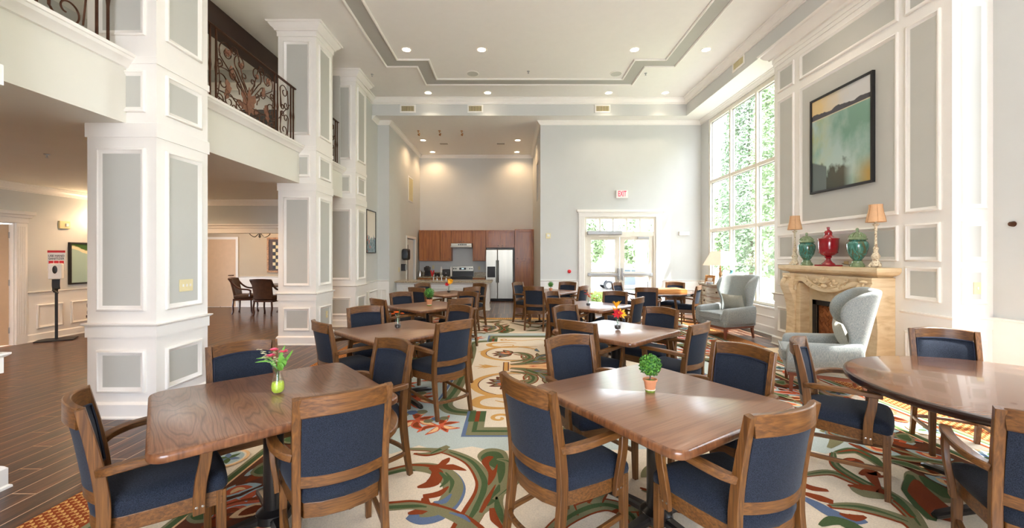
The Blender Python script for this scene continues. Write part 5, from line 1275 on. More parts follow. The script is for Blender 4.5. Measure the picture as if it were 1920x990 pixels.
# herringbone bricks
L, Hh = 0.15, 0.05
cnt = 0
for i in range(-14, 15):
    for j in range(-12, 16):
        for kind in (0, 1):
            # herringbone lattice
            ox = (i * Hh) + j * (L + 0.0); oy = (i * Hh)
            if kind == 0: q = [(ox, oy), (ox + L, oy), (ox + L, oy + Hh), (ox, oy + Hh)]
            else: q = [(ox - Hh + Hh, oy + Hh), (ox + Hh, oy + Hh), (ox + Hh, oy + Hh + L - Hh), (ox, oy + Hh + L - Hh)]
            g = 0.003; cxq = sum(p[0] for p in q) / 4; cyq = sum(p[1] for p in q) / 4
            q = [(p[0] - g * (1 if p[0] > cxq else -1), p[1] - g * (1 if p[1] > cyq else -1)) for p in q]
            a = radians(45); w = [(5.58 + p[0] * cos(a) - p[1] * sin(a), 0.42 + p[0] * sin(a) + p[1] * cos(a)) for p in q]
            w = clip_poly(w, 5.16, 5.955, 0.055, 0.79)
            if len(w) > 2 and poly_area(w) > 0.0006 and cnt < 290:
                bm = bmesh.new(); n = len(w)
                A = [bm.verts.new((4.50 + random.uniform(0, 0.003), p[0], p[1])) for p in w]; C = [bm.verts.new((4.522, p[0], p[1])) for p in w]
                bm.faces.new(A); bm.faces.new(C[::-1])
                for k in range(n): bm.faces.new([A[k], C[k], C[(k + 1) % n], A[(k + 1) % n]])
                fin('brick', bm, M['brick'], fp, smooth=False); cnt += 1

# ---- things on the mantel
MZ = 1.36
def candle_lamp(y, label):
    t = thing('candlestick_lamp', label, 'lamp', (4.37, y, MZ), 0, 'pair of lamps on the mantel')
    bm = bmesh.new()
    for k in range(3):
        a = 2 * pi * k / 3 + 0.5; tube(bm, cr([(0.02 * cos(a), 0.02 * sin(a), 0.075), (0.045 * cos(a), 0.045 * sin(a), 0.05), (0.062 * cos(a), 0.062 * sin(a), 0.012)], 4), 0.014, 8, scales=[0.8] * 6 + [1, 1.1, 1.2])
    lathe(bm, [(0.05, 0.02), (0.052, 0.045), (0.035, 0.07), (0.03, 0.10), (0.042, 0.125), (0.045, 0.14), (0.028, 0.17), (0.02, 0.2), (0.026, 0.22), (0.028, 0.235), (0.016, 0.255)], 16); fin('carved_base', bm, M['distress'], t, angle=60)
    bm = bmesh.new(); lathe(bm, [(0.015, 0.25), (0.012, 0.36), (0.012, 0.44), (0.017, 0.455), (0.012, 0.475), (0.018, 0.5), (0.034, 0.515), (0.034, 0.522), (0.012, 0.53), (0.011, 0.57)], 12); fin('stem', bm, M['distress'], t, angle=60)
    bm = bmesh.new(); pr = [(0.098, 0.545), (0.088, 0.60), (0.075, 0.66), (0.066, 0.72), (0.066, 0.755)]
    lathe(bm, pr + [(r - 0.003, z) for r, z in pr[::-1]] + [pr[0]], 24, cap=False); s = fin('lamp_shade', bm, M['shade'], t, angle=60)
    bm = bmesh.new()
    for k in range(6):
        a = k * pi / 3; tube(bm, [((r + 0.001) * cos(a), (r + 0.001) * sin(a), z) for r, z in pr], 0.002, 4)
    fin('shade_seam', bm, M['gilt'], s)
candle_lamp(6.27, 'distressed cream candlestick lamp at the far end of the mantel'); candle_lamp(4.88, 'distressed cream candlestick lamp at the near end of the mantel')
def urn(y, k, label, green=True):
    t = thing('lidded_urn', label, 'urn', (4.37, y, MZ), 0, 'lidded urns on the mantel' if green else None)
    g = M['glazeg']; e = M['glazel']
    if green:
        bm = bmesh.new(); lathe(bm, [(0.072, 0), (0.078, 0.01), (0.074, 0.025), (0.06, 0.045), (0.054, 0.06), (0.056, 0.075), (0.04, 0.085)], 28)
        for i in range(20): a = i * pi / 10; tube(bm, [(0.076 * cos(a), 0.076 * sin(a), 0.012), (0.062 * cos(a), 0.062 * sin(a), 0.045)], 0.004, 5)
        fin('foot', bm, e, t, angle=50)
        bm = bmesh.new(); lathe(bm, [(0.042, 0.083), (0.06, 0.11), (0.095, 0.17), (0.112, 0.24), (0.114, 0.29), (0.105, 0.315), (0.088, 0.325), (0.086, 0.345)], 32); fin('urn_body', bm, g, t, angle=60)
        bm = bmesh.new(); lathe(bm, [(0.1, 0.343), (0.102, 0.355), (0.09, 0.365), (0.088, 0.38), (0.07, 0.41), (0.035, 0.435), (0.014, 0.445), (0.015, 0.455), (0.018, 0.475), (0.012, 0.49), (0, 0.495)], 28)
        for i in range(20): a = i * pi / 10; tube(bm, [(0.09 * cos(a), 0.09 * sin(a), 0.38), (0.072 * cos(a), 0.072 * sin(a), 0.41), (0.036 * cos(a), 0.036 * sin(a), 0.436)], 0.004, 5)
        fin('lid', bm, e, t, angle=50)
    else:
        g = M['glazer']
        fin('square_plinth', B((-0.095, 0.095, -0.13, 0.13, 0, 0.02)), g, t, smooth=False, bevel=0.003)
        bm = bmesh.new(); lathe(bm, [(0.08, 0.02), (0.075, 0.035), (0.05, 0.055), (0.032, 0.085), (0.03, 0.11), (0.045, 0.125), (0.036, 0.135)], 28); fin('foot', bm, g, t, angle=60)
        bm = bmesh.new(); lathe(bm, [(0.04, 0.133), (0.085, 0.155), (0.108, 0.19), (0.118, 0.25), (0.12, 0.32), (0.122, 0.365), (0.126, 0.37), (0.126, 0.38)], 32)
        for i in range(28): a = i * pi / 14; bmesh.ops.create_icosphere(bm, subdivisions=1, radius=0.006, matrix=Matrix.Translation((0.105 * cos(a), 0.105 * sin(a), 0.185)))
        fin('urn_body', bm, g, t, angle=60)
        bm = bmesh.new(); lathe(bm, [(0.12, 0.38), (0.09, 0.39), (0.055, 0.415), (0.045, 0.43), (0.048, 0.445), (0.048, 0.465), (0.035, 0.485), (0.02, 0.495), (0.014, 0.505), (0.02, 0.52), (0.018, 0.535), (0, 0.542)], 28); fin('lid', bm, g, t, angle=60)
    t.scale = (k, k, k)
urn(6.02, 0.98, 'smaller-looking green drip-glazed lidded urn beside the far mantel lamp'); urn(5.14, 1.0, 'blue-green drip-glazed lidded urn beside the near mantel lamp'); urn(5.61, 1.0, 'deep red glazed lidded urn in the middle of the mantel', False)
bm = bmesh.new(); tube(bm, cr([(4.44, 5.92, MZ + 0.006), (4.45, 5.85, MZ + 0.02), (4.44, 5.78, MZ + 0.006), (4.47, 5.7, MZ + 0.005)], 4), 0.003, 5); tag(fin('lamp_cord', bm, M['black'], None), 'black lamp cord curled by the far green urn on the mantel', 'cord', 'lamp cords on the mantel')
bm = bmesh.new(); tube(bm, cr([(4.45, 5.05, MZ + 0.006), (4.46, 4.98, MZ + 0.03), (4.45, 4.94, MZ + 0.006), (4.47, 5.0, MZ + 0.005)], 4), 0.003, 5); tube(bm, cr([(4.46, 5.33, MZ + 0.006), (4.47, 5.28, MZ + 0.012), (4.44, 5.40, MZ + 0.03), (4.43, 5.45, MZ + 0.04)], 4), 0.004, 5); tag(fin('lamp_cord', bm, M['black'], None), 'black lamp cord and plug behind the near green urn on the mantel', 'cord', 'lamp cords on the mantel')
for y in (5.5, 5.36): tag(fin('outlet_plate', B((XB - 0.01, XB - 0.0005, y - 0.035, y + 0.035, 1.385, 1.43)), M['ivory'], None, smooth=False, bevel=0.003), 'ivory outlet plate on the wall just above the mantel, %s' % ('behind the red urn' if y == 5.5 else 'right of the red urn'), 'outlet')

# ---- paintings
def art_mat(name, fn):
    """vertex-free procedural picture: fn builds colour from (u,v) sockets"""
    m, n, l, b = new_mat(name); tc = n.new('ShaderNodeTexCoord'); sep = n.new('ShaderNodeSeparateXYZ'); l.new(tc.outputs['Generated'], sep.inputs[0])
    b.inputs['Roughness'].default_value = 0.12; b.inputs['Coat Weight'].default_value = 0.3; fn(n, l, b, tc, sep); return m
def mixc(n, l, fac, a, b_):
    x = n.new('ShaderNodeMixRGB'); l.new(fac, x.inputs[0])
    for i, c in ((1, a), (2, b_)):
        if isinstance(c, tuple): x.inputs[i].default_value = (*lin(c), 1)
        else: l.new(c, x.inputs[i])
    return x.outputs[0]
def stepf(n, l, val, a, b_):
    r = n.new('ShaderNodeMapRange'); r.inputs['From Min'].default_value = a; r.inputs['From Max'].default_value = b_; l.new(val, r.inputs['Value']); return r.outputs[0]
def noisef(n, l, tc, scale, loc=(0, 0, 0), sc_=(1, 1, 1)):
    mp = n.new('ShaderNodeMapping'); mp.inputs['Location'].default_value = loc; mp.inputs['Scale'].default_value = sc_; l.new(tc.outputs['Generated'], mp.inputs[0])
    t = n.new('ShaderNodeTexNoise'); t.inputs['Scale'].default_value = scale; t.inputs['Detail'].default_value = 5; l.new(mp.outputs[0], t.inputs['Vector']); return t.outputs['Fac']
def mathf(n, l, op, a, b_):
    x = n.new('ShaderNodeMath'); x.operation = op
    for i, v in ((0, a), (1, b_)):
        if isinstance(v, (int, float)): x.inputs[i].default_value = v
        else: l.new(v, x.inputs[i])
    return x.outputs[0]
def abstract(n, l, b, tc, sep):
    u = mathf(n, l, 'SUBTRACT', 1.0, sep.outputs['Y']); v = sep.outputs['Z']
    big = noisef(n, l, tc, 2.2); fine = noisef(n, l, tc, 6.0, (3, 1, 2))
    lower = mixc(n, l, stepf(n, l, big, 0.4, 0.6), (122, 160, 142), (172, 196, 190))
    lower = mixc(n, l, mathf(n, l, 'MULTIPLY', stepf(n, l, mathf(n, l, 'SUBTRACT', 0.45, u), 0, 0.5), stepf(n, l, fine, 0.35, 0.65)), lower, (182, 188, 128))
    lower = mixc(n, l, mathf(n, l, 'MULTIPLY', stepf(n, l, mathf(n, l, 'ADD', mathf(n, l, 'SUBTRACT', 0.27, v), mathf(n, l, 'MULTIPLY', mathf(n, l, 'SUBTRACT', fine, 0.5), 0.5)), 0, 0.08), stepf(n, l, mathf(n, l, 'SUBTRACT', 0.72, u), 0, 0.15)), lower, (58, 66, 58))
    lower = mixc(n, l, mathf(n, l, 'MULTIPLY', stepf(n, l, mathf(n, l, 'SUBTRACT', 0.22, v), -0.05, 0.12), stepf(n, l, u, 0.7, 0.95)), lower, (178, 150, 84))
    lower = mixc(n, l, mathf(n, l, 'MULTIPLY', stepf(n, l, mathf(n, l, 'SUBTRACT', 0.34, mathf(n, l, 'ADD', v, mathf(n, l, 'MULTIPLY', u, 0.3))), 0, 0.02), stepf(n, l, mathf(n, l, 'SUBTRACT', 0.28, u), 0, 0.01)), lower, (96, 108, 106))
    sky_ = mixc(n, l, stepf(n, l, mathf(n, l, 'ADD', u, mathf(n, l, 'MULTIPLY', fine, 0.4)), 0.35, 0.85), (226, 198, 142), (206, 206, 204))
    hills = mathf(n, l, 'ADD', 0.79, mathf(n, l, 'MULTIPLY', noisef(n, l, tc, 5.0, (1, 2, 0), (1, 1, 0.0)), 0.09))
    up = mixc(n, l, stepf(n, l, mathf(n, l, 'SUBTRACT', hills, v), -0.003, 0.003), sky_, (72, 70, 76))
    up = mixc(n, l, stepf(n, l, mathf(n, l, 'SUBTRACT', 0.785, v), -0.001, 0.001), up, (206, 196, 166))
    c = mixc(n, l, stepf(n, l, mathf(n, l, 'SUBTRACT', 0.775, v), -0.002, 0.002), up, lower)
    l.new(c, b.inputs['Base Color'])
def framed(name, label, P, U, w, h, mat, fr=0.03, depth=0.04, fmat=None):
    t = thing(name, label, 'painting', P)
    bm = bmesh.new(); moulding_frame(bm, w, h, [(0, 0), (0, depth), (fr, depth), (fr, depth - 0.012), (fr, 0)]); Mx = frame_mat((0, 0, 0), U, (0, 0, 1)); xform(bm, Mx); fin('picture_frame', bm, fmat or M['blackmatte'], t, smooth=False)
    bm = bmesh.new(); box(bm, fr - 0.003, w - fr + 0.003, fr - 0.003, h - fr + 0.003, 0.002, depth - 0.015); xform(bm, Mx); fin('canvas', bm, mat, t, smooth=False)
    return t
framed('abstract_painting', 'large black-framed abstract landscape in green over the fireplace', (XB - 0.001, 6.12, 2.42), (0, -1, 0), 1.06, 1.39, art_mat('abstract_landscape', abstract))
def art2(n, l, b, tc, sep):
    v = sep.outputs['Z']; f = noisef(n, l, tc, 7.0)
    edge = mathf(n, l, 'ADD', 0.36, mathf(n, l, 'MULTIPLY', mathf(n, l, 'SUBTRACT', f, 0.5), 0.5))
    low = mixc(n, l, stepf(n, l, noisef(n, l, tc, 12.0), 0.4, 0.6), (88, 112, 122), (140, 160, 166))
    low = mixc(n, l, stepf(n, l, noisef(n, l, tc, 5.0, (4, 4, 4)), 0.62, 0.66), low, (224, 110, 84))
    c = mixc(n, l, stepf(n, l, mathf(n, l, 'SUBTRACT', edge, v), -0.01, 0.01), (232, 222, 206), low); l.new(c, b.inputs['Base Color'])
framed('small_painting', 'tall framed painting of cream over blue-gray behind the last column', (-3.449, 9.72, 1.57), (0, 1, 0), 0.67, 1.05, art_mat('cream_and_blue', art2), 0.02, 0.03)
def art3(n, l, b, tc, sep):
    f = mathf(n, l, 'ADD', mathf(n, l, 'ADD', sep.outputs['Z'], mathf(n, l, 'MULTIPLY', sep.outputs['Y'], 0.45)), mathf(n, l, 'MULTIPLY', noisef(n, l, tc, 3.0), 0.2))
    c = mixc(n, l, stepf(n, l, f, 0.98, 1.0), (168, 192, 180), (228, 216, 178)); c = mixc(n, l, stepf(n, l, f, 1.05, 1.08), c, (70, 104, 60))
    c = mixc(n, l, mathf(n, l, 'MULTIPLY', stepf(n, l, mathf(n, l, 'SUBTRACT', 0.3, sep.outputs['Z']), 0, 0.02), stepf(n, l, sep.outputs['Y'], 0.6, 0.62)), c, (220, 196, 100)); l.new(c, b.inputs['Base Color'])
framed('lobby_painting', 'black-framed green and pale blue painting on the lobby wall', (XLL + 0.001, 7.7, 0.96), (0, 1, 0), 1.0, 0.80, art_mat('green_arc', art3), 0.03, 0.04)

# ================================================================== WING CHAIRS
def wing_chair(loc, face, label, pk):
    t = thing('wing_armchair', label, 'armchair', loc, radians(face) - pi / 2, 'wing armchairs by the fireplace'); w = M['wing']
    # local: faces +y
    bm = bmesh.new(); box(bm, -0.33, 0.33, -0.36, 0.37, 0.22, 0.34); fin('seat_base', bm, w, t, bevel=0.03)
    bm = bmesh.new(); box(bm, -0.26, 0.26, -0.22, 0.40, 0.335, 0.455); bmesh.ops.subdivide_edges(bm, edges=bm.edges[:], cuts=3, use_grid_fill=True)
    for v in bm.verts:
        if v.co.z > 0.44: v.co.z += 0.02 * (1 - (v.co.x / 0.26) ** 2)
    cush = fin('seat_cushion', bm, w, t, bevel=0.025, angle=60)
    bm = bmesh.new(); tube(bm, [(-0.262, 0.402, 0.455), (0.262, 0.402, 0.455)], 0.006, 6); tube(bm, [(-0.262, 0.402, 0.338), (0.262, 0.402, 0.338)], 0.006, 6); fin('welt', bm, w, cush)
    # curved back + wings as one shell: plan arc swept up with a lean
    bm = bmesh.new(); rows = []
    nz, na = 12, 16
    for j in range(nz + 1):
        v = j / nz; z = 0.30 + 0.86 * v
        lean = -0.30 - 0.17 * v; wid = 0.31 + 0.075 * v ** 1.5; 
        q_ = min(1, max(0, (v - 0.35) / 0.4)); wingd = 0.11 + 0.15 * q_ * q_ * (3 - 2 * q_) - 0.05 * max(0, (v - 0.85) / 0.15)
        outer = []; inner = []
        for i in range(na + 1):
            s = i / na * 2 - 1; x = s
            # superellipse-like U
            if abs(s) > 0.62:
                q = (abs(s) - 0.62) / 0.38; X = wid * (1 if s > 0 else -1) * (1.0 - 0.02 * q); Yy = lean + 0.07 + wingd * q
            else:
                X = wid * s / 0.62 * (1 - 0.06 * (abs(s) / 0.62) ** 6); Yy = lean + 0.07 * (abs(s) / 0.62) ** 5
            outer.append((X, Yy, z)); th = 0.055
            k = 1 - th / wid
            inner.append((X * k, Yy + (th * 1.3 if abs(s) < 0.62 else th * 1.3 * (1 - (abs(s) - 0.62) / 0.38)), z))
        if j == nz: outer = [(a, b, c - 0.012) for a, b, c in outer]; inner = [(a, b, c - 0.012) for a, b, c in inner]
        def soft(P_): return [(a, b, c - 0.10 * v ** 3 * max(0, abs(i_ / na * 2 - 1) - 0.45) ** 2 / 0.3) for i_, (a, b, c) in enumerate(P_)]
        outer = soft(outer); inner = soft(inner)
        rows.append([bm.verts.new(p) for p in outer + inner[::-1]])
    n = len(rows[0])
    for a, b in zip(rows, rows[1:]):
        for i in range(n): bm.faces.new([a[i], a[(i + 1) % n], b[(i + 1) % n], b[i]])
    for R_, fl_ in ((rows[-1], 1), (rows[0], 0)):
        for i in range(na):
            bm.faces.new([R_[i], R_[i + 1], R_[n - 2 - i], R_[n - 1 - i]])
    bk = fin('winged_back', bm, w, t, angle=180); md = bk.modifiers.new('smooth', 'SUBSURF'); md.levels = md.render_levels = 2
    for s in (-1, 1):
        bm = bmesh.new(); rows = []
        P = cr([(s * 0.345, -0.30, 0.60, 0.06), (s * 0.335, -0.12, 0.58, 0.06), (s * 0.325, 0.10, 0.565, 0.065), (s * 0.32, 0.28, 0.555, 0.07), (s * 0.32, 0.345, 0.53, 0.07), (s * 0.32, 0.36, 0.45, 0.068)], 3)
        for p in P:
            x, y, zt, hw = p; zb = 0.24
            prof = [(-hw, zb), (-hw, zt - 0.03), (-hw * 0.7, zt - 0.006), (0, zt + 0.004), (hw * 0.7, zt - 0.006), (hw, zt - 0.03), (hw, zb)]
            rows.append([bm.verts.new((x + a, y, b)) for a, b in prof])
        for a, b in zip(rows, rows[1:]):
            for i in range(7): bm.faces.new([a[i], a[(i + 1) % 7], b[(i + 1) % 7], b[i]])
        bm.faces.new(rows[0]); bm.faces.new(rows[-1][::-1]); am = fin('arm', bm, w, t, angle=180); md = am.modifiers.new('smooth', 'SUBSURF'); md.levels = md.render_levels = 1
    bm = bmesh.new(); box(bm, -0.31, 0.31, -0.33, 0.35, 0.185, 0.222); fin('wood_plinth', bm, M['cherry'], t, smooth=False, bevel=0.004)
    for sx in (-1, 1):
        for sy in (-1, 1):
            bm = bmesh.new(); sweep(bm, [(sx * 0.29, 0.32 if sy > 0 else -0.33, 0), (sx * 0.285, 0.315 if sy > 0 else -0.30, 0.19)], rect(0.045, 0.045, 0.2), ref=(0, 1, 0), scales=[0.65, 1]); fin('leg', bm, M['cherry'], t)
    # cushion
    p = thing('lumbar_cushion', pk, 'cushion', loc, radians(face) - pi / 2, 'cushions on the wing armchairs')
    bm = bmesh.new(); nx, ny = 12, 8
    top = []; bot = []
    for j in range(ny + 1):
        a = []; b = []
        for i in range(nx + 1):
            u = i / nx * 2 - 1; v = j / ny * 2 - 1; h = 0.062 * (max(0, (1 - u * u)) * max(0, (1 - v * v))) ** 0.42; pinch = 1 - 0.06 * (1 - u * u) * abs(v) - 0.0
            X = 0.24 * u * (1 - 0.05 * (1 - v * v)); Y = 0.155 * v * (1 - 0.08 * (1 - u * u))
            a.append(bm.verts.new((X, Y, h))); b.append(a[-1] if i in (0, nx) or j in (0, ny) else bm.verts.new((X, Y, -h)))
        top.append(a); bot.append(b)
    for j in range(ny):
        for i in range(nx):
            bm.faces.new([top[j][i], top[j][i + 1], top[j + 1][i + 1], top[j + 1][i]]); bm.faces.new([bot[j][i], bot[j + 1][i], bot[j + 1][i + 1], bot[j][i + 1]])
    xform(bm, Matrix.Translation((0.0, -0.17, 0.625)) @ Matrix.Rotation(radians(72), 4, 'X')); fin('cushion_cover', bm, M['pillow'], p, angle=80)
    return t
wing_chair((4.03, 7.62, 0.008), 198, 'gray-blue wing armchair facing the room under the tall window', 'sage lumbar cushion on the wing armchair by the tall window')
wing_chair((3.50, 4.57, 0.008), 150, 'sunlit pale wing armchair with its back to us before the fireplace', 'pale lumbar cushion on the sunlit wing armchair at the fireplace')

# ================================================================== CHEST, LAMP, VASE
ch = thing('serpentine_chest', 'limed gray serpentine chest of three drawers in the far right corner', 'chest of drawers', (4.68, 9.1, 0))
def serp(w, bulge, n=24):
    out = []
    for i in range(n + 1):
        u = i / n * 2 - 1; out.append((-(0.20 + bulge * (cos(u * pi * 1.5) * 0.5 + 0.5 * (1 - u * u))), u * w / 2))
    return out
def serp_slab(bm, w, bulge, z0, z1, grow=0.0):
    f = [(x - grow, y * (1 + grow / (w / 2))) for x, y in serp(w, bulge)]
    prism(bm, [(0.22, -w / 2 - grow), ] + [(f[i][0], f[i][1]) for i in range(len(f))] + [(0.22, w / 2 + grow)], z0, z1)
bm = bmesh.new(); serp_slab(bm, 1.1, 0.06, 0.12, 0.84); fin('carcass', bm, M['chest'], ch, angle=50)
bm = bmesh.new(); serp_slab(bm, 1.1, 0.06, 0.84, 0.875, 0.03); fin('chest_top', bm, M['chest'], ch, bevel=0.006, angle=50)
for k in range(3):
    z = 0.15 + k * 0.225; f = [p for p in serp(1.1, 0.06) if abs(p[1]) < 0.44]
    bm = bmesh.new(); prism(bm, [(f[0][0] + 0.02, f[0][1])] + [(x - 0.014, y) for x, y in f] + [(f[-1][0] + 0.02, f[-1][1])], z + 0.012, z + 0.205); d_ = fin('drawer', bm, M['chest'], ch, bevel=0.005, angle=50)
    bm = bmesh.new(); sweep(bm, [(x - 0.016, y, z + 0.212) for x, y in f], rect(0.012, 0.012)); fin('drawer_bead', bm, M['chesttrim'], d_)
    for y in (-0.28, 0.28):
        x = -0.20 - 0.06 * (cos(y / 0.55 * pi * 1.5) * 0.5 + 0.5 * (1 - (y / 0.55) ** 2)) - 0.014
        bm = bmesh.new(); bmesh.ops.create_uvsphere(bm, u_segments=10, v_segments=8, radius=0.02, matrix=Matrix.Translation((x - 0.012, y, z + 0.11))); fin('drawer_pull', bm, M['bronze'], d_)
for sy in (-1, 1):
    bm = bmesh.new(); tube(bm, cr([(-0.2, sy * 0.51, 0.84), (-0.215, sy * 0.515, 0.6), (-0.205, sy * 0.51, 0.3), (-0.23, sy * 0.53, 0.1), (-0.24, sy * 0.54, 0.0)], 4), 0.035, 8); fin('corner_post', bm, M['chest'], ch)
    bm = bmesh.new(); sweep(bm, [(0.18, sy * 0.5, 0), (0.18, sy * 0.5, 0.13)], rect(0.05, 0.05), ref=(0, 1, 0)); fin('leg', bm, M['chest'], ch)
l1 = thing('table_lamp', 'turned gilt table lamp with a square cream shade on the chest', 'lamp', (4.62, 8.98, 0.875))
bm = bmesh.new(); lathe(bm, [(0.085, 0), (0.085, 0.02), (0.06, 0.03), (0.025, 0.05), (0.02, 0.09), (0.035, 0.12), (0.02, 0.15), (0.028, 0.2), (0.04, 0.24), (0.022, 0.28), (0.018, 0.33), (0.03, 0.36), (0.012, 0.38), (0.01, 0.46)], 20); fin('lamp_base', bm, M['gilt'], l1, angle=60)
bm = bmesh.new()
V0 = [bm.verts.new(p) for p in ((-.25, -.25, .42), (.25, -.25, .42), (.25, .25, .42), (-.25, .25, .42))]; V1 = [bm.verts.new((x * 0.5, y * 0.5, z)) for x, y, z in ((-.26, -.26, .73), (.26, -.26, .73), (.26, .26, .73), (-.26, .26, .73))]
V2 = [bm.verts.new(v.co * 0.985 + Vector((0, 0, 0.006))) for v in V0]; V3 = [bm.verts.new(Vector((v.co.x * 0.97, v.co.y * 0.97, v.co.z))) for v in V1]
for i in range(4): j = (i + 1) % 4; bm.faces.new([V0[i], V0[j], V1[j], V1[i]]); bm.faces.new([V2[j], V2[i], V3[i], V3[j]]); bm.faces.new([V0[j], V0[i], V2[i], V2[j]]); bm.faces.new([V1[i], V1[j], V3[j], V3[i]])
xform(bm, Matrix.Rotation(radians(20), 4, 'Z')); s = fin('lamp_shade', bm, M['shade2'], l1, smooth=False)
bm = bmesh.new(); lathe(bm, [(0.012, 0.73), (0.02, 0.745), (0.008, 0.765), (0, 0.77)], 10); fin('finial', bm, M['gilt'], l1)
bm = bmesh.new(); lathe(bm, [(0.05, 0), (0.07, 0.04), (0.08, 0.12), (0.078, 0.2), (0.06, 0.25), (0.03, 0.275), (0.028, 0.3), (0.042, 0.32), (0.036, 0.325)], 24)
o = fin('teal_vase', bm, M['teal'], None, angle=60); o.location = (4.72, 8.70, 0.875); tag(o, 'small teal glazed vase on the chest beside the table lamp', 'vase')
pf = thing('photo_frame', 'gilt photo frame leaning on the chest top', 'picture frame', (4.50, 9.22, 0.875), radians(250)); pf.rotation_euler = (radians(-12), 0, radians(-60))
bm = bmesh.new(); moulding_frame(bm, 0.24, 0.19, [(0, 0), (0, 0.012), (0.01, 0.02), (0.06, 0.012), (0.06, 0)]); xform(bm, frame_mat((-0.12, 0, 0.003), (1, 0, 0), (0, 0, 1))); fin('gilt_frame', bm, M['gilt'], pf, smooth=False)
fin('photo', B((-0.065, 0.065, -0.004, 0.0, 0.06, 0.13)), M['plasticwhite'], pf, smooth=False)
bm = bmesh.new(); lathe(bm, [(0.07, 0), (0.075, 0.05), (0.07, 0.055), (0.0, 0.05)], 20); o = fin('round_box', bm, M['closer'], None); o.location = (4.40, 9.02, 0.8755); tag(o, 'small round silver box on the chest before the lamp', 'box')
gb = thing('wooden_game_box', 'long honey-coloured wooden game box lying on the far round table', 'game box', (3.16, 8.50, 0.741), radians(4))
bm = bmesh.new(); box(bm, -0.42, 0.42, -0.24, 0.24, 0, 0.07); fin('box_body', bm, M['game'], gb, bevel=0.004, smooth=False)
bm = bmesh.new(); box(bm, -0.41, 0.41, -0.23, 0.23, 0.0702, 0.082); fin('box_lid', bm, M['game'], gb, bevel=0.003, smooth=False)
o = fin('red_card_box', B((-0.05, 0.05, -0.03, 0.03, 0, 0.03)), M['red'], None, bevel=0.002); o.location = (2.64, 8.45, 0.741); tag(o, 'small red box at the left end of the wooden game box', 'box')
# ================================================================== KITCHEN
def cab_door(parent, x0, x1, yf, z0, z1, knob, name='cabinet_door'):
    """shaker door facing -Y at yf; knob = (x,z)"""
    bm = bmesh.new(); e = 0.055
    box(bm, x0, x0 + e, yf - 0.02, yf, z0, z1); box(bm, x1 - e, x1, yf - 0.02, yf, z0, z1); box(bm, x0 + e, x1 - e, yf - 0.02, yf, z0, z0 + e); box(bm, x0 + e, x1 - e, yf - 0.02, yf, z1 - e, z1)
    box(bm, x0 + e, x1 - e, yf - 0.008, yf, z0 + e, z1 - e)
    d = fin(name, bm, M['cab'], parent, smooth=False, bevel=0.003)
    if knob:
        bm = bmesh.new(); bmesh.ops.create_uvsphere(bm, u_segments=8, v_segments=6, radius=0.014, matrix=Matrix.Translation((knob[0], yf - 0.038, knob[1]))); fin('knob', bm, M['chrome'], d)
YU = 13.85
def wall_cab(x0, x1, z0, z1, doors, label, group='maple wall cabinets'):
    t = thing('wall_cabinet', label, 'cabinet', (0, 0, 0), 0, group)
    fin('carcass', B((x0, x1, YU, YK - 0.001, z0, z1)), M['cab'], t, smooth=False, bevel=0.002)
    fin('crown_strip', B((x0, x1, YU - 0.025, YU, z1 - 0.02, z1 + 0.005)), M['cab'], t, smooth=False)
    for a, b, kx in doors: cab_door(t, a, b, YU, z0 + 0.015, z1 - 0.025, (kx, z0 + 0.07))
wall_cab(-3.10, -2.385, 1.33, 2.37, [(-3.09, -2.76, -2.80), (-2.72, -2.395, -2.67)], 'double maple wall cabinet at the left end above the coffee maker')
wall_cab(-2.38, -2.005, 1.33, 2.37, [(-2.365, -2.02, -2.07)], 'single maple wall cabinet left of the range hood')
wall_cab(-2.0, -1.285, 1.93, 2.37, [(-1.99, -1.65, -1.69), (-1.63, -1.295, -1.585)], 'short double maple cabinet above the range hood')
wall_cab(-1.28, -0.835, 1.33, 2.37, [(-1.265, -0.85, -1.21)], 'single maple wall cabinet between the hood and the refrigerator')
wall_cab(-0.83, 0.135, 1.78, 2.37, [(-0.815, -0.36, -0.41), (-0.33, 0.12, -0.275)], 'wide short maple cabinet above the refrigerator')
t = thing('pantry_cabinet', 'tall maple pantry cabinet right of the refrigerator', 'cabinet')
fin('carcass', B((0.145, XKR - 0.001, 13.6, YK - 0.001, 0, 2.39)), M['cab'], t, smooth=False, bevel=0.003)
cab_door(t, 0.17, 0.755, 13.6, 1.36, 2.36, (0.23, 1.42)); cab_door(t, 0.17, 0.755, 13.6, 0.12, 1.32, (0.23, 1.26))
t = thing('range_hood', 'stainless range hood under the short cabinet', 'range hood')
bm = bmesh.new(); a = [(-2.0, 13.62), (-1.285, 13.62), (-1.285, YK - 0.002), (-2.0, YK - 0.002)]; prism(bm, a, 1.79, 1.83); prism(bm, [(-1.99, 13.66), (-1.295, 13.66), (-1.295, YK - 0.002), (-1.99, YK - 0.002)], 1.83, 1.925); fin('hood_body', bm, M['steel'], t, smooth=False, bevel=0.01)
fin('vent_slots', B(*[(-1.75 + k * 0.06, -1.71 + k * 0.06, 13.652, 13.66, 1.86, 1.90) for k in range(5)]), M['blackmatte'], t, smooth=False)
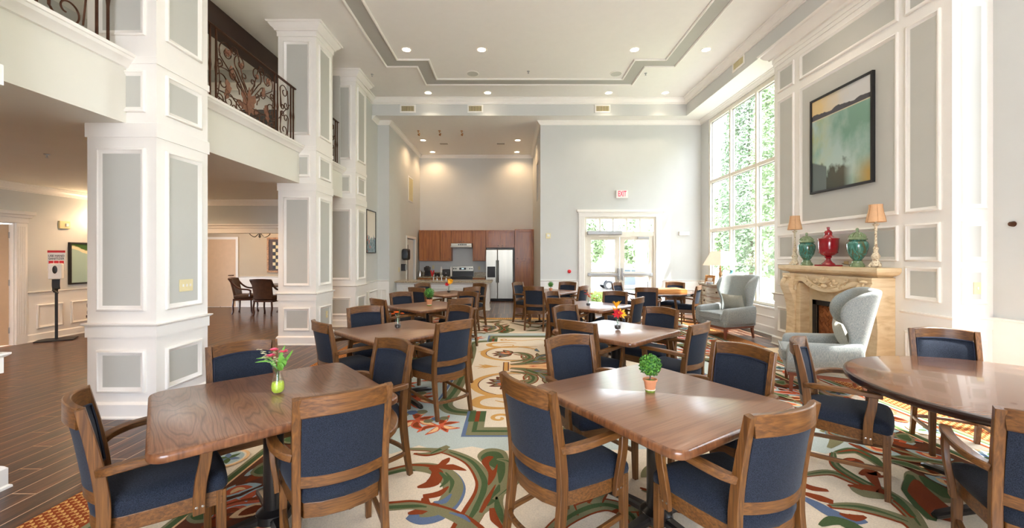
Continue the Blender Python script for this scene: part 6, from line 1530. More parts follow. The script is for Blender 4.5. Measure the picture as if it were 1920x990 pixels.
# base cabinets + counter
for x0, x1, lab in ((-3.10, -1.995, 'maple base cabinet under the coffee maker, left of the stove'), (-1.26, -0.84, 'narrow maple base cabinet between stove and refrigerator')):
    t = thing('base_cabinet', lab, 'cabinet', (0, 0, 0), 0, 'maple base cabinets')
    fin('carcass', B((x0, x1, 13.6, YK - 0.002, 0, 0.77)), M['cab'], t, smooth=False, bevel=0.003)
    n = 3 if x0 < -2 else 1; w = (x1 - x0) / n
    for k in range(n): cab_door(t, x0 + k * w + 0.01, x0 + (k + 1) * w - 0.01, 13.6, 0.66, 0.76, (x0 + (k + 0.5) * w, 0.71), 'drawer_front'); cab_door(t, x0 + k * w + 0.01, x0 + (k + 1) * w - 0.01, 13.6, 0.12, 0.645, (x0 + k * w + 0.06, 0.58))
    o = fin('granite_worktop', B((x0, x1, 13.56, YK - 0.03, 0.7705, 0.807), (x0, x1, YK - 0.03, YK - 0.002, 0.7705, 0.94)), M['granite'], None, smooth=False, bevel=0.004)
    tag(o, 'speckled granite worktop %s the stove' % ('left of' if x0 < -2 else 'right of'), 'worktop', 'back wall worktops')
st_ = thing('electric_range', 'stainless and black electric range between the base cabinets', 'stove')
fin('oven_body', B((-1.99, -1.265, 13.58, YK - 0.04, 0, 0.80)), M['blackmatte'], st_, smooth=False, bevel=0.004)
fin('oven_door', B((-1.98, -1.275, 13.555, 13.58, 0.16, 0.70)), M['black'], st_, smooth=False, bevel=0.006)
fin('control_strip', B((-1.98, -1.275, 13.555, 13.58, 0.71, 0.785)), M['black'], st_, smooth=False)
bm = bmesh.new(); tube(bm, [(-1.95, 13.51, 0.70), (-1.305, 13.51, 0.70)], 0.02, 8); box(bm, -1.95, -1.93, 13.51, 13.56, 0.69, 0.71); box(bm, -1.325, -1.305, 13.51, 13.56, 0.69, 0.71); fin('oven_handle', bm, M['steel'], st_)
fin('cooktop', B((-1.99, -1.265, 13.57, YK - 0.05, 0.80, 0.812)), M['black'], st_, smooth=False, bevel=0.003)
bg_ = fin('backguard', B((-1.985, -1.27, 14.02, 14.08, 0.812, 0.98)), M['black'], st_, smooth=False)
bp_ = fin('control_panel', B((-1.99, -1.265, 13.98, 14.08, 0.98, 1.15)), M['steel'], st_, smooth=False, bevel=0.01)
fin('clock_display', B((-1.75, -1.52, 13.975, 13.98, 1.03, 1.10)), M['blackmatte'], bp_, smooth=False)
for x in (-1.94, -1.87, -1.39, -1.32):
    bm = bmesh.new(); lathe(bm, [(0.024, 0), (0.02, 0.03)], 12); xform(bm, Matrix.Translation((x, 13.98, 1.065)) @ Matrix.Rotation(radians(90), 4, 'X')); fin('knob', bm, M['black'], bp_)
text_obj('clock_digits', '12:10', 0.035, emit('clock_glow', (190, 230, 240), 1.5), bp_, (-1.635, 13.974, 1.065), (radians(90), 0, 0), 0.0005)
fr = thing('refrigerator', 'stainless side-by-side refrigerator with a black ice dispenser', 'refrigerator')
fin('cabinet_body', B((-0.815, 0.085, 13.62, YK - 0.02, 0.03, 1.70)), M['blackmatte'], fr, smooth=False, bevel=0.004)
fin('kick_grille', B((-0.80, 0.07, 13.60, 13.64, 0.0, 0.07)), M['blackmatte'], fr, smooth=False)
a = fin('freezer_door', B((-0.815, -0.435, 13.54, 13.62, 0.08, 1.715)), M['steel'], fr, smooth=False, bevel=0.012)
b = fin('fridge_door', B((-0.425, 0.085, 13.54, 13.62, 0.08, 1.715)), M['steel'], fr, smooth=False, bevel=0.012)
d = fin('ice_dispenser', B((-0.77, -0.50, 13.532, 13.54, 0.79, 1.15)), M['blackmatte'], a, smooth=False, bevel=0.004)
for dd, x in ((a, -0.465), (b, -0.395)):
    bm = bmesh.new(); tube(bm, cr([(x, 13.54, 1.34), (x, 13.49, 1.32), (x, 13.48, 1.0), (x, 13.49, 0.66), (x, 13.54, 0.64)], 4), 0.014, 8); fin('door_handle', bm, M['black'], dd)
# peninsula
pn = thing('kitchen_peninsula', 'white panelled peninsula dividing the kitchen from the dining room', 'counter')
fin('peninsula_body', B((XKL + 0.002, -0.60, 11.25, 11.72, 0, 0.775)), M['white'], pn, smooth=False)
for x in (-2.95, -2.25, -1.55): panel(pn, (x, 11.25, 0.2), (1, 0, 0), (0, 0, 1), 0.58, 0.42, field=W)
panel(pn, (-0.60, 11.30, 0.2), (0, 1, 0), (0, 0, 1), 0.36, 0.42, field=W)
bm = bmesh.new(); profile_run(bm, [(XKL + 0.01, 11.25), (-0.60, 11.25), (-0.60, 11.72)], base_prof(0.14, 0.02)); box(bm, -0.72, -0.59, 11.235, 11.30, 0.14, 0.775); profile_run(bm, [(XKL + 0.01, 11.25), (-0.60, 11.25), (-0.60, 11.72)], [(0, 0.71), (0.03, 0.73), (0.06, 0.76), (0.06, 0.775), (0, 0.775)])
fin('base_and_cap_trim', bm, M['white'], pn, angle=30)
o = fin('granite_worktop', B((XKL + 0.003, -0.50, 11.06, 11.86, 0.7755, 0.815)), M['granite'], None, smooth=False, bevel=0.006); tag(o, 'long speckled granite worktop on the white peninsula', 'worktop')
fa = thing('kitchen_faucet', 'chrome gooseneck faucet with side sprays on the peninsula', 'faucet', (-2.0, 11.68, 0.816))
bm = bmesh.new(); tube(bm, cr([(0.03, 0, 0), (0.03, 0, 0.14), (0.03, -0.02, 0.2), (0.03, -0.07, 0.2), (0.03, -0.09, 0.14)], 4), 0.013, 8); fin('spout', bm, M['chrome'], fa)
for x, h in ((-0.1, 0.09), (0.16, 0.08), (-0.2, 0.12)):
    bm = bmesh.new(); tube(bm, cr([(x, 0, 0), (x, 0, h), (x + 0.02, -0.03, h + 0.02)], 4), 0.014, 8); fin('side_tap', bm, M['chrome'], fa)
ZC = 0.8075
def item(name, bm, mat, label, cat, loc, **k):
    o = fin(name, bm, mat, None, **k); o.location = loc; tag(o, label, cat); return o
cm = thing('coffee_maker', 'black pod coffee maker on the back counter', 'coffee maker', (-2.82, 13.85, ZC))
bm = bmesh.new(); box(bm, -0.09, 0.09, -0.02, 0.14, 0, 0.30); box(bm, -0.09, 0.09, -0.13, 0.14, 0.20, 0.32); box(bm, -0.085, 0.085, -0.13, 0, 0, 0.03); fin('machine_body', bm, M['black'], cm, smooth=False, bevel=0.02)
bm = bmesh.new(); lathe(bm, [(0.07, 0.32), (0.06, 0.35), (0.02, 0.355)], 16); fin('brew_head', bm, M['blackmatte'], cm)
bm = bmesh.new(); lathe(bm, [(0.07, 0), (0.075, 0.12), (0.05, 0.19), (0.03, 0.2), (0.02, 0.225), (0, 0.23)], 18); tube(bm, cr([(0.05, 0, 0.18), (0.12, 0, 0.17), (0.11, 0, 0.05), (0.07, 0, 0.04)], 4), 0.01, 6); item('kettle', bm, M['chrome'], 'chrome kettle at the left end of the back counter', 'kettle', (-3.05, 13.75, ZC))
bm = bmesh.new(); tube(bm, [(0, 0, 0), (-0.02, 0, 0.1), (-0.05, 0, 0.2)], 0.028, 8); tube(bm, [(0, 0, 0.02), (0.03, 0, 0.1), (0.05, 0, 0.2)], 0.024, 8); item('pink_tongs', bm, M['red'], 'bright pink utensil holder beside the coffee maker', 'utensil', (-2.63, 13.75, ZC + 0.008))
kt = thing('toaster_oven', 'black toaster on the counter left of the stove', 'toaster', (-2.18, 13.9, ZC)); fin('toaster_body', B((-0.12, 0.12, -0.1, 0.1, 0, 0.24)), M['black'], kt, smooth=False, bevel=0.02)
fin('lever', B((-0.015, 0.015, -0.115, -0.1, 0.1, 0.13)), M['chrome'], kt, smooth=False)
for x in (-2.36, -2.022):
    bm = bmesh.new(); lathe(bm, [(0.035, 0), (0.035, 0.26), (0.02, 0.3), (0.02, 0.33)], 12); o = item('paper_cup_stack', bm, M['plasticwhite'], 'tall white cup stack %s of the black toaster' % ('left' if x < -2.2 else 'right'), 'cups', (x, 13.92, ZC)); o['group'] = 'cup stacks by the toaster'
for i, x in enumerate((-2.54, -2.48, -2.43)):
    bm = bmesh.new(); lathe(bm, [(0.028, 0), (0.03, 0.09), (0.022, 0.1), (0.022, 0.12)], 10); o = item('spice_jar', bm, M['blackmatte'], 'dark jar between pink utensils and toaster, %s of three' % ('leftmost', 'middle', 'rightmost')[i], 'jar', (x, 13.85, ZC)); o['group'] = 'dark jars on the back counter'
bm = bmesh.new(); lathe(bm, [(0.04, 0), (0.05, 0.03), (0.03, 0.06)], 12); item('sugar_bowl', bm, M['plasticwhite'], 'small white bowl in front of the toaster', 'bowl', (-2.3, 13.66, ZC))
o = fin('outlet_plate', B((-1.12, -1.05, YK - 0.008, YK - 0.001, 1.02, 1.14)), M['ivory'], None, smooth=False, bevel=0.002); tag(o, 'ivory outlet plate on the kitchen wall right of the stove', 'outlet')
o = fin('outlet_plate', B((-2.72, -2.65, YK - 0.008, YK - 0.001, 1.05, 1.17)), M['ivory'], None, smooth=False, bevel=0.002); tag(o, 'ivory outlet plate on the kitchen wall behind the coffee maker', 'outlet')
pt = thing('paper_towel_dispenser', 'dark smoked paper towel dispenser on the wall before the kitchen door', 'dispenser', (XKL + 0.001, 11.95, 1.38))
bm = bmesh.new(); box(bm, 0, 0.12, -0.15, 0.15, 0, 0.34); lathe(bm, [(0.15, 0), (0.14, 0.14), (0.1, 0.18)], 20); xform(bm, Matrix.Identity(4)); 
bm.free(); bm = bmesh.new(); box(bm, 0, 0.19, -0.15, 0.15, 0.0, 0.33); fin('dispenser_body', bm, M['blackmatte'], pt, smooth=False, bevel=0.05)
bm = bmesh.new(); lathe(bm, [(0.125, 0), (0.125, 0.012), (0.1, 0.015)], 24); xform(bm, Matrix.Translation((0.1, -0.15, 0.17)) @ Matrix.Rotation(radians(90), 4, 'X') @ Matrix.Diagonal((0.6, 1, 1, 1))); fin('roll_window', bm, M['carglass'], pt)
sd = thing('soap_dispenser', 'small gray soap dispenser under the paper towel dispenser', 'dispenser', (XKL + 0.001, 11.8, 1.07)); fin('dispenser_body', B((0, 0.12, -0.06, 0.06, 0, 0.2)), M['blackmatte'], sd, smooth=False, bevel=0.008); fin('clear_tank', B((0.12, 0.15, -0.055, 0.055, 0.02, 0.18)), M['closer'], sd, smooth=False, bevel=0.006)
o = fin('switch_plate', B((XKL + 0.0005, XKL + 0.008, 11.48, 11.56, 1.05, 1.18)), M['ivory'], None, smooth=False, bevel=0.002); tag(o, 'ivory switch plate on the kitchen side wall left of the soap dispenser', 'switch')

# ================================================================== WALL AND CEILING FIXTURES
def wall_text_box():
    t = thing('exit_sign', 'white box exit sign with red letters above the double doors', 'sign', (2.885, YX, 3.1))
    fin('sign_housing', B((-0.15, 0.15, -0.07, -0.001, -0.1, 0.1)), M['plasticwhite'], t, smooth=False, bevel=0.004)
    text_obj('exit_lettering', 'EXIT', 0.2, M['exitred'], t, (0, -0.072, 0), (radians(90), 0, 0), 0.001, sx=0.52)
wall_text_box()
t = thing('exit_sign', 'exit sign hanging from the far room ceiling over its tan door', 'sign', (-8.1, 11.6, 2.14))
fin('sign_housing', B((-0.17, 0.17, -0.03, 0.03, 0, 0.22)), M['plasticwhite'], t, smooth=False, bevel=0.004); text_obj('exit_lettering', 'EXIT', 0.2, M['exitred'], t, (0, -0.032, 0.11), (radians(90), 0, 0), 0.001, sx=0.6)
fin('hanger_rod', B((-0.01, 0.01, -0.01, 0.01, 0.22, 0.59)), M['chrome'], t, smooth=False)
t = thing('fire_strobe', 'ivory fire strobe on the wall left of the exit doors', 'alarm', (0.98, YX, 2.02)); fin('strobe_base', B((-0.06, 0.06, -0.03, -0.001, -0.07, 0.07)), M['ivory'], t, smooth=False, bevel=0.004); fin('strobe_lens', B((-0.03, 0.03, -0.055, -0.03, -0.02, 0.04)), M['plasticwhite'], t, smooth=False, bevel=0.006)
t = thing('fire_strobe', 'ivory fire strobe on the lobby wall above the sanitizer stand', 'alarm', (XLL, 7.62, 2.08)); fin('strobe_base', B((0.001, 0.035, -0.09, 0.09, -0.07, 0.07)), M['ivory'], t, smooth=False, bevel=0.004); fin('strobe_lens', B((0.035, 0.06, 0.0, 0.05, -0.03, 0.03)), M['plasticwhite'], t, smooth=False, bevel=0.006)
bm = bmesh.new(); lathe(bm, [(0.05, 0), (0.045, 0.03), (0.0, 0.04)], 14); xform(bm, Matrix.Rotation(radians(90), 4, 'X')); item('fire_button', bm, M['red'], 'small round red fire button low on the wall left of the doors', 'alarm', (1.53, YX - 0.001, 1.10))
o = fin('emergency_light', B((4.36, 4.62, YX - 0.08, YX - 0.001, 2.03, 2.13)), M['plasticwhite'], None, smooth=False, bevel=0.012); tag(o, 'white emergency light box on the wall right of the exit doors', 'light')
def plate(P, U, w, h, n, label, cat='switch'):
    t = thing('switch_plate', label, cat, P); Mx = frame_mat((0, 0, 0), U, (0, 0, 1))
    bm = bmesh.new(); box(bm, -w / 2, w / 2, -h / 2, h / 2, 0.0, 0.006); xform(bm, Mx); fin('cover_plate', bm, M['ivory'], t, smooth=False, bevel=0.002)
    for k in range(n):
        x = (k - (n - 1) / 2) * 0.045; bm = bmesh.new(); box(bm, x - 0.006, x + 0.006, -0.013, 0.013, 0.006, 0.014); xform(bm, Mx); fin('toggle', bm, M['plasticwhite'], t, smooth=False)
plate((XC + 0.3235, 4.12, 1.205), (0, 1, 0), 0.17, 0.12, 3, 'ivory triple switch plate on the first column')
plate((XC + 0.3235, 7.28, 0.46), (0, 1, 0), 0.075, 0.12, 1, 'ivory outlet low on the second column', 'outlet')
plate((4.78, YB0 - 0.0035, 1.17), (1, 0, 0), 0.075, 0.12, 1, 'ivory switch plate on the narrow side of the fireplace wall')
bm = bmesh.new(); lathe(bm, [(0.03, 0), (0.03, 0.006), (0.016, 0.008), (0.014, 0.003)], 16); xform(bm, Matrix.Rotation(radians(-90), 4, 'Y')); item('gas_key_valve', bm, M['closer'], 'round metal gas key valve in the low panel right of the fireplace', 'valve', (XB - 0.0035, 4.535, 0.49))
bm = bmesh.new(); lathe(bm, [(0.028, 0), (0.022, 0.03), (0, 0.034)], 16); xform(bm, Matrix.Rotation(radians(-90), 4, 'Y')); item('wall_bumper', bm, M['bronze'], 'small brown round knob alone on the gray wall at the right edge', 'knob', (XW - 0.0005, 4.015, 1.815))
# ceiling things
random.seed(5)
def downlight(x, y, z, label, group, power, col=WARM2, spot=110):
    t = thing('recessed_light', label, 'light', (x, y, z), 0, group)
    bm = bmesh.new(); lathe(bm, [(0.075, -0.004), (0.098, -0.006), (0.1, -0.001)], 24, cap=False); fin('trim_ring', bm, M['white'], t)
    bm = bmesh.new(); lathe(bm, [(0, -0.002), (0.076, -0.002)], 24, cap=False); fin('lit_lens', bm, M['lens'], t)
    ld = bpy.data.lights.new('downlight', 'SPOT'); ld.energy = power; ld.color = col; ld.spot_size = radians(spot); ld.spot_blend = 0.7; ld.shadow_soft_size = 0.06
    lo = bpy.data.objects.new('downlight', ld); COL.objects.link(lo); lo.parent = t; lo.location = (0, 0, -0.03)
rn = {7.75: 'second row from the exit wall', 9.8: 'row nearest the exit wall soffit', 5.6: 'third row, overhead', 3.5: 'fourth row, overhead', 1.4: 'fifth row, overhead'}
cn = {-1.975: 'far left', -0.547: 'left of centre', 2.36: 'right of centre', 3.72: 'far right'}
for y in (7.75, 9.8, 5.6, 3.5, 1.4):
    for x in (-1.975, -0.547, 2.36, 3.72):
        downlight(x, y, C1, 'lit recessed ceiling light, %s in the %s' % (cn[x], rn[y]), 'recessed lights of the main ceiling', 9)
for x, y, lab in ((-2.64, 12.34, 'front left'), (-2.62, 13.73, 'rear left'), (0.22, 12.34, 'front right'), (0.22, 13.73, 'rear right')):
    downlight(x, y, C2, 'lit recessed light in the kitchen ceiling, %s' % lab, 'recessed lights over the kitchen', 12, (1.0, 0.66, 0.36), 150)
for i, (x, y) in enumerate(((-7.6, 7.9), (-6.2, 7.9), (-7.6, 5.2), (-5.0, 5.2), (-7.6, 2.4), (-5.4, 2.4), (-4.95, 6.3))):  # lamps added out of sight for warm fill in the lobby
    downlight(x, y, 2.73, 'unseen added light in the low lobby ceiling, %s' % ('near the lobby painting', 'before the wide opening', 'above the lobby door', 'between the first and second columns', 'beyond the left edge', 'left of the first column', 'behind the second column')[i], 'added lights of the lobby', 18, (1.0, 0.62, 0.36), 150)
for x, y, lab in ((-5.9, 7.6, 'near the dark slab'), (-5.9, 5.2, 'opposite the railing'), (-5.9, 2.6, 'at the left edge')): downlight(x, y, C1, 'added light in the upper hall ceiling, %s' % lab, 'added lights of the upper hall', 16, WARM2, 150)  # lamps added to brighten the upper hall
for x, y, lab in ((-0.81, 8.77, 'left'), (2.27, 8.77, 'right')):
    t = thing('ceiling_speaker', 'round gray ceiling speaker, the %s one' % lab, 'speaker', (x, y, C1), 0, 'ceiling speakers'); bm = bmesh.new(); lathe(bm, [(0.0, -0.008), (0.12, -0.008)], 28, cap=False); fin('grille', bm, M['speaker'], t)
    bm = bmesh.new(); lathe(bm, [(0.118, -0.009), (0.135, -0.006), (0.137, 0)], 28, cap=False); fin('rim', bm, M['white'], t)
def vent(P, U, w, h, label, n=9, group='air vents'):
    t = thing('air_vent', label, 'vent', P, 0, group); Mx = frame_mat((0, 0, 0), U, (0, 0, 1))
    bm = bmesh.new(); moulding_frame(bm, w, h, [(0, 0), (0, 0.012), (0.035, 0.018), (0.035, 0.002)]); xform(bm, Mx); fin('vent_frame', bm, M['white'], t, smooth=False)
    bm = bmesh.new(); box(bm, 0.035, w - 0.035, 0.035, h - 0.035, 0, 0.002); xform(bm, Mx); fin('vent_back', bm, M['ventdark'], t, smooth=False)
    k = (w - 0.07) / n
    for i in range(n): bm = bmesh.new(); box(bm, 0.035 + i * k + k * 0.25, 0.035 + i * k + k * 0.6, 0.035, h - 0.035, 0.002, 0.012); xform(bm, Mx); fin('louvre', bm, M['ivory'], t, smooth=False)
for x, lab in ((-2.75, 'left'), (-1.07, 'middle'), (2.10, 'right')): vent((x, 10.169, 5.07), (1, 0, 0), 0.39, 0.2, 'white-framed air vent on the far soffit, the %s one' % lab)
vent((4.389, 8.05, 5.1), (0, -1, 0), 0.42, 0.2, 'white-framed air vent on the right-hand soffit above the window')
vent((XKL + 0.001, 12.55, 3.2), (0, 1, 0), 0.62, 0.78, 'large return air grille high on the kitchen side wall', 14)
for x, lab in ((-2.07, 'left'), (-0.3, 'right')):
    t = thing('ceiling_diffuser', 'small square air diffuser in the kitchen ceiling, %s' % lab, 'vent', (x, 12.7, C2), 0, 'kitchen ceiling diffusers')
    fin('diffuser_frame', B((-0.15, 0.15, -0.1, 0.1, -0.01, 0)), M['ceiling'], t, smooth=False, bevel=0.003); fin('slots', B(*[(-0.12, 0.12, -0.075 + 0.04 * k, -0.055 + 0.04 * k, -0.012, -0.01) for k in range(4)]), M['ventdark'], t, smooth=False)
def sprinkler(x, y, z, label, big=False):
    t = thing('sprinkler_head' if not big else 'track_spotlight', label, 'sprinkler' if not big else 'light', (x, y, z), 0, 'ceiling sprinklers' if not big else 'brass spotlights before the kitchen')
    k = 1.3 if big else 1
    bm = bmesh.new(); lathe(bm, [(0.03 * k, 0), (0.03 * k, -0.008 * k), (0.008 * k, -0.012 * k), (0.008 * k, -0.04 * k), (0.02 * k, -0.045 * k), (0.0, -0.05 * k)], 12); fin('deflector' if not big else 'spot_canopy', bm, M['closer'] if not big else M['gilt'], t)
    if big: bm = bmesh.new(); lathe(bm, [(0.015, 0), (0.03, -0.05), (0.035, -0.07)], 12); xform(bm, Matrix.Translation((0.03, 0.05, -0.06)) @ Matrix.Rotation(0.6, 4, 'Y')); fin('spot_head', bm, M['gilt'], t)
sprinkler(0.38, 8.66, C1, 'small sprinkler head in the middle of the main ceiling'); sprinkler(2.9, 8.75, C1, 'small sprinkler head right of the ceiling band'); sprinkler(-2.98, 8.8, C1, 'small sprinkler head near the third column'); sprinkler(-5.6, 4.93, 2.73, 'small sprinkler head in the lobby ceiling beside the first column')
for x, lab in ((-2.57, 'left'), (-1.98, 'middle'), (-1.36, 'right')): sprinkler(x, 11.4, C2, 'small brass ceiling spotlight before the kitchen, the %s one' % lab, True)

# ================================================================== LOBBY AND FAR ROOM
sn = thing('sanitizer_stand', 'black floor stand with a white hand sanitizer dispenser and red sign', 'stand', (-8.10, 7.28, 0), radians(35))
fin('base_plate', B((-0.24, 0.24, -0.17, 0.17, 0, 0.02)), M['blackmatte'], sn, smooth=False, bevel=0.004)
bm = bmesh.new(); sweep(bm, [(0, 0, 0.02), (0, 0, 1.12)], rect(0.035, 0.035), ref=(0, 1, 0)); fin('pole', bm, M['blackmatte'], sn)
fin('sign_plate', B((-0.11, 0.11, 0.0, 0.006, 1.24, 1.60)), M['plasticwhite'], sn, smooth=False)
sp = fin('sign_header', B((-0.11, 0.11, -0.002, 0.0, 1.56, 1.60)), M['red'], sn, smooth=False)
for k in range(3): fin('sign_pictogram', B((-0.095 + 0.065 * k, -0.038 + 0.065 * k, -0.002, 0, 1.36, 1.415)), M['red'], sn, smooth=False)
text_obj('sign_lettering', 'USE HAND\nSANITIZER', 0.052, M['blackmatte'], sn, (0, -0.002, 1.475), (radians(90), 0, 0), 0.0008, sx=0.78)
bm = bmesh.new(); box(bm, -0.07, 0.10, -0.15, -0.01, 1.09, 1.37); fin('dispenser_housing', bm, M['plasticwhite'], sn, smooth=False, bevel=0.02)
bm = bmesh.new(); lathe(bm, [(0, 0.004), (0.03, 0.003), (0.032, 0)], 20, cap=False); xform(bm, Matrix.Translation((0.015, -0.1505, 1.26)) @ Matrix.Rotation(radians(90), 4, 'X') @ Matrix.Diagonal((1.0, 2.2, 1, 1))); fin('sight_window', bm, M['black'], sn)
bm = bmesh.new(); sweep(bm, cr([(0.0, -0.02, 1.12), (0.0, -0.03, 0.98), (0.01, -0.05, 0.9), (0.02, -0.16, 0.87)], 5), rect(0.1, 0.008), ref=(0, 1, 0.3)); fin('drip_tray', bm, M['blackmatte'], sn)
def club_chair(x, y, face, label):
    t = thing('upholstered_chair', label, 'chair', (x, y, 0), radians(face) - pi / 2, 'brown chairs round the far dining table')
    bm = bmesh.new()
    for i in range(1): pass
    rows = []
    for j in range(7):
        v = j / 6; z = 0.42 + 0.5 * v; y_ = -0.22 - 0.1 * v ** 1.3; w = 0.24 + 0.02 * v
        rows.append([bm.verts.new(p) for p in ((-w, y_ + 0.03, z), (0, y_ - 0.02, z), (w, y_ + 0.03, z), (w * 0.95, y_ + 0.08, z), (0, y_ + 0.04, z), (-w * 0.95, y_ + 0.08, z))])
    for a, b in zip(rows, rows[1:]):
        for i in range(6): bm.faces.new([a[i], a[(i + 1) % 6], b[(i + 1) % 6], b[i]])
    bm.faces.new(rows[0]); bm.faces.new(rows[-1][::-1]); fin('backrest', bm, M['leather'], t, bevel=0.01, angle=60)
    bm = bmesh.new(); sweep(bm, cr([(-0.26, -0.29, 0.91), (0, -0.34, 0.925), (0.26, -0.29, 0.91)], 5), rect(0.05, 0.03)); 
    for s in (-1, 1): sweep(bm, cr([(s * 0.26, -0.29, 0.91), (s * 0.255, -0.2, 0.78), (s * 0.26, -0.05, 0.66), (s * 0.27, 0.15, 0.63), (s * 0.26, 0.2, 0.58), (s * 0.24, 0.17, 0.46)], 4), rect(0.035, 0.04))
    fin('carved_frame', bm, M['darkwood'], t)
    bm = bmesh.new(); box(bm, -0.25, 0.25, -0.2, 0.24, 0.40, 0.50); fin('seat_cushion', bm, M['leather'], t, bevel=0.03)
    bm = bmesh.new(); box(bm, -0.25, 0.25, -0.21, 0.24, 0.35, 0.40); fin('seat_rail', bm, M['darkwood'], t, bevel=0.005)
    for sx in (-1, 1):
        for yy in (-0.2, 0.2):
            bm = bmesh.new(); tube(bm, cr([(sx * 0.22, yy, 0.36), (sx * 0.235, yy * 1.05, 0.2), (sx * 0.22, yy * 1.05, 0.08), (sx * 0.235, yy * 1.15, 0.0)], 4), 0.022, 8, scales=None); fin('cabriole_leg', bm, M['darkwood'], t)
club_chair(-6.98, 10.75, 15, 'dark carved armchair with amber back left of the far dining table'); club_chair(-6.15, 10.35, 88, 'brown upholstered chair seen from behind at the far dining table'); club_chair(-5.95, 11.65, 268, 'dark chair on the far side of the far dining table')
club_chair(-7.75, 7.9, 200, 'dark chair behind the first column in the lobby, mostly hidden')
t = thing('pedestal_dining_table', 'dark round table in the room beyond the wide opening', 'table', (-6.1, 11.0, 0))
bm = bmesh.new(); lathe(bm, [(0.35, 0.68), (0.5, 0.70), (0.52, 0.72), (0.5, 0.745)], 32); fin('tabletop', bm, M['darkwood'], t)
bm = bmesh.new(); lathe(bm, [(0.2, 0), (0.16, 0.06), (0.06, 0.12), (0.09, 0.25), (0.06, 0.4), (0.08, 0.68)], 16); fin('pedestal', bm, M['darkwood'], t)
t = thing('chandelier', 'small dark iron chandelier with crystal drops in the far room', 'chandelier', (-6.45, 10.5, 1.99))
for k in range(6):
    a = k * pi / 3; bm = bmesh.new(); tube(bm, cr([(0.02 * cos(a), 0.02 * sin(a), 0.1), (0.12 * cos(a), 0.12 * sin(a), 0.0), (0.22 * cos(a), 0.22 * sin(a), 0.04), (0.27 * cos(a), 0.27 * sin(a), 0.1)], 5), 0.009, 6); ar = fin('arm', bm, M['black'], t)
    bm = bmesh.new(); bmesh.ops.create_icosphere(bm, subdivisions=1, radius=0.016, matrix=Matrix.Translation((0.22 * cos(a), 0.22 * sin(a), -0.05)) @ Matrix.Diagonal((1, 1, 2, 1))); tube(bm, [(0.22 * cos(a), 0.22 * sin(a), 0.04), (0.22 * cos(a), 0.22 * sin(a), -0.03)], 0.002, 4); fin('crystal_drop', bm, M['vaseglass'], ar)
    bm = bmesh.new(); lathe(bm, [(0.012, 0.1), (0.012, 0.17), (0.016, 0.19), (0, 0.22)], 8, (0.27 * cos(a), 0.27 * sin(a), 0)); fin('candle_bulb', bm, emit('candle_bulb', (255, 190, 120), 6) if k == 0 else bpy.data.materials['candle_bulb'], ar)
bm = bmesh.new(); lathe(bm, [(0, -0.03), (0.03, 0), (0.02, 0.06), (0.04, 0.1), (0.01, 0.16), (0.008, 0.74)], 10); fin('centre_stem', bm, M['black'], t)
ld = bpy.data.lights.new('chandelier_light', 'POINT'); ld.energy = 12; ld.color = (1, 0.66, 0.36); ld.shadow_soft_size = 0.25; lo = bpy.data.objects.new('chandelier_light', ld); COL.objects.link(lo); lo.parent = t; lo.location = (0, 0, 0.35)
t = framed('framed_game_board', 'large bronze-framed board with a column of light and dark squares in the far room', (-7.15, 12.025, 1.02), (1, 0, 0), 0.95, 1.02, M['leather'], 0.05, 0.05, M['gilt'])
for i in range(8):
    for j in range(3): fin('inlaid_square', B((0.17 + 0.09 * j, 0.25 + 0.09 * j, -0.045, -0.034, 0.1 + 0.1 * i, 0.19 + 0.1 * i)), M['ivory'] if (i + j) % 2 else M['blackmatte'], t, smooth=False)
t = thing('wall_sconce', 'glowing wall sconce hidden by the first column on the lobby wall', 'lamp', (XLL, 8.3, 2.0)); fin('sconce_plate', B((0.001, 0.03, -0.05, 0.05, -0.12, 0.05)), M['gilt'], t, smooth=False)
bm = bmesh.new(); lathe(bm, [(0.05, 0), (0.08, 0.14)], 16, (0.1, 0, 0), cap=False); fin('sconce_shade', bm, M['shade2'], t)
ld = bpy.data.lights.new('sconce_light', 'POINT'); ld.energy = 9; ld.color = WARM; ld.shadow_soft_size = 0.06; lo = bpy.data.objects.new('sconce_light', ld); COL.objects.link(lo); lo.parent = t; lo.location = (0.14, 0, 0.16)

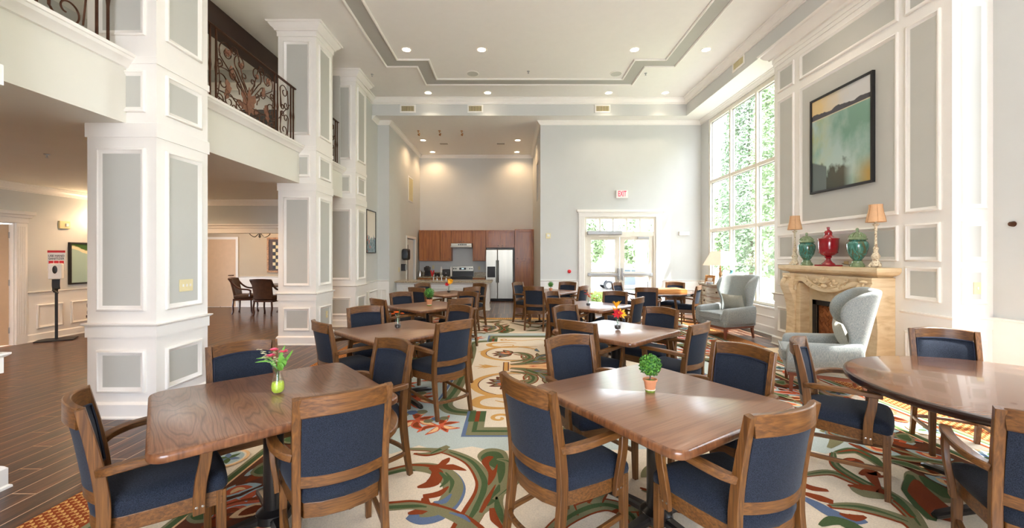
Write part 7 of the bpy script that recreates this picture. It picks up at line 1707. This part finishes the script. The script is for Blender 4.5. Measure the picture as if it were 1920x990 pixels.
# ================================================================== OUTSIDE
g = fin('ground_outside', B((-30, 70, YX + 0.25, 90, -1.6, -1.42), (XW + 0.3, 70, -20, YX + 0.25, -0.25, -0.06), (-30, 70, YX + 0.25, 17.5, -1.42, -0.06)), M['concrete'], None, smooth=False); g['kind'] = 'structure'
g = fin('lawn_ground', B((XW + 4.2, 40, 3, 34, -0.06, -0.03)), M['lawn'], None, smooth=False); g['kind'] = 'structure'
def tree(x, y, z, h, r, label, n, mi, columnar=False, leaf=0.12):
    t = thing('tree', label, 'tree', (x, y, z), 0, 'trees outside the windows')
    bm = bmesh.new(); tube(bm, cr([(0, 0, 0), (0.05, 0, h * 0.3), (-0.05, 0.05, h * 0.6), (0, 0, h * 0.85)], 4), 0.12 if not columnar else 0.1, 8, scales=[1 - 0.8 * i / 12 for i in range(13)]); fin('trunk', bm, M['bark'], t)
    bm = bmesh.new()
    for i in range(n):
        if columnar:
            zz = random.uniform(0.06, 1) ** 0.9 * h; rr = r * (sin(pi * min(1, 0.12 + 0.9 * zz / h)) ** 0.6) * sqrt(random.uniform(0.3, 1)); a = random.uniform(0, 2 * pi); p = Vector((rr * cos(a), rr * sin(a), zz))
        else:
            d = Vector((random.gauss(0, 1), random.gauss(0, 1), random.gauss(0, 1))).normalized(); k = random.uniform(0.45, 1) ** 0.5 * (1 + 0.25 * sin(5 * atan2(d.y, d.x) + 3 * d.z)); p = Vector((d.x * r * k, d.y * r * k, h * 0.62 + d.z * h * 0.4 * k))
        s = leaf * random.uniform(0.6, 1.3); u = Vector((random.gauss(0, 1), random.gauss(0, 1), random.gauss(0, 1))).normalized() * s; w = u.orthogonal().normalized() * s * 0.5
        bm.faces.new([bm.verts.new(q) for q in (p - u, p + w, p + u, p - w)])
    fin('foliage', bm, M['leaf'][mi], t, smooth=False)
tree(10.6, 18.0, -0.06, 11, 1.25, 'tall columnar evergreen outside the middle panes of the tall window', 20000, 0, True, 0.10)
tree(9.6, 14.6, -0.06, 10, 0.9, 'tall slim evergreen outside the panes nearest the fireplace wall', 15000, 1, True, 0.09)
tree(15.5, 30.0, -0.06, 6.6, 1.4, 'shorter conical tree seen low in the left panes of the tall window', 8000, 1, True, 0.15)
tree(19.5, 33.0, -0.06, 5.5, 2.6, 'rounded green tree behind the lawn right of the conical tree', 3500, 0, False, 0.25)
tree(4.6, 52, -1.42, 8.2, 3.2, 'rounded tree straight beyond the right exit door', 5500, 0, False, 0.35)
for i, (x, y, h, r) in enumerate(((8.5, 62, 9, 2.6), (13.8, 70, 9.5, 2.7), (19, 62, 9, 2.6), (24.5, 70, 9.5, 2.7), (2.0, 70, 9, 2.6), (30, 62, 9, 2.6))):
    tree(x, y, -1.42, h, r, 'bushy tree in the far row beyond the car park, %s' % ('behind the left door glass', 'between the door leaves', 'behind the right door', 'right of the row', 'at the left end', 'at the right end')[i], 3500, 1, False, 0.45)
for x, y, lab in ((11.5, -4.0, 'farthest back, out of view'), (12.0, 0.6, 'beside the near window, out of view'), (11.8, 5.2, 'opposite the fireplace wall, out of view'), (12.2, 9.8, 'opposite the tall window, out of view')):  # trees added out of view to cut low sky light through the windows
    tree(x, y, -0.06, 8.5, 1.7, 'unseen tree added to screen sky light, ' + lab, 5000, 0, False, 0.34)
hd = thing('hedge_shrub', 'low yellow-green shrub right outside the left exit door', 'shrub', (2.75, 13.0, -0.06))
bm = bmesh.new()
for i in range(3500):
    p = Vector((random.uniform(-0.75, 0.55), random.uniform(-0.3, 0.3), 0)); hmax = 0.42 * (1 - (p.x / 1.1) ** 2) ; p.z = random.uniform(0, hmax); s = 0.035; u = Vector((random.gauss(0, 1), random.gauss(0, 1), random.gauss(0, 1))).normalized() * s; w = u.orthogonal().normalized() * s * 0.5
    bm.faces.new([bm.verts.new(q) for q in (p - u, p + w, p + u, p - w)])
fin('foliage', bm, M['leaf'][2], hd, smooth=False)
bm = bmesh.new(); tube(bm, [(0, 0, 0), (0.02, 0, 0.25)], 0.02, 6); fin('stem', bm, M['bark'], hd)
pc = thing('porch_column', 'tan stucco porch column outside the right exit door', 'column', (4.62, 14.4, -0.06))
bm = bmesh.new(); lathe(bm, [(0.28, 0), (0.28, 0.25), (0.2, 0.3), (0.19, 3.2), (0.26, 3.3), (0.26, 3.5)], 24); fin('column_shaft', bm, M['stucco'], pc)
# pickup truck
tr = thing('pickup_truck', 'silver pickup truck parked across the drive beyond the exit doors', 'truck', (10.3, 36.0, -1.42), pi)
def sideprofile(bm, poly, w, mi=0):
    a = [bm.verts.new((x, -w, z)) for x, z in poly]; b = [bm.verts.new((x, w, z)) for x, z in poly]; n = len(poly)
    f1 = bm.faces.new(a); f2 = bm.faces.new(b[::-1])
    for i in range(n): bm.faces.new([a[i], b[i], b[(i + 1) % n], a[(i + 1) % n]])
    bm.normal_update(); bmesh.ops.triangulate(bm, faces=[f1, f2])
bm = bmesh.new()
arch = lambda c: [(c + 0.46 * cos(radians(t)), 0.42 + 0.46 * sin(radians(t))) for t in range(0, 181, 20)]
sideprofile(bm, [(-2.8, 0.45), (-2.85, 0.75), (-2.8, 1.15), (-0.9, 1.15), (0.0, 1.18), (1.35, 1.16), (2.55, 1.05), (2.8, 0.9), (2.85, 0.5)] + arch(1.85) + arch(-1.75), 0.95); fin('truck_body', bm, M['truck'], tr, angle=30)
bm = bmesh.new(); sideprofile(bm, [(-0.95, 1.15), (-0.8, 1.78), (0.55, 1.82), (1.35, 1.16)], 0.8); cb = fin('cab', bm, M['truck'], tr, angle=30)
bm = bmesh.new(); sideprofile(bm, [(-0.78, 1.22), (-0.66, 1.7), (-0.15, 1.72), (-0.15, 1.22)], 0.806); sideprofile(bm, [(-0.05, 1.22), (-0.05, 1.72), (0.5, 1.74), (1.1, 1.22)], 0.806); fin('side_window', bm, M['carglass'], cb)
for x in (1.85, -1.75):
    for s in (-1, 1):
        bm = bmesh.new(); lathe(bm, [(0.0, -0.12), (0.38, -0.12), (0.4, -0.08), (0.4, 0.08), (0.38, 0.12), (0, 0.12)], 24); xform(bm, Matrix.Translation((x, s * 0.88, 0.4)) @ Matrix.Rotation(radians(90), 4, 'X')); wh = fin('wheel', bm, M['tyre'], tr)
        bm = bmesh.new(); lathe(bm, [(0.0, 0), (0.24, 0), (0.24, 0.02)], 20); xform(bm, Matrix.Translation((x, s * 1.012, 0.4)) @ Matrix.Rotation(radians(90), 4, 'X'))
        fin('rim', bm, M['chrome'], wh)
fin('front_bumper', B((2.8, 2.95, -0.95, 0.95, 0.45, 0.7)), M['chrome'], tr, smooth=False, bevel=0.03); fin('headlamp', B((2.68, 2.82, -0.96, -0.7, 0.78, 0.98), (2.68, 2.82, 0.7, 0.96, 0.78, 0.98)), M['plasticwhite'], tr, smooth=False)
